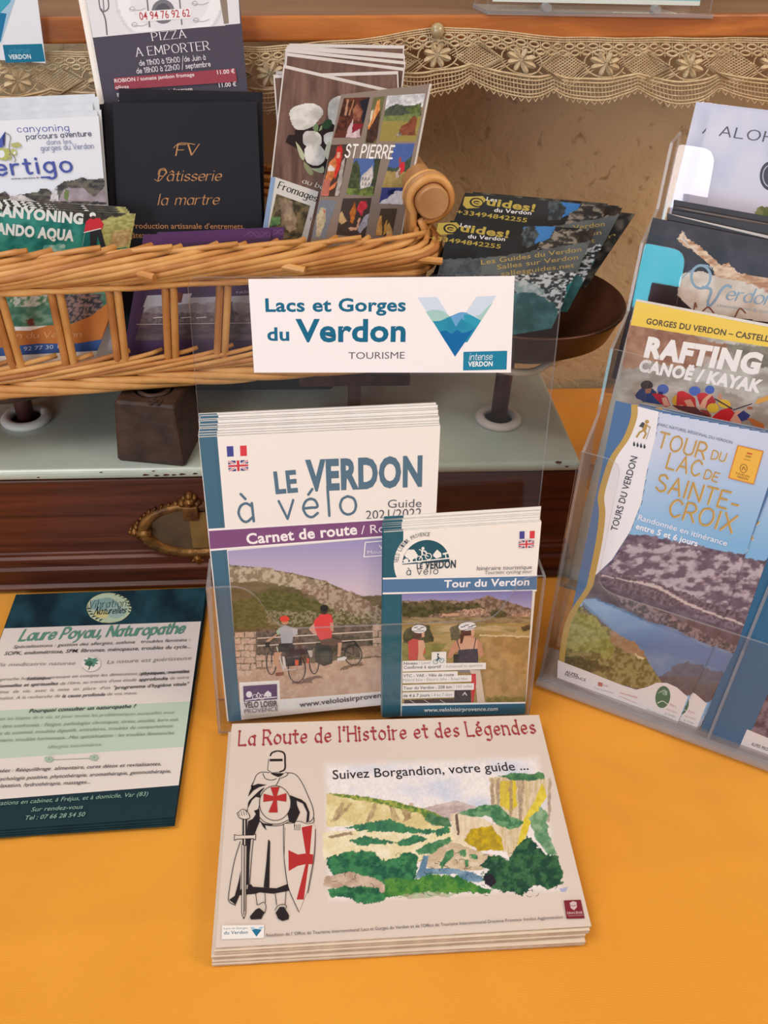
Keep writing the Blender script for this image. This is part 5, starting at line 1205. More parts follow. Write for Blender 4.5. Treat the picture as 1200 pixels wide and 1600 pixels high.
    A.circle(*T((385, 638))[0], 3.4, .9, '4c7c8c'); A.circle(*T((432, 628))[0], 3.4, .9, '4c7c8c'); A.line(T((385, 638), (400, 610), (420, 612), (432, 628)), .9, '4c7c8c'); A.line(T((398, 628), (412, 610), (400, 595)), 2, '2c4454'); A.ell(*T((404, 582))[0], 1.4, 1.6, '2c4454')
    q([(133, 950), (1060, 938), (1058, 952), (133, 972)], 'f2eae6'); q([(133, 968), (1058, 950), (1056, 1032), (133, 1046)], '3a6a84'); t('www.veloloisirprovence.com', (297, 1013), (850, 1003), 6, 'e8eef0', .02)
    A.build('printed_cover', o)
    B = Art(pl); B.poly(cor, 'f4ebe4'); B.poly(spine, '2c6070'); pc = B.build('printed_cover', o)
    cs = stack(o, 7, .00082, lambda i: 'small cycling booklet in the middle holder, %s from the front, only its top edge showing' % ORD[i], .0007, .0025, 9, strip=[pc]); bpy.data.objects.remove(pc)
    for i, c in enumerate(cs): c.matrix_world.translation += Vector(pl.ey*.0011*(i+1))
small_guides()

def sign():
    bk = Plane(CF.o, .5, 12, back=CB-.0016); pl = Plane(bk.world(bk.at(397, 582)), .5, 12)
    out = [(386, 432), (808, 428), (802, 587), (395, 585)]
    root = leaf_body('laminated_sign', pl, out, .0002, M['lamin']); tag(root, 'laminated white tourism sign with blue lettering and a V emblem', 'sign')
    # the card itself sits inside the film
    cor = [(388, 436), (804, 431), (798, 582), (397, 582)]; A = Art(pl, 2.5e-4); N = crop(380, 370, 2.857)
    P = [pl.at(*c) for c in cor][::-1]; mb = MB(); mb.prism(P, .00002, .00024); cd = mb.build('card', M['paper']); cd.parent = root
    A.poly(cor, 'f5eef0'); c = '17688a'
    A.text('Lacs et Gorges', N((100, 333))[0], N((725, 331))[0], 20.5, c, .028); A.text('du', N((108, 462))[0], N((206, 462))[0], 20.5, c, .028); A.text('Verdon', N((235, 466))[0], N((724, 465))[0], 35, c, .03); A.text('TOURISME', N((470, 545))[0], N((720, 543))[0], 10.5, '5c5866')
    n = lambda pts, col, sm=False: A.poly(N(*pts), col)
    n([(778, 270), (866, 269), (948, 402), (1042, 266), (1130, 263), (945, 535)], 'cfdbec')
    wv = lambda pts: [tuple(p) for p in _cat(pts, 5)]
    n(wv([(815, 334), (850, 325), (890, 331), (922, 354)]) + [(900, 376), (846, 380)], 'a6cbc8'); n(wv([(1116, 290), (1085, 318), (1058, 346), (1035, 352)]) + [(1062, 374)], 'a6cbc8')
    n(wv([(845, 376), (880, 374), (920, 356), (980, 336), (1022, 352), (1062, 373)]) + [(1000, 470), (905, 472)], '2c8fb0'); n(wv([(925, 355), (955, 341), (980, 336), (1014, 348)]) + [(948, 400)], '6ca4d4'); n(wv([(985, 345), (1022, 352), (1062, 373)]) + [(1040, 405), (985, 372)], '2f9ab8')
    n([(920, 366), (948, 402), (975, 362), (1000, 400), (948, 440), (900, 400)], '2888ac')
    n(wv([(876, 424), (905, 418), (930, 431), (955, 416), (975, 428), (1000, 424), (1030, 410)]) + [(945, 535)], '1168a6')
    n([(983, 513), (1178, 508), (1175, 592), (981, 596)], '1f80a2'); A.pen('intense', N((1008, 550))[0], N((1110, 547))[0], 11, 'e8f0f4', nib=.7, slant=.12, track=1.1); A.text('VERDON', N((1003, 578))[0], N((1112, 576))[0], 7.6, 'f0f4f6', .03)
    A.build('printed_face', root, M['print'])
sign()

# ================================================================== RIGHT TIERED HOLDER
def lake():
    base = RP(.0065); pl = Plane(base.world(base.at(871, 1059)), RYAW, RLEAN)
    cor = [(962, 626), (1236, 683), (1057, 1136), (871, 1059)]
    o = place('lake_leaflet', 'lake hiking tour leaflet with gold lettering in the lowest tier, front copy', 'leaflet', 'lake hiking leaflets', pl, cor, .0005, M['paper'])
    A = Art(pl); L = crop(820, 580, 3.158); W = crop(820, 880, 3.158)
    A.poly(cor, '50709a')
    gold = [(525, 165), (522, 230), (485, 330), (420, 425), (385, 520), (360, 620), (366, 700), (352, 830), (318, 1000), (300, 1070), (240, 1160), (200, 1240), (178, 1340), (160, 1500)]
    whitr = [(662, 200), (645, 330), (605, 480), (575, 650), (520, 790), (430, 930), (345, 1010)]
    g1 = [tuple(p) for p in _cat(gold, 4)]; g2 = [(x+32-.006*max(0, y-900), y) for x, y in g1]
    photo = L(*whitr) + L((300, 1090), (215, 1210), (190, 1330), (172, 1500)) + W((745, 812), (1190, -120), (1320, -600)) + [(1236, 683)]
    A.poly(L(*g1[:29], *[(x, y) for x, y in whitr[::-1]]), 'ece6ea')
    def ph(X, Y):
        p = Pic(X, Y, '9cb0d4'); p.grad(None, 'cad0e6', '84b4dc', 700, 850); p.p(L((480, 830), (1320, 930), (1300, 1600), (100, 1600), (340, 1010)), '5e4e58', '766874', .05)
        p.p(L((480, 800), (620, 810), (700, 830), (860, 860), (1000, 900), (1120, 930), (1320, 900), (1300, 1400), (350, 1010)), '5e4a5a', '8a7684', .09, 3, stretch=(1, 1.3))
        p.p(L((500, 860), (700, 850), (1100, 940), (1040, 1180), (600, 1080), (420, 960)), '6c5664', 'ccbcc2', .075, 7, hard=.45, alpha=.75, stretch=(1, 2), o=6); p.p(L((340, 1040), (480, 1000), (760, 1080), (1020, 1180), (980, 1240), (600, 1120)), '5c4a50', '86707c', .3, 5)
        p.p(W((380, 55), (480, 80), (640, 100), (800, 190), (990, 270), (985, 276), (800, 205), (640, 118), (380, 62)), 'c8b4b0', jit=1.5)
        p.p(W((400, 150), (600, 200), (760, 280), (960, 380), (900, 420), (740, 330), (560, 250)), '4c4650', '947e84', .25, 5, hard=.6)
        p.p(W((275, 180), (340, 168), (480, 225), (620, 290), (740, 320), (830, 370), (950, 420), (900, 560), (740, 560), (660, 560), (560, 440), (420, 320), (300, 220)), '5c7ca4', '7c90b0', .03, 2)
        p.grad(W((275, 180), (340, 175), (620, 300), (830, 380), (930, 430), (900, 500), (600, 420), (430, 320)), '94aed0', '647ea8', 950, 1010)
        p.p(W((680, 560), (760, 490), (880, 500), (960, 560), (800, 640), (700, 600)), '5a5460', '6c6468', .1, 6, alpha=.7)
        p.p(W((190, 310), (265, 205), (330, 250), (430, 340), (560, 420), (620, 500), (670, 590), (560, 625), (300, 560), (150, 500)), '6c6238', '9a8a5c', .22, 5, hard=.4); p.p(W((190, 290), (265, 225), (330, 260), (420, 360), (440, 470), (330, 440), (180, 420)), '8c8a3c', 'b0aa60', .22, 7, hard=.3, alpha=.75); p.p(W((420, 330), (560, 400), (600, 470), (520, 450), (430, 400)), '9c7452', 'ac8868', .2, 4)
        p.p(W((170, 450), (330, 480), (430, 520), (300, 545), (170, 490)), '4c4630', '6a6040', .3, 4); p.p(W((540, 445), (600, 475), (560, 472)), 'e0c8a4', jit=1)
        return p.C
    A.paint([(950, 620), (1240, 640), (1070, 1150), (850, 1050)], 190, 300, ph, mask=lambda X, Y: inpoly(X, Y, photo))
    A.polys([L(*g) for g in [(g1[i], g2[i], g2[i+1], g1[i+1]) for i in range(len(g1)-1)]], 'bf9a54')
    A.poly(W((163, 478), (300, 530), (470, 598), (550, 624), (600, 612), (650, 590), (700, 590), (750, 612), (805, 660), (745, 812), (160, 565)), 'e8dedd')
    A.text('ALPES', W((200, 540))[0], W((262, 560))[0], 4, '3c3a40', .03); A.text('PROVENCE', W((197, 555))[0], W((300, 583))[0], 4.2, '4c4a50', .02); A.text('Communes', W((340, 618))[0], W((440, 645))[0], 3.2, 'a0989c'); A.poly(W((362, 585), (385, 590), (382, 610), (360, 604)), 'b86a6a'); A.text('leader', W((385, 604))[0], W((412, 611))[0], 3, '8c7478'); A.text('intercommunalité', W((468, 642))[0], W((556, 668))[0], 3.4, 'c07070', .01); A.line(W((466, 655), (552, 692)), 1, 'c88a8a')
    A.ell(*W((681, 660))[0], 11.6, 17.4, '3f7058', 8); A.line(W((655, 690), (680, 680), (705, 695)), 1.4, 'd8dcd4', True); A.rag(*W((690, 640))[0], 5, 4, '7ca08c', 4, .6); A.line(W((660, 640), (690, 625), (700, 650)), .8, 'd0d8d0', True)
    A.text('Parc', W((715, 703))[0], W((748, 712))[0], 4, 'c09090'); A.text('naturel régional', W((697, 722))[0], W((748, 740))[0], 3, 'c09090'); A.text('du Verdon', W((690, 745))[0], W((742, 762))[0], 3.6, '7a9a80'); A.text('Une autre vie s\'invente ici', W((598, 722))[0], W((728, 774))[0], 3, '6c8a74')
    # hiker and drops
    gd = 'b8924e'; p = lambda pts, col: A.poly(L(*pts), col)
    A.ell(*L((603, 249))[0], 3.2, 3.0, gd); p([(590, 258), (606, 262), (600, 290), (585, 295), (578, 280)], gd); p([(562, 272), (580, 250), (592, 256), (584, 278)], '4c4c54'); A.line(L((588, 290), (566, 302), (552, 325)), 3, gd); A.line(L((590, 290), (598, 308), (586, 330)), 3, gd); A.line(L((604, 266), (618, 280)), 1.8, gd); A.line(L((620, 272), (600, 335)), .9, '8a7a60')
    for i in range(4): x, y = 540+i*17, 358+i*4; p([(x, y-14), (x+6, y+4), (x+2, y+12), (x-5, y+10), (x-6, y)], '44464e')
    A.text('TOURS DU VERDON', L((455, 790))[0], L((557, 424))[0], 9, '4a4a52', .012)
    A.text('PARC NATUREL RÉGIONAL DU VERDON', L((657, 267))[0], L((1023, 358))[0], 4.4, '6c7084', .008)
    for dx, dy, col in ((2.2, 2.2, 'f2e6cc'), (0, 0, 'bf9650')):
        D = lambda s_, a_, b_, h, nb=1.0: A.pen(s_, L((a_[0]+dx, a_[1]+dy))[0], L((b_[0]+dx, b_[1]+dy))[0], h, col, nib=nb, track=1.9)
        D('TOUR', (652, 372), (884, 432), 24, .95); D('DU', (918, 430), (985, 446), 13.5, 1.05); D('LAC', (697, 476), (858, 518), 24, .95); D('DE', (882, 526), (948, 546), 14, 1.05); D('SAINTE-', (645, 584), (1042, 690), 26, .95); D('CROIX', (707, 708), (1020, 795), 27, .95)
    A.text('Randonnée en itinérance', L((558, 730))[0], L((995, 860))[0], 8.4, 'f0ecf4', .006); A.text('entre 5 et 6 jours', L((547, 774))[0], L((850, 862))[0], 9, 'f4f0f6', .024)
    p([(1050, 362), (1179, 392), (1130, 558), (1003, 525)], 'd88a3a'); p([(1055, 369), (1172, 396), (1127, 551), (1010, 521)], 'edb54a'); p([(1097, 398), (1123, 404), (1121, 411), (1095, 405)], 'c84838'); A.text('GRP', L((1088, 420))[0], L((1116, 427))[0], 3, '7a4a28', .02); A.text('Verdon', L((1080, 434))[0], L((1112, 442))[0], 2.4, '7a4a28')
    A.circle(*L((1080, 478))[0], 5.4, 1, '6c4424', 6.6); A.line(L((1072, 486), (1080, 470), (1088, 486)), 1.2, '6c4424', True); A.text('TOURS DU', L((1038, 505))[0], L((1108, 524))[0], 3.2, '7a4a28', .01); A.text('VERDON', L((1045, 522))[0], L((1100, 537))[0], 3.2, '7a4a28', .01)
    A.build('printed_face', o)
    cs = stack(o, 3, .0012, lambda i: 'lake hiking leaflet in the lowest tier, %s from the front, slipped to the right' % ORD[i], 0, .002, 2, strip=list(o.children))
    for i, c in enumerate(cs): c.matrix_world.translation += Vector(pl.ex*(.013 + .001*i) - pl.ey*(.001 if i == 0 else -.001))
    # second column: leaflet with a blue spine
    b2 = RP(.0065); q2 = Plane(b2.world(b2.at(1106, 1152)), RYAW, RLEAN); cr = quad(q2, 0, 0, .099, .21)
    o2 = place('blue_leaflet', 'hiking leaflet with a blue spine and gold wave at the right edge', 'leaflet', None, q2, cr, .0005, M['paper'])
    A = Art(q2); A.poly(cr, '33688e'); A.poly(lp(q2, (.021, 0), (.099, 0), (.099, .21), (.060, .21), (.048, .12), (.030, .06)), 'bf9a54')
    def ph2(X, Y):
        p = Pic(X, Y, '5a4a5c'); p.p(None, '4c3e50', '84707e', .15, hard=.4); return p.C
    A.paint(lp(q2, (.024, .06), (.099, .06), (.099, .012), (.024, .012)), 60, 40, ph2, mask=lambda X, Y: X > -1)
    A.poly(lp(q2, (.021, .018), (.05, .016), (.099, .022), (.099, 0), (.021, 0)), 'e8dedd'); a_ = lp(q2, (.027, .0065), (.045, .0065)); A.text('ALPES PROVENCE', a_[0], a_[1], 5, '44424a', .02)
    a_ = lp(q2, (.003, .03), (.003, .19)); A.build('printed_face', o2)
    c = o2.copy(); COL.objects.link(c); c['label'] = 'blue spined leaflet behind the one at the right edge, slipped left'
    for ch in o2.children: d = ch.copy(); COL.objects.link(d); d.parent = c
    c.matrix_world.translation += Vector(-q2.n*.0016 - q2.ex*.006 + q2.ey*.002)
lake()

def rafting():
    b = RP(.0425); f = .0575; P0 = b.at(993, 471); P1 = b.at(1200, 511); sl = (P1-P0)/np.linalg.norm(P1-P0)
    pl = Plane(b.world(P0 + np.array([sl[1], -sl[0]])*.208), RYAW, RLEAN); a = pl.at(993, 471)
    cor = [(993, 471)] + lp(pl, tuple(a + sl*.105), tuple(a + sl*.105 - [0, .208]), (a[0]+.002, a[1]-.208))
    o = place('rafting_leaflet', 'rafting and canoe leaflet with a yellow top band in the second tier, front copy', 'leaflet', 'rafting leaflets', pl, cor, .0005, M['paper'])
    A = Art(pl); R = crop(940, 300, 4.446); U = crop(990, 580, 5.714)
    def ph(X, Y):
        p = Pic(X, Y, 'ada59c'); p.p(None, '988c82', 'c4bcb4', .035, stretch=(1, 1.6)); p.p(R((150, 900), (560, 980), (900, 1080), (860, 1160), (560, 1240), (330, 1180), (150, 1240)), '8c5c48', 'b08468', .05, 6)
        p.p(R((880, 1060), (1300, 1080), (1300, 1260), (1080, 1200), (880, 1110)), '6c6458', '8c8474', .08, 4); p.p(R((700, 1150), (1000, 1200), (1100, 1500), (700, 1300)), 'b8b0a8', 'd2cac4', .06, 6, alpha=.6); return p.C
    A.poly(cor, 'ada59c'); A.paint([(985, 500), (1290, 556), (1270, 860), (930, 800)], 130, 120, ph)
    A.poly(R((238, 758), (1500, 1006), (1490, 1130), (202, 925)), 'efc84c')
    A.text('GORGES DU VERDON – CASTELLANE', R((308, 915))[0], R((1275, 1058))[0], 9, '55402a', .03); A.text('RAFTING', R((292, 1138))[0], R((1088, 1262))[0], 31, 'f2e8e4', .06, .05); A.text('CANOË / KAYAK', R((252, 1240))[0], R((1100, 1392))[0], 19, 'f2e8e4', .05, .08)
    q = lambda pts, col: A.poly(U(*pts), col); e = lambda x, y, rx, ry, col, r=0: A.ell(*U((x, y))[0], rx/5.714, ry/5.714, col, r)
    A.rag(*U((120, 215))[0], 17, 11, '30406c', 3, .25); q([(20, 240), (60, 190), (130, 180), (200, 240), (260, 300), (120, 280)], '34487c'); e(118, 125, 55, 42, '3c3638'); q([(100, 160), (160, 150), (150, 195), (110, 200)], 'a0705a')
    q([(160, 200), (230, 195), (300, 230), (330, 310), (280, 320), (200, 250)], 'b03040'); q([(250, 240), (290, 230), (325, 310), (270, 310)], 'd09c88'); e(262, 160, 52, 44, '5468b0'); q([(215, 180), (260, 185), (262, 208), (225, 205)], '32306a')
    e(385, 262, 42, 48, 'c89838'); q([(390, 190), (430, 175), (500, 205), (550, 240), (560, 330), (480, 350), (400, 330), (380, 290)], 'b83438'); e(440, 205, 50, 26, 'c8343c', 14); q([(450, 260), (510, 250), (560, 340), (500, 350)], 'd0947c'); e(546, 176, 52, 42, '5068b4'); q([(350, 310), (440, 300), (440, 340), (380, 345)], 'd4a08c')
    q([(570, 240), (610, 190), (700, 215), (735, 270), (700, 330), (600, 330)], 'b03440'); e(612, 218, 48, 26, 'c43840', -8); q([(580, 330), (620, 250), (680, 200), (710, 205), (660, 260), (640, 330)], 'd8a484'); e(680, 165, 42, 38, '4a62b0'); q([(765, 190), (785, 195), (790, 260), (750, 250)], 'c88c70')
    e(812, 290, 58, 38, 'd8b040', 14); e(708, 328, 54, 42, 'd8b23c'); q([(720, 390), (780, 345), (860, 325), (900, 370), (870, 450), (780, 435), (700, 415)], 'c0242c'); q([(590, 340), (660, 350), (700, 400), (640, 400)], '8c3a34'); q([(860, 440), (920, 350), (960, 360), (960, 470), (900, 470)], 'd49a84'); q([(925, 390), (980, 350), (1040, 390), (1020, 430), (960, 445)], '343a78')
    A.line(U((725, 245), (880, 335)), 2.2, '3a3440'); A.line(U((890, 345), (1056, 290)), 1.8, '34304a'); q([(1085, 285), (1110, 245), (1200, 215), (1260, 230), (1180, 270), (1110, 290)], 'd89a4c'); q([(1010, 420), (1060, 420), (1160, 470), (1170, 525), (1100, 510)], 'b4683c'); e(1040, 328, 26, 14, 'a0583c')
    q([(340, 300), (560, 320), (600, 360), (700, 410), (600, 400), (400, 340)], '5c3438')
    A.build('printed_face', o)
    stack(o, 2, .0016, lambda i: 'rafting leaflet in the second tier, %s from the front, only a sliver showing' % ORD[i], .001, .003, 5)
rafting()

def ocre():
    b = RP(.085); a = b.at(1020, 340); a1 = b.at(1200, 375); sl = (a1-a)/np.linalg.norm(a1-a); t0 = .113
    pl = Plane(b.world((a[0], t0)), RYAW, RLEAN); q = pl.at(1020, 340)
    cor = [(1020, 340)] + lp(pl, tuple(q+sl*.105), (q[0]+.130, 0.002), (q[0]+.028, 0))
    o = place('chocolate_leaflet', 'dark brown leaflet with a cream splash and blue script, front of the third tier', 'leaflet', 'dark brown leaflets', pl, cor, .0005, M['blackcard'])
    A = Art(pl); R = crop(940, 300, 4.446)
    def dkc(X, Y):
        p = Pic(X, Y, '36242a'); p.p(None, '2c1c22', '44303a', .04); return p.C
    A.poly(cor, '35242a'); A.paint(lp(pl, (q[0], q[1]-.001), (q[0]+.1, q[1]-.001), (q[0]+.1, q[1]-.11), (q[0], q[1]-.11)), 50, 50, dkc)
    def sp(X, Y):
        p = Pic(X, Y, 'c89c7c'); p.p(None, 'b07850', 'e4c8ac', .12, stretch=(.6, 1.6)); return p.C
    arm = R((525, 330), (535, 300), (560, 262), (580, 290), (600, 320), (680, 370), (740, 420), (830, 500), (880, 485), (960, 560), (1030, 575), (1300, 620), (1300, 700), (1140, 680), (1030, 650), (900, 640), (800, 620), (760, 520), (680, 450), (620, 400), (560, 370))
    A.paint([(1055, 355), (1235, 380), (1235, 470), (1055, 440)], 110, 60, sp, mask=lambda X, Y: inpoly(X+3*(fbm(X*.3, Y*.3, 2, 1)-.5), Y+3*(fbm(X*.3, Y*.3, 2, 4)-.5), arm))
    A.line(R((560, 270), (575, 300), (565, 320), (600, 350)), 1.4, 'b0a0a0', True); A.line(R((525, 325), (560, 330), (590, 360), (660, 410)), 1.6, 'd8c8c0', True)
    def pg(X, Y):
        p = Pic(X, Y, 'd4c4b6'); p.p(None, 'cbb6a4', 'e2d6cc', .04); p.p(R((790, 590), (870, 590), (1000, 580), (1160, 640), (1160, 700), (1000, 620)), 'b06a54', 'd8a890', .12, 5, alpha=.8); return p.C
    page = R((560, 560), (700, 545), (820, 590), (1000, 620), (1300, 720), (1300, 930), (1100, 900), (960, 880), (640, 830), (520, 720), (540, 600)); A.paint([(1045, 415), (1240, 420), (1240, 520), (1045, 500)], 110, 60, pg, mask=lambda X, Y: inpoly(X, Y, page))
    c = '8fa4b8'
    A.circle(*R((690, 590))[0], 15, 4.2, c, 18); A.circle(*R((700, 560))[0], 17, 1.6, c, 12, 200, 330); A.line(R((560, 600), (600, 560), (690, 510), (740, 510)), 1.6, c, True)
    A.line(R((700, 660), (760, 680), (740, 760), (745, 795), (790, 750), (830, 680), (870, 650), (900, 660)), 4.4, c, True); A.pen('erdon', R((860, 745))[0], R((1185, 790))[0], 22, c, nib=1.1, ang=30, thin=.45, slant=.15, track=1.1); A.text('chocolaterie & compagnie', R((800, 795))[0], R((1300, 860))[0], 5, 'a8b4c0')
    for x0, y0, x1, y1 in ((640, 830, 660, 800), (700, 830, 780, 840), (920, 880, 1000, 840)): A.line(R((x0, y0), ((x0+x1)/2, min(y0, y1)-30), (x1, y1)), 2.4, '8a5440', True)
    A.build('printed_face', o)
    # the ones behind, fanned
    k = 0
    for (x0, y0, x1, y1, d) in ((1043, 333, 1200, 368, .0025), (1050, 328, 1200, 352, .005), (1052, 322, 1200, 349, .008), (1053, 312, 1200, 338, .011)):
        b2 = RP(.085+d); p0, p1 = b2.at(x0, y0), b2.at(x1, y1); s2 = (p1-p0)/np.linalg.norm(p1-p0); q2 = Plane(b2.world((p0[0], t0)), RYAW, RLEAN); z = q2.at(x0, y0)
        cr = [(x0, y0)] + lp(q2, tuple(z+s2*.1), (z[0]+.126, 0), (z[0]+.029, 0)); k += 1
        r = place('chocolate_leaflet', 'plain dark brown leaflet in the third tier, %s from the front, only its top showing' % ORD[k-1], 'leaflet', 'dark brown leaflets', q2, cr, .0004, M['blackcard'])
        A = Art(q2); A.poly(cr, '2c1e22'); 
        if k in (1, 3): A.poly([cr[0], cr[1], (cr[1][0], cr[1][1]+7), (cr[0][0]+20, cr[0][1]+6)], 'c8bcb4' if k == 1 else '6c5c54')
        A.build('printed_face', r)
ocre()

def aloha():
    for i, (x, y, x1, y1, d) in enumerate(((1113, 164, 1200, 176, .130), (1088, 159, 1200, 172, .1325))):
        b = RP(d); a = b.at(x, y); a1 = b.at(x1, y1); sl = (a1-a)/np.linalg.norm(a1-a); pl = Plane(b.world((a[0], .170)), RYAW, RLEAN); q = pl.at(x, y)
        cor = [(x, y)] + lp(pl, tuple(q+sl*.105), (q[0]+.105, 0), (q[0]+.004, 0))
        o = place('aloha_leaflet', ['pale lavender leaflet with thin capitals and dark round emblem, front of the top tier', 'pale lavender leaflet at the back of the top tier, showing only one letter'][i], 'leaflet', 'pale lavender leaflets', pl, cor, .0005, M['paper'])
        A = Art(pl)
        def ph(X, Y):
            p = Pic(X, Y, 'bfc4dc'); p.p(None, 'b4bcd8', 'd4d0e0', .012, stretch=(1, .8)); return p.C
        A.poly(cor, 'c2c6dc'); A.paint(lp(pl, tuple(q-[0, .0005]), tuple(q+[.1, -.0005]), tuple(q+[.1, -.12]), tuple(q+[.003, -.12])), 40, 40, ph)
        dx, dy = (0, 0) if i == 0 else (-26, -4)
        A.pen('ALOHA', (1124+dx, 212+dy), (1232+dx, 226+dy), 15, '4c4856', nib=.9, track=2.2)
        A.ell(1204+dx, 275+dy, 17, 23, '35323c'); A.circle(1204+dx, 275+dy, 12, 1.6, 'b8b8c8', 17, 90, 330)
        if i == 0: A.rag(1198, 340, 20, 16, '6c7448', 3, .4); A.rag(1186, 335, 7, 10, '8a905c', 5, .4)
        A.build('printed_face', o)
aloha()
# ================================================================== BASKET CONTENTS
def BP(d, lean=10, yaw=8): return Plane(BK.o, yaw, lean, back=d)
def sheet(d, lean, top, edges, tb, yaw=8):
    """plane through the basket plus four corners: top corners in view, side edges run down to height tb"""
    b = BP(d, lean, yaw); (tl, tr), (el, er) = top, edges; r = []
    for c, e in ((tl, el), (tr, er)):
        a, k = b.at(*c), b.at(*e); v = (k-a)/(k-a)[1]; r.append(a + v*(tb-a[1]))
    pl = Plane(b.world(r[0]), yaw, lean); q = lp(pl, tuple(pl_l(pl, b.world(r[1]))))[0]
    return pl, [tl, tr, q, lp(pl, (0, 0))[0]]
def pl_l(pl, X): d = X - pl.o; return (d@pl.ex, d@pl.ey)
def aim(pl, cor):                # turn the plane's own axes along the sheet's lower edge
    return pl

def canyon_leaflets():
    pl, cor = sheet(.0085, 10, ((-75, 318), (212, 334)), ((-100, 560), (152, 548)), .0085)
    o = place('canyoning_leaflet', 'teal canyoning leaflet with white capitals at the left front of the basket', 'leaflet', 'teal canyoning leaflets', pl, cor, .0005, M['paper'])
    A = Art(pl); C = crop(0, 180, 5.4545); D = crop(0, 350, 3)
    def ph(X, Y):
        p = Pic(X, Y, '1f7468'); p.p(None, '14605a', '35897c', .05); p.p([(-80, 310), (215, 330), (208, 350), (150, 352), (120, 345), (60, 330), (-80, 330)], '2c2a26', '4a443a', .15, 3)
        p.p(C((860, 900), (1100, 830), (1160, 840), (1130, 1130), (900, 1130), (840, 1000)), '8c8a4c', 'b8b070', .22, 4, stretch=(.7, 1.6)); p.p(C((960, 1000), (1130, 960), (1100, 1110), (940, 1110)), '9c7c50', 'c0a878', .2, 5)
        p.p(C((380, 1120), (560, 1090), (560, 1160), (380, 1170)), 'a8c4bc', '50988c', .2, 4); return p.C
    A.paint([(-75, 318), (212, 334), (196, 425), (-88, 430)], 160, 60, ph)
    def lo(X, Y):
        p = Pic(X, Y, '4c7c68'); p.p(None, '3c6c54', '7c9c88', .08, stretch=(1, 2)); p.p(D((40, 330), (240, 325), (230, 380), (60, 390)), 'c8c4bc', '4c7a4c', .2, 4, hard=.6); p.p(D((290, 330), (480, 330), (470, 430), (330, 470), (300, 400)), '3a3840', 'a08078', .35, 3, hard=.7); p.p(D((120, 450), (160, 445), (160, 475), (125, 475)), '6c3428', jit=3); return p.C
    A.paint([(-90, 432), (196, 432), (180, 505), (-95, 515)], 110, 34, lo)
    A.poly([(196, 425), (190, 455)] + D((430, 430), (330, 470), (230, 475), (140, 500), (60, 500), (0, 470)) + [(-95, 500), (-102, 560), (152, 548)], 'c87838')
    A.poly(D((0, 580), (180, 560), (360, 560), (480, 540)) + [(152, 548), (-100, 562), (-98, 545)], '3c5a98')
    A.pen('Passion du Verdon', D((-90, 540))[0], D((380, 528))[0], 9, 'e0b084', nib=.9, ang=35, thin=.4, slant=.25); A.text('04 92 77 30 19', D((60, 598))[0], D((300, 580))[0], 6, 'c8d0e4', shear=.2)
    A.text('CANYONING', C((-75, 850))[0], C((706, 926))[0], 17, 'dcdcd8', .055, .12); A.text('RANDO AQUA', C((-90, 1000))[0], C((628, 1070))[0], 17, 'd4d6d2', .055, .12)
    q = lambda pts, col: A.poly(C(*pts), col)
    q([(770, 1120), (765, 980), (860, 965), (900, 1120), (860, 1120), (830, 1020), (822, 1125)], '26262c'); q([(735, 905), (765, 880), (850, 875), (885, 930), (870, 970), (770, 985), (745, 990), (715, 1005)], 'c42c38'); A.line(C((715, 1000), (860, 965)), 1.4, 'e4dcdc'); A.ell(*C((790, 850))[0], 5, 4.2, 'e8e4e2'); A.ell(*C((795, 872))[0], 3.6, 3, '4a3430'); A.line(C((722, 1010), (700, 1120)), .6, '8cb8a8')
    A.build('printed_face', o)
    for i, c in enumerate(stack(o, 3, .0013, lambda i: 'teal canyoning leaflet in the basket, %s from the front' % ORD[i], .0, .0, 2, strip=list(o.children))):
        c.matrix_world.translation += Vector(pl.ey*(.0016 + .0012*i) - pl.ex*(.004+.001*i))
def purple_cards():
    pl, cor = sheet(.0085, 10, ((224, 367), (424, 358)), ((195, 540), (405, 535)), .0085)
    o = place('purple_leaflet', 'purple leaflet with a terrace photograph seen through the basket slots', 'leaflet', 'purple leaflets in the basket', pl, cor, .0005, M['purple'])
    A = Art(pl); D = crop(0, 350, 3); A.poly(cor, '4e3858'); A.poly([cor[0], cor[1], (423, 372), (222, 384)], '5c3c6c')
    for i in range(4): A.circle(392+i*9, 366, 3.4, .7, '7c5c8c')
    A.line([(380, 370), (392, 362), (404, 371), (418, 362)], .8, '7c5c8c', True)
    def ph(X, Y):
        p = Pic(X, Y, 'a8a4ac'); p.p(D((700, 390), (900, 370), (1160, 370), (1300, 380), (1300, 420), (660, 420)), '7c7078', '94888c', .1, 3); p.p(D((600, 420), (1300, 410), (1300, 470), (600, 470)), '5c5058', '7c6c70', .2, 3)
        p.p(D((600, 465), (1300, 455), (1300, 560), (600, 560)), '54444e', '6c5a60', .1, 2, stretch=(.5, 2)); p.p(D((1020, 360), (1080, 355), (1110, 420), (1090, 480), (1030, 470)), '3a3034', '504448', .3, 6); return p.C
    A.paint(D((688, 352), (1300, 330), (1290, 545), (632, 545)), 120, 60, ph); A.poly(D((690, 335), (900, 325), (880, 372), (670, 390)), 'b4b0b8')
    for x in (740, 800, 870, 940): A.line(D((x-20, 440), (x+25, 436)), 1.4, 'd0c4bc'); A.line(D((x, 440), (x-4, 470)), .7, '3a3034')
    A.line(D((640, 470), (1300, 462)), .9, 'c8bcb8'); A.poly(D((780, 325), (860, 322), (850, 368), (790, 370)), '6c3c34'); A.text('à la table', D((1020, 326))[0], D((1200, 322))[0], 4, 'b09cbc', shear=.2)
    A.build('printed_face', o)
    c = stack(o, 1, .0012, ['purple leaflet just behind the first one, slipped to the right'], 0, 0, 1, strip=list(o.children))[0]; c.matrix_world.translation += Vector(pl.ex*.0095 + pl.ey*.001)
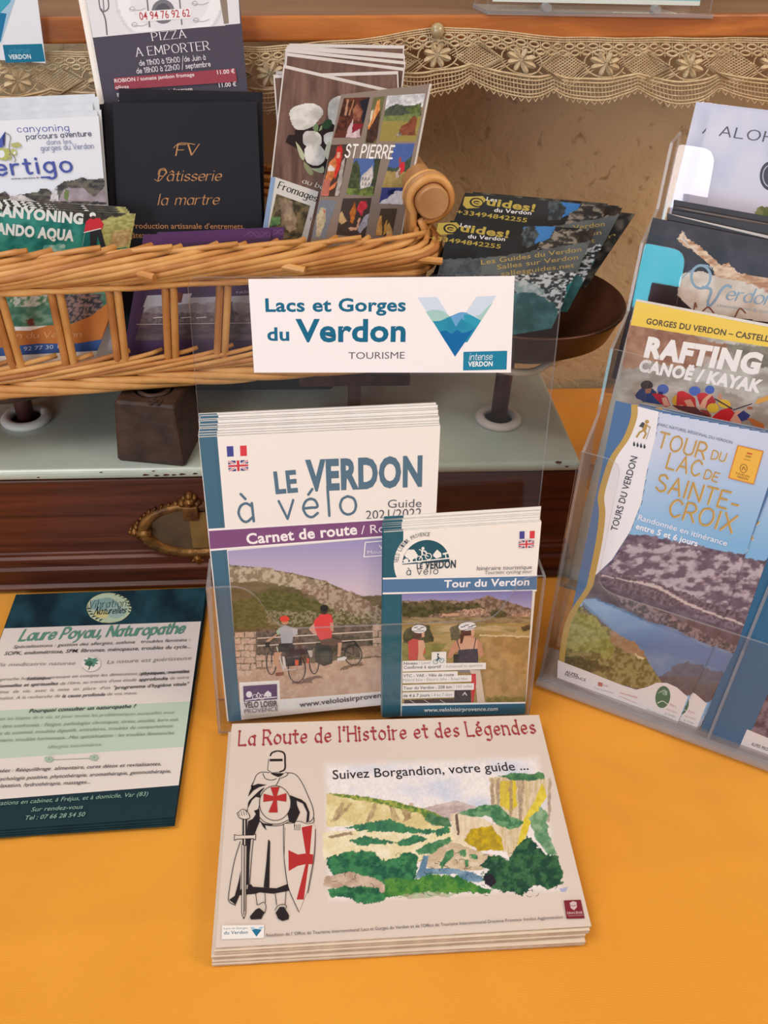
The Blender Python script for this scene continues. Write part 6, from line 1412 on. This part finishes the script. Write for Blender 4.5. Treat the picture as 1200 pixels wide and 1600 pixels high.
def pastry_card():
    pl, cor = sheet(.030, 12, ((176, 161), (401, 159)), ((182, 311), (410, 353)), .012)
    o = place('pastry_card', 'black glossy pastry shop card with gold script in the basket, front copy', 'card', 'black pastry cards', pl, cor, .0005, M['blackcard'])
    A = Art(pl); C = crop(0, 0, 2.857); A.poly(cor, '24242c'); g = 'c08a5c'
    P = lambda t, a, b, h, **k: A.pen(t, C(a)[0], C(b)[0], h, g, nib=.85, ang=38, thin=.3, slant=.32, **k)
    P('FV', (785, 695), (880, 692), 17, track=1.0); A.line(C((775, 660), (800, 640), (840, 640), (870, 645)), 1, g, True); P('Pâtisserie', (705, 808), (985, 806), 17, track=1.1); A.line(C((690, 800), (710, 808), (740, 770), (735, 752), (712, 758), (705, 780)), .9, g, True); P('la martre', (703, 915), (975, 912), 17, track=1.2, space=4)
    A.text('Production artisanale d\'entremets,', C((588, 1020))[0], C((1092, 1022))[0], 8.6, 'b8865c', .004); A.text('gâteaux d\'exception', C((575, 1062))[0], C((860, 1060))[0], 8.6, 'b8865c', .004)
    A.build('printed_face', o)
    cs = stack(o, 3, .0016, lambda i: 'black pastry card behind the front one, %s from the front, edge showing' % ORD[i], 0, .0, 3)
    for i, c in enumerate(cs): c.matrix_world = c.matrix_world @ Matrix.Rotation([.012, .02, -.03][i], 4, 'Z'); c.matrix_world.translation += Vector(-pl.ex*[.004, .009, .0][i] + pl.ey*[.0, -.001, .0095][i])
def vertigo():
    pl, cor = sheet(.0185, 12, ((-95, 193), (154, 181)), ((-85, 320), (165, 314)), .012)
    o = place('canyon_adventure_leaflet', 'white canyoning adventure leaflet with violet techno lettering at the left of the basket', 'leaflet', 'white canyoning adventure leaflets', pl, cor, .0007, M['coolpaper'])
    A = Art(pl); C = crop(0, 180, 5.4545); A.poly(cor, 'dfe1ea'); v = '4a55a0'
    A.pen('canyoning', C((152, 145))[0], C((592, 132))[0], 10.5, '5a64a4', nib=.9, track=1.8); A.pen('parcours aventure', C((228, 206))[0], C((780, 176))[0], 8.5, '4a4c68', nib=1.1, track=1.6); A.pen('dans les', C((402, 250))[0], C((610, 240))[0], 7.5, '8a90b4', nib=.9, track=1.8); A.pen('gorges du Verdon', C((352, 303))[0], C((802, 282))[0], 8.5, '8088ac', nib=.9, track=1.7)
    A.pen('Vertigo', C((-190, 520))[0], C((618, 478))[0], 25, v, nib=1.15, track=2.2); A.line(C((352, 530), (430, 526)), 2.6, v); A.text('www.vertigo.fr', C((95, 548))[0], C((340, 538))[0], 2.8, '4c4c5c', .02)
    A.poly(C((-60, 290), (48, 135), (20, 290)), '4858a8'); A.poly(C((20, 200), (48, 135), (40, 280)), '2c3470'); A.rag(*C((30, 330))[0], 11, 10, 'b0b468', 4, .3); A.ell(*C((15, 330))[0], 5, 6, 'dfe1ea'); A.rag(*C((140, 255))[0], 7.5, 4.4, 'b0b070', 8, .4); A.rag(*C((120, 315))[0], 5, 5, 'b4b870', 9, .4); A.ell(*C((125, 320))[0], 2.2, 2.2, 'dfe1ea')
    A.line(C((48, 150), (90, 185), (80, 290), (130, 370), (126, 400)), 1.1, '6c6444', True); A.line(C((60, 360), (90, 380), (95, 345)), 1.6, 'a8ac60', True)
    def ph(X, Y):
        p = Pic(X, Y, '4c4844'); p.p(None, '38363a', '6c665c', .12, stretch=(1, 2)); p.p(C((500, 735), (545, 620), (700, 615), (800, 700), (900, 600), (905, 735)), 'a89ca4', '8a7c84', .06, 2); p.p(C((432, 735), (450, 610), (480, 610), (505, 735)), 'd8d4d8', 'a09ca0', .3, 2); p.p(C((20, 735), (120, 680), (200, 680), (330, 745)), 'd8d8dc', 'b8b4b4', .2, 3); p.p(C((545, 700), (560, 620), (590, 650), (580, 735)), '6c7c48'); return p.C
    M_ = C((-300, 680), (0, 660), (50, 640), (90, 690), (200, 665), (320, 650), (340, 625), (400, 620), (440, 640), (480, 600), (550, 555), (620, 550), (700, 525), (780, 545), (890, 530), (910, 760), (-300, 760))
    A.paint([(-55, 270), (168, 270), (168, 325), (-55, 325)], 150, 38, ph, mask=lambda X, Y: inpoly(X, Y+1.5*(fbm(X*.3, Y*.3, 2, 4)-.5), M_))
    A.build('printed_face', o)
    cs = stack(o, 6, .0014, lambda i: 'white canyoning adventure leaflet in the basket, %s from the front, top edge showing' % ORD[i], 0, 0, 3)
    for i, c in enumerate(cs): c.matrix_world = c.matrix_world @ Matrix.Rotation([.004, -.006, .006, -.004, .004, 0][i], 4, 'Z'); c.matrix_world.translation += Vector(pl.ey*(.0022*(i+1)) + pl.ex*[.0, .001, -.002, .0005, .002, -.001][i])
def pizza():
    pl, cor = sheet(.0430, 11, ((129, -30), (371, -35)), ((159, 140), (388, 154)), .012)
    o = place('pizza_menu', 'grey pizza menu with a white plate header standing tall in the basket', 'menu', 'pizza menus', pl, cor, .0005, M['paper'])
    A = Art(pl); C = crop(0, 0, 2.857); A.poly(cor, '4c4654')
    A.poly([cor[0], cor[1]] + C((1072, 105), (415, 168)), 'dcdae0')
    def plate(X, Y):
        d = np.hypot(X-265, (Y+5)*1.1); c = np.tile(rgb('dddbe0'), (len(X), 1)); c[d < 85] = rgb('e8e6ea'); c[d < 62] = rgb('dedce2'); c[(d > 82) & (d < 86)] = rgb('cdcbd2'); return c
    A.paint([(176, -30), (352, -30), (352, 40), (184, 52)], 60, 30, plate)
    A.poly(C((975, -40), (1010, -40), (1022, 105), (1000, 108)), '8c7c70')
    A.line(C((452, 40), (470, 85), (478, 155)), 2.4, '6c6870', True); A.line(C((440, -10), (448, 40), (462, 52), (484, 36), (482, -10)), 2, '6c6870', True); A.line(C((460, -10), (464, 50)), 1.6, '6c6870')
    A.ell(*C((728, 52))[0], 18, 19, '76747c'); A.ell(*C((728, 52))[0], 12, 13, '5a5862'); A.line(C((655, -20), (660, 30), (668, 120)), 2.4, '74727a'); A.line(C((800, -20), (812, 110)), 2.2, '74727a')
    for x, y in ((590, 40), (600, 110), (870, 15), (875, 90)): A.circle(*C((x, y))[0], 4, .9, 'a8a6ae', 3.4); A.line(C((x-14, y), (x+30, y+6), (x+60, y-4)), .9, 'a8a6ae', True)
    A.poly(C((610, 52), (852, 36), (854, 82), (616, 98)), 'e6e4e8'); A.text('04 94 76 92 62', C((625, 90))[0], C((850, 74))[0], 12, 'b03c44', .01)
    A.pen('PIZZA', C((682, 182))[0], C((830, 168))[0], 12.5, 'e6e2e8', nib=.85, ang=10, thin=.45, serif=.8, track=2); A.pen('A EMPORTER', C((610, 252))[0], C((935, 222))[0], 13.5, 'e6e2e8', nib=.85, ang=10, thin=.45, serif=.8, track=2)
    A.pen('de 11h00 à 15h00 /de Juin à', C((624, 293))[0], C((918, 266))[0], 8, 'dcd8e0', nib=1.1, serif=.4); A.pen('de 18h00 à 22h00 / septembre', C((612, 328))[0], C((940, 296))[0], 8, 'dcd8e0', nib=1.1, serif=.4)
    A.poly(C((508, 348), (1050, 305), (1058, 365), (512, 402)), '94404e'); A.text('ROBION / tomate jambon fromage', C((512, 369))[0], C((868, 340))[0], 5.6, 'e4dce0', .012); A.text('11.00 €', C((970, 332))[0], C((1048, 326))[0], 6.4, 'e4dce0', .012); A.text('olives', C((516, 397))[0], C((576, 393))[0], 5.2, 'e4dce0', .012)
    A.text('BREIS / tomate anchois fromage', C((525, 432))[0], C((860, 404))[0], 5.6, 'e4dce0', .012); A.text('11.00 €', C((978, 390))[0], C((1055, 384))[0], 6.4, 'e4dce0', .012); A.poly(C((530, 440), (720, 428), (722, 470), (534, 475)), '94404e'); A.text('olives', C((530, 455))[0], C((590, 450))[0], 5.2, 'e4dce0', .012)
    A.build('printed_face', o)
    c = stack(o, 1, .0014, ['pizza menu just behind the front one, its white left edge showing'], 0, 0, 1)[0]; c.matrix_world = c.matrix_world @ Matrix.Rotation(.012, 4, 'Z'); c.matrix_world.translation += Vector(-pl.ex*.002)
def cheese():
    F_ = crop(410, 130, 6.4); q = random.Random(8)
    specs = [((443, 101), (628, 144), (412, 375), 0), ((427, 117), (622, 111), (446, 372), 1), ((447, 82), (632, 106), (432, 300), 2), ((446, 76), (634, 96), (430, 300), 3), ((448, 72), (633, 87), (436, 300), 4), ((450, 70), (632, 84), (440, 300), 5), ((452, 68), (632, 71), (440, 300), 6), ((431, 111), (625, 117), (446, 330), 7)]
    for tl, tr, el, i in specs:
        er = (tr[0]-(tl[0]-el[0])-8, tr[1]+(el[1]-tl[1])); pl, cor = sheet(.033+.0022*i, 9, (tl, tr), (el, er), .012)
        lb = 'brown cheese leaflet with white cheeses on wood, front of its fan in the basket' if i == 0 else 'brown cheese leaflet with white border fanned in the basket, %s from the front' % ORD[i-1]
        o = place('cheese_leaflet', lb, 'leaflet', 'brown cheese leaflets', pl, cor, .0004, M['paper'])
        A = Art(pl); P = np.array([pl.at(*c) for c in cor]); c0 = P.mean(0); inn = [tuple(p + (c0-p)/np.linalg.norm(c0-p)*.0022) for p in P]
        A.poly(cor, 'd8cfcc')
        def wood(X, Y):
            p = Pic(X, Y, '6c5048'); p.p(None, '523c38', '8c6c60', .03, stretch=(2.6, .5)); p.p(None, '5c443c', '7c5c50', .1, stretch=(3, .3), alpha=.5); return p.C
        iq = lp(pl, *inn); A.paint(iq, 90 if i == 0 else 40, 110 if i == 0 else 30, wood)
        if i == 0:
            g = lambda pts, col, sm=True: A.smooth(F_(*pts), col) if sm else A.poly(F_(*pts), col)
            g([(230, 590), (260, 520), (320, 515), (330, 470), (420, 460), (620, 400), (720, 380), (700, 560), (680, 900), (560, 880), (440, 800), (400, 700), (320, 640), (280, 620)], '2a1e20')
            def ch(X, Y):
                p = Pic(X, Y, 'cfcbc6'); p.p(None, 'b4b0ac', 'dedad6', .05); return p.C
            for k, P_ in enumerate((((258, 300), (300, 240), (400, 205), (500, 195), (590, 240), (615, 300), (560, 380), (500, 440), (380, 475), (300, 430)), ((650, 260), (670, 180), (730, 135), (800, 130), (820, 300), (760, 420), (700, 410), (655, 340)), ((405, 510), (440, 475), (540, 480), (590, 530), (590, 610), (520, 640), (420, 620), (400, 560)), ((415, 660), (460, 610), (560, 610), (625, 680), (620, 780), (540, 830), (450, 800), (420, 740)), ((610, 520), (660, 490), (760, 490), (760, 600), (650, 620), (612, 580)))):
                pp = [tuple(t) for t in _cat(list(P_)+[P_[0]], 4)[:-1]]; S_ = F_(*pp); a_ = np.array(S_); lo, hi = a_.min(0), a_.max(0)
                A.paint([(lo[0], lo[1]), (hi[0], lo[1]), (hi[0], hi[1]), (lo[0], hi[1])], 40, 34, ch, mask=lambda X, Y, S_=S_: inpoly(X, Y, S_))
            for P_, c_ in ((((600, 400), (640, 365), (690, 370), (690, 420), (640, 460), (600, 440)), '2f4a30'), (((500, 450), (540, 400), (560, 440), (540, 490)), '6c8458'), (((560, 480), (590, 420), (595, 460)), '8c9c78'), (((330, 580), (380, 640), (420, 720), (410, 770), (370, 720)), 'b4b898'), (((410, 780), (470, 830), (510, 900), (470, 915), (420, 840)), '8c8c6c'), (((480, 850), (560, 850), (610, 830), (610, 895), (540, 885)), 'a4a890'), (((640, 620), (670, 580), (680, 640), (650, 760), (620, 700)), 'c4c4b0')): g(P_, c_)
            A.pen('au bon', F_((395, 995))[0], F_((660, 1080))[0], 8, 'e0d8d4', nib=.9, ang=30, thin=.4, slant=.2)
            g([(120, 935), (560, 1085), (440, 1600), (-10, 1600)], 'd8d2cc', False)
            A.poly(F_((140, 1105), (478, 1225), (370, 1620), (40, 1600)), '4c4434')
            def pic(X, Y):
                p = Pic(X, Y, '5c5240'); p.p(None, '3c382c', '7c6c50', .12); p.p(F_((160, 1150), (300, 1180), (340, 1400), (200, 1420)), '7c6a58', '9c8870', .1, 3); p.p(F_((220, 1300), (280, 1280), (350, 1350), (340, 1460), (270, 1490), (220, 1430)), '8c7864', 'b49c84', .15, 3); p.p(F_((80, 1330), (180, 1340), (170, 1420), (60, 1430)), '4c7048', '6c8c5c', .15, 4); return p.C
            A.paint(F_((140, 1105), (478, 1225), (370, 1620), (30, 1600)), 60, 60, pic)
            A.pen('Fromages', F_((152, 1050))[0], F_((538, 1185))[0], 11.5, '2c2628', nib=1.3, ang=10, thin=.5, serif=.6, slant=.1, track=1.5); A.line(F_((484, 1340), (480, 1372)), 1, '4c4446')
            A.poly(F_((85, 935), (130, 940), (30, 1600), (-20, 1600)), '8ca4c8')
        A.build('printed_face', o)
def stpierre():
    pl, cor = sheet(.0215, 10, ((533, 148), (672, 131)), ((487, 372), (626, 372)), .012)
    o = place('farm_park_leaflet', 'taupe leaflet with a mosaic of animal photographs at the right of the basket, front copy', 'leaflet', 'taupe mosaic leaflets', pl, cor, .0006, M['paper'])
    A = Art(pl); B = crop(490, 130, 6); A.poly(cor, '8c7c72'); A.line([cor[1], (626, 372)], 1.6, 'd8d2cc')
    def pic(quad_, base, items, nx=44, ny=44):
        def f(X, Y):
            p = Pic(X, Y, base)
            for it in items: p.p(B(*it[0]), it[1], it[2] if len(it) > 2 else None, .2, 1.2)
            p.C *= (.93 + .14*fbm(X*.5, Y*.5, 2, 3))[:, None]; return p.C
        A.paint(B(*quad_), nx, ny, f)
    pic(((285, 140), (528, 130), (440, 512), (188, 512)), '5c3024', [(((260, 140), (400, 135), (360, 300), (300, 420), (190, 512), (190, 400)), '6c3a28', '3c2018'), (((310, 150), (330, 150), (310, 300), (290, 300)), 'b08468'), (((370, 160), (385, 160), (340, 300), (325, 300)), 'a87858'), (((430, 170), (528, 130), (480, 380), (450, 370), (460, 260)), '24202c'), (((370, 240), (410, 190), (460, 260), (430, 350), (370, 340)), 'a06850', '7c4838'), (((320, 420), (370, 340), (360, 470), (430, 420), (435, 512), (300, 512)), 'd8c0c4', 'c0a4ac'), (((370, 380), (470, 380), (440, 420), (360, 460)), '8c2030')])
    pic(((560, 135), (668, 120), (585, 565), (478, 565)), '6a6844', [(((500, 440), (590, 300), (630, 240), (600, 500), (560, 560), (490, 560)), '54342a', '3a2820'), (((575, 240), (600, 160), (625, 150), (620, 250), (570, 340), (515, 440), (505, 420)), 'c8783c', 'e0a068'), (((535, 260), (560, 250), (550, 320), (520, 400)), 'd8ccb8')])
    pic(((690, 118), (1048, 95), (960, 545), (612, 545)), '98884a', [(((680, 100), (1060, 90), (1030, 220), (670, 250)), 'b0b0b8', 'dcdcdc'), (((665, 260), (700, 225), (780, 195), (870, 215), (1010, 190), (1010, 300), (660, 320)), '3c4040', '505848'), (((860, 230), (1000, 190), (1000, 290), (900, 290)), '4c5a30', '687440'), (((650, 310), (1000, 280), (960, 360), (640, 350)), '6c7848', '808850'), (((820, 400), (890, 370), (900, 340), (940, 300), (968, 320), (965, 380), (950, 440), (955, 490), (820, 490), (800, 440)), '6c3a28', '8c5038'), (((770, 480), (820, 450), (830, 490), (780, 500)), '4c4038', 'c8bcb0')])
    pic(((165, 578), (340, 572), (238, 1062), (65, 1062)), '4c3830', [(((200, 680), (230, 590), (260, 580), (275, 640), (240, 800), (200, 900), (180, 860)), 'd83c30', 'b82c28'), (((215, 650), (250, 640), (250, 700), (215, 700)), 'd8a088'), (((150, 740), (200, 690), (220, 760), (190, 880), (140, 960), (110, 900)), 'd88450', 'b46438'), (((130, 800), (150, 760), (200, 800), (190, 830), (130, 830)), 'e0d4cc'), (((260, 740), (295, 700), (270, 900), (230, 1060), (195, 1060), (220, 940)), 'c0b4b0', 'a09490'), (((85, 900), (160, 900), (140, 1062), (65, 1062)), 'd07868', 'b46858'), (((140, 990), (220, 920), (200, 980), (140, 1010)), 'e08050')])
    pic(((380, 705), (630, 705), (560, 1062), (305, 1040)), '5068a0', [(((330, 800), (400, 720), (430, 780), (440, 880), (430, 990), (300, 990)), '3c4430', '545c3c'), (((570, 710), (640, 700), (570, 1060), (530, 1000), (560, 850)), '2c3028', '444c34'), (((450, 870), (500, 820), (555, 770), (560, 880), (520, 980), (430, 990)), 'd8d0cc', 'b0a8a8'), (((310, 985), (440, 990), (560, 960), (560, 1062), (300, 1040)), '4c5c30', '808c48')])
    for x in (462, 490, 520): 
        for y in (880, 930): A.line(B((x, y), (x-5, y+26)), 1.2, '5c5c68')
    pic(((760, 568), (945, 565), (868, 975), (640, 975)), '4a62a0', [(((690, 790), (800, 790), (940, 660), (880, 850), (670, 840)), '4c5a4c', '3c4838'), (((660, 820), (900, 830), (870, 985), (630, 985)), '9c8450', 'ac9860'), (((800, 780), (820, 730), (850, 740), (850, 820), (820, 850)), 'c8303c'), (((800, 700), (820, 690), (820, 740), (795, 760)), 'a84840'), (((770, 830), (810, 790), (815, 890), (760, 890)), '6c5044', 'd0c4b8')])
    pic(((640, 980), (862, 980), (835, 1138), (615, 1128)), '39427c', [(((640, 1100), (700, 1080), (760, 1010), (870, 1015), (840, 1140), (610, 1130)), 'dcd8dc', 'c4c4d0'), (((700, 1010), (770, 990), (750, 1040), (690, 1050)), '1c2450')], 34, 24)
    pic(((60, 1095), (215, 1100), (110, 1450), (-20, 1450)), '7c808c', [(((30, 1250), (70, 1160), (110, 1170), (110, 1290), (60, 1440), (20, 1440)), 'c8bca0', 'a89c80'), (((90, 1180), (110, 1200), (100, 1240)), 'c05c48')])
    pic(((275, 1080), (545, 1075), (480, 1450), (210, 1420)), '463a36', [(((340, 1200), (390, 1110), (400, 1200), (370, 1320), (345, 1300)), 'c87c38', 'a85c28'), (((405, 1180), (440, 1110), (490, 1100), (510, 1160), (460, 1200), (450, 1260)), 'b82c3c', 'd04450'), (((430, 1330), (480, 1240), (525, 1220), (500, 1330), (440, 1410), (410, 1380)), 'b8b8c4', '9898a8'), (((320, 1350), (400, 1350), (420, 1260), (440, 1270), (410, 1370), (340, 1380)), 'd8a890'), (((210, 1250), (260, 1200), (310, 1290), (260, 1330)), 'c8a878')])
    pic(((630, 1175), (785, 1175), (735, 1430), (575, 1430)), '4c4034', [(((590, 1330), (625, 1240), (640, 1240), (640, 1430), (580, 1430)), 'd8a860', 'b88448'), (((660, 1330), (690, 1270), (690, 1400), (650, 1430)), 'c89850'), (((690, 1340), (710, 1310), (740, 1400), (735, 1430), (680, 1430)), 'e0bc80', 'c49c58')], 36, 36)
    A.pen('ST PIERRE', B((292, 692))[0], B((735, 704))[0], 19.5, 'f0ecec', nib=1.35, slant=.2, track=2.1, space=3)
    A.build('printed_face', o)
    c = stack(o, 1, .0014, ['taupe mosaic leaflet just behind the front one, its white edge showing'], 0, 0, 1)[0]; c.matrix_world.translation += Vector(pl.ex*.0016)
canyon_leaflets(); purple_cards(); pastry_card(); vertigo(); pizza(); cheese(); stpierre()

# ------------------------------------------------------------------ leaflets in the copper pan
def pan_leaflets():
    J = crop(640, 280, 3.3333)
    specs = [((704, 345), (931, 358), (862, 513), (655, 548), 0, (0, 0)), ((727, 301), (973, 325), (886, 488), (660, 470), .010, (41, -41)), ((765, 304), (968, 322), (880, 480), (665, 470), .0125, None), ((772, 312), (993, 334), (915, 450), (665, 450), .016, None), ((740, 300), (950, 318), (870, 470), (660, 470), .0185, None)]
    for i, (tl, tr, br, bl, d, sh) in enumerate(specs):
        b = Plane((.215, .196, .195), 10, 22, back=d); pl = Plane(b.world(b.at(*bl)), 10, 22); cor = [tl, tr, br, bl]
        o = place('guide_service_leaflet', ['black and teal mountain guides leaflet in the copper pan, front copy', 'black and teal mountain guides leaflet standing higher behind the front one in the copper pan', 'dark mountain guides leaflet in the copper pan, third from the front', 'dark mountain guides leaflet in the copper pan, leaning furthest right', 'dark mountain guides leaflet in the copper pan, last at the back'][i], 'leaflet', 'mountain guides leaflets', pl, cor, .0005, M['darkteal'])
        A = Art(pl)
        if sh is None: 
            def dk_(X, Y):
                p = Pic(X, Y, '23282c'); p.p(None, '181a1e', '5c5850', .1, hard=.5); return p.C
            A.paint(cor, 70, 50, dk_)
            if i == 3: A.text('n', (951, 372), (962, 368), 5, 'a89a50')
            A.build('printed_face', o); continue
        dx, dy = sh; Z = lambda *p: [(x+dx, y+dy) for x, y in J(*p)]
        tlp = [(tl[0]-60, tl[1]+150)]
        def ph(X, Y):
            p = Pic(X, Y, '16181f'); p.p(Z((0, 200), (1200, 200), (1200, 420), (0, 440)), '121419', '1f222a', .04)
            p.p(Z((590, 250), (760, 240), (735, 310), (640, 340), (590, 345)), '3070b0', '3878bc', .03); p.p(Z((590, 250), (650, 245), (670, 290), (650, 350), (590, 350)), '20262c', '4c5860', .2, 4)
            p.p(Z((690, 330), (760, 270), (900, 262), (990, 262), (960, 340), (880, 350), (700, 365), (660, 380)), '2c2a2a', '8c8478', .16, 5, hard=.7, stretch=(.8, 1.6)); p.p(Z((840, 280), (980, 262), (960, 320), (870, 330)), '241e1c', '443a30', .12, 4)
            p.p(Z((120, 440), (590, 385), (960, 320), (930, 470), (880, 500), (560, 500), (120, 500)), '50565a', '646a6c', .03)
            p.p(Z((100, 420), (380, 410), (370, 500), (100, 500)), '3c444c', '565e66', .1)
            p.p(Z((540, 500), (880, 480), (960, 330), (880, 640), (780, 800), (540, 760)), '2c3438', 'd8dce0', .22, 5, hard=1.0, stretch=(.8, 1.4)); p.p(Z((540, 540), (620, 530), (700, 570), (690, 600), (560, 590)), 'c8d0d4', '8ca4a8', .14, 5)
            p.p(Z((400, 590), (650, 590), (760, 650), (790, 780), (600, 860), (300, 900)), '2c5c60', '4c8486', .05, 4); p.p(Z((820, 560), (900, 480), (870, 620), (800, 700), (760, 780)), '1c6c70', '2c8084', .1, 3); return p.C
        A.paint(cor, 200, 150, ph)
        gold = 'b09c48'; w_ = 'dcdce0'
        A.text('Les', Z((262, 248))[0], Z((318, 256))[0], 6, w_, .01, .15); A.text('uides!', Z((262, 270))[0], Z((512, 306))[0], 12, gold, .03, .15); A.text('du Verdon', Z((302, 306))[0], Z((496, 322))[0], 6, w_, .02, .15)
        A.poly(Z((150, 228), (245, 225), (262, 245), (225, 285), (160, 290), (140, 270)), gold); A.ell(*Z((212, 258))[0], 11, 7.4, '16181f', 8); A.ell(*Z((214, 258))[0], 8.6, 5.4, gold, 8); A.ell(*Z((214, 258))[0], 5.4, 2.8, '16181f', 8); A.line(Z((205, 258), (238, 262)), 1.8, gold)
        A.text('+33494842255', Z((105, 316))[0], Z((472, 362))[0], 6.8, gold, .012, .15)
        if i == 0:
            A.text('Les Guides du Verdon', Z((372, 445))[0], Z((895, 376))[0], 7.4, 'b0985c', .01); A.text('Salles sur Verdon', Z((455, 470))[0], Z((878, 416))[0], 7.2, 'b0985c', .01); A.text('sallesguides.net', Z((475, 505))[0], Z((858, 458))[0], 7.2, 'b0985c', .01)
        else:
            A.text('Les Guides du Verdon', Z((372, 445))[0], Z((880, 380))[0], 7.4, 'b0985c', .01); A.text('Salles sur Verdon', Z((400, 485))[0], Z((862, 424))[0], 7.2, 'b0985c', .01); A.text('sallesguides.net', Z((420, 520))[0], Z((830, 466))[0], 7.2, 'b0985c', .01)
        A.build('printed_face', o)
pan_leaflets()

# ------------------------------------------------------------------ things at the shelf
def hanging_sign():
    pl = Plane(SH.o - SH.b*.007, 7.3, 0); a, b = pl.at(77, 104), pl.at(64, 0); org = pl.world(a); u = (b-a)/np.linalg.norm(b-a)
    w_, h_ = .165, .060; wv = np.array([u[1], -u[0]])
    cor = lp(pl, tuple(a-wv*w_+u*h_), tuple(a+u*h_), tuple(a), tuple(a-wv*w_))
    o = leaf_body('hanging_sign', pl, cor, .0004, M['lamin']); tag(o, 'laminated tourism sign fixed to the shelf edge at the top left corner', 'sign')
    A = Art(pl, 2.5e-4); i = lambda s_, t: lp(pl, tuple(a - wv*s_ + u*t))[0]
    mb = MB(); P = [pl.at(*i(*c)) for c in ((w_-.002, .002), (.002, .002), (.002, h_-.002), (w_-.002, h_-.002))]; mb.prism(P, .00002, .00024); cd = mb.build('card', M['paper']); cd.parent = o
    A.poly([i(w_-.002, .002), i(.002, .002), i(.002, h_-.002), i(w_-.002, h_-.002)], 'e4e6ee')
    C = crop(0, 0, 2.857); A.poly(C((12, 200), (188, 195), (202, 275), (26, 280)), '1a7294'); A.pen('intense', C((44, 238))[0], C((132, 234))[0], 8, '4c98b4', nib=.7, slant=.12, track=1.1); A.text('VERDON', C((42, 264))[0], C((140, 261))[0], 7, 'd8e4ea', .03)
    A.poly(C((-50, -40), (80, -40), (60, 20), (5, 190), (-30, 190)), 'a4c4dc'); A.poly(C((-60, -40), (60, -40), (46, 10), (0, 60), (-40, 60)), '3ca0bc'); A.poly(C((-60, 50), (30, 60), (3, 185), (-30, 185)), '1c74a4')
    A.build('printed_face', o)
    mb = MB(); t = i(.03, h_-.004); 
    for s_ in (.03, .13):
        p = pl.world(pl.at(*i(s_, .044)));
        mb.add([p + pl.ex*x_ + V3(0, 0, z_) + pl.n*y_ for y_ in (-.0073, -.0009) for z_ in (-.003, .003) for x_ in (-.004, .004)], [(0, 1, 3, 2), (4, 6, 7, 5), (0, 2, 6, 4), (1, 5, 7, 3), (2, 3, 7, 6), (0, 4, 5, 1)])
    v = [o.matrix_world.inverted() @ Vector(p) for p in mb.v]; m2 = mesh_obj('adhesive_pad', v, mb.f, M['ring']); m2.parent = o
hanging_sign()
def shelf_holder():
    z0 = SHZ(.17) + .0165
    a = SHP(pl_s(762, 24), .001, .0); bx = SHP(pl_s(1112, 20), .001, .0)
    q = Plane(a, 7.3, 10); wd = np.linalg.norm(bx-a); zb = .0172
    pl = Plane(a + V3(0, 0, zb), 7.3, 8)
    root = empty('shelf_holder', 'clear acrylic leaflet stand on the shelf at the top, showing a turquoise leaflet', 'holder', tuple(pl.o))
    slab(pl, [(0, .001), (wd, .001), (wd, .12), (0, .12)], 'front_panel', root, .0022)
    bk = Plane(pl.o, 7.3, 8, back=.03); slab(bk, [(0, .001), (wd, .001), (wd, .16), (0, .16)], 'back_panel', root, .0022)
    v = [pl.o + pl.ex*x + pl.b*d + V3(0, 0, z) for z in (-.0006, .002) for x, d in ((-.001, -.003), (wd+.001, -.003), (wd+.001, .034), (-.001, .034))]
    mb = MB(); mb.m = 1; mb.add(v, [(3, 2, 1, 0), (4, 5, 6, 7), (0, 1, 5, 4), (1, 2, 6, 5), (2, 3, 7, 6), (3, 0, 4, 7)]); mb.build('base_panel', [M['acr'], M['acre']], root)
    for s_ in (.25, .74):
        mb = MB(); c = pl.o + pl.ex*wd*s_ + V3(0, 0, .004); mb.tube([c - pl.b*.003, c + pl.b*.004], .0032, 16); mb.build('rivet', M['acre'], root)
    l = Plane(pl.o, 7.3, 8, back=.008); cr = lp(l, (.006, .15), (wd-.006, .15), (wd-.006, .0065), (.006, .0065)); l2 = Plane(l.world((.006, .0065)), 7.3, 8)
    o = place('turquoise_leaflet', 'turquoise leaflet inside the clear stand on the shelf', 'leaflet', None, l2, cr, .0006, M['paper'])
    A = Art(l2); A.poly(cr, '7cc0c8'); u = lp(l2, (0, 0), (wd-.012, 0), (wd-.012, .003), (0, .003)); A.poly(u, 'dce0dc'); A.rag(*lp(l2, (.12, .008))[0], 20, 6, 'b4c8a8', 3, .4); A.build('printed_face', o)
def pl_s(x, y): return SH.at(x, y)[0]
shelf_holder()
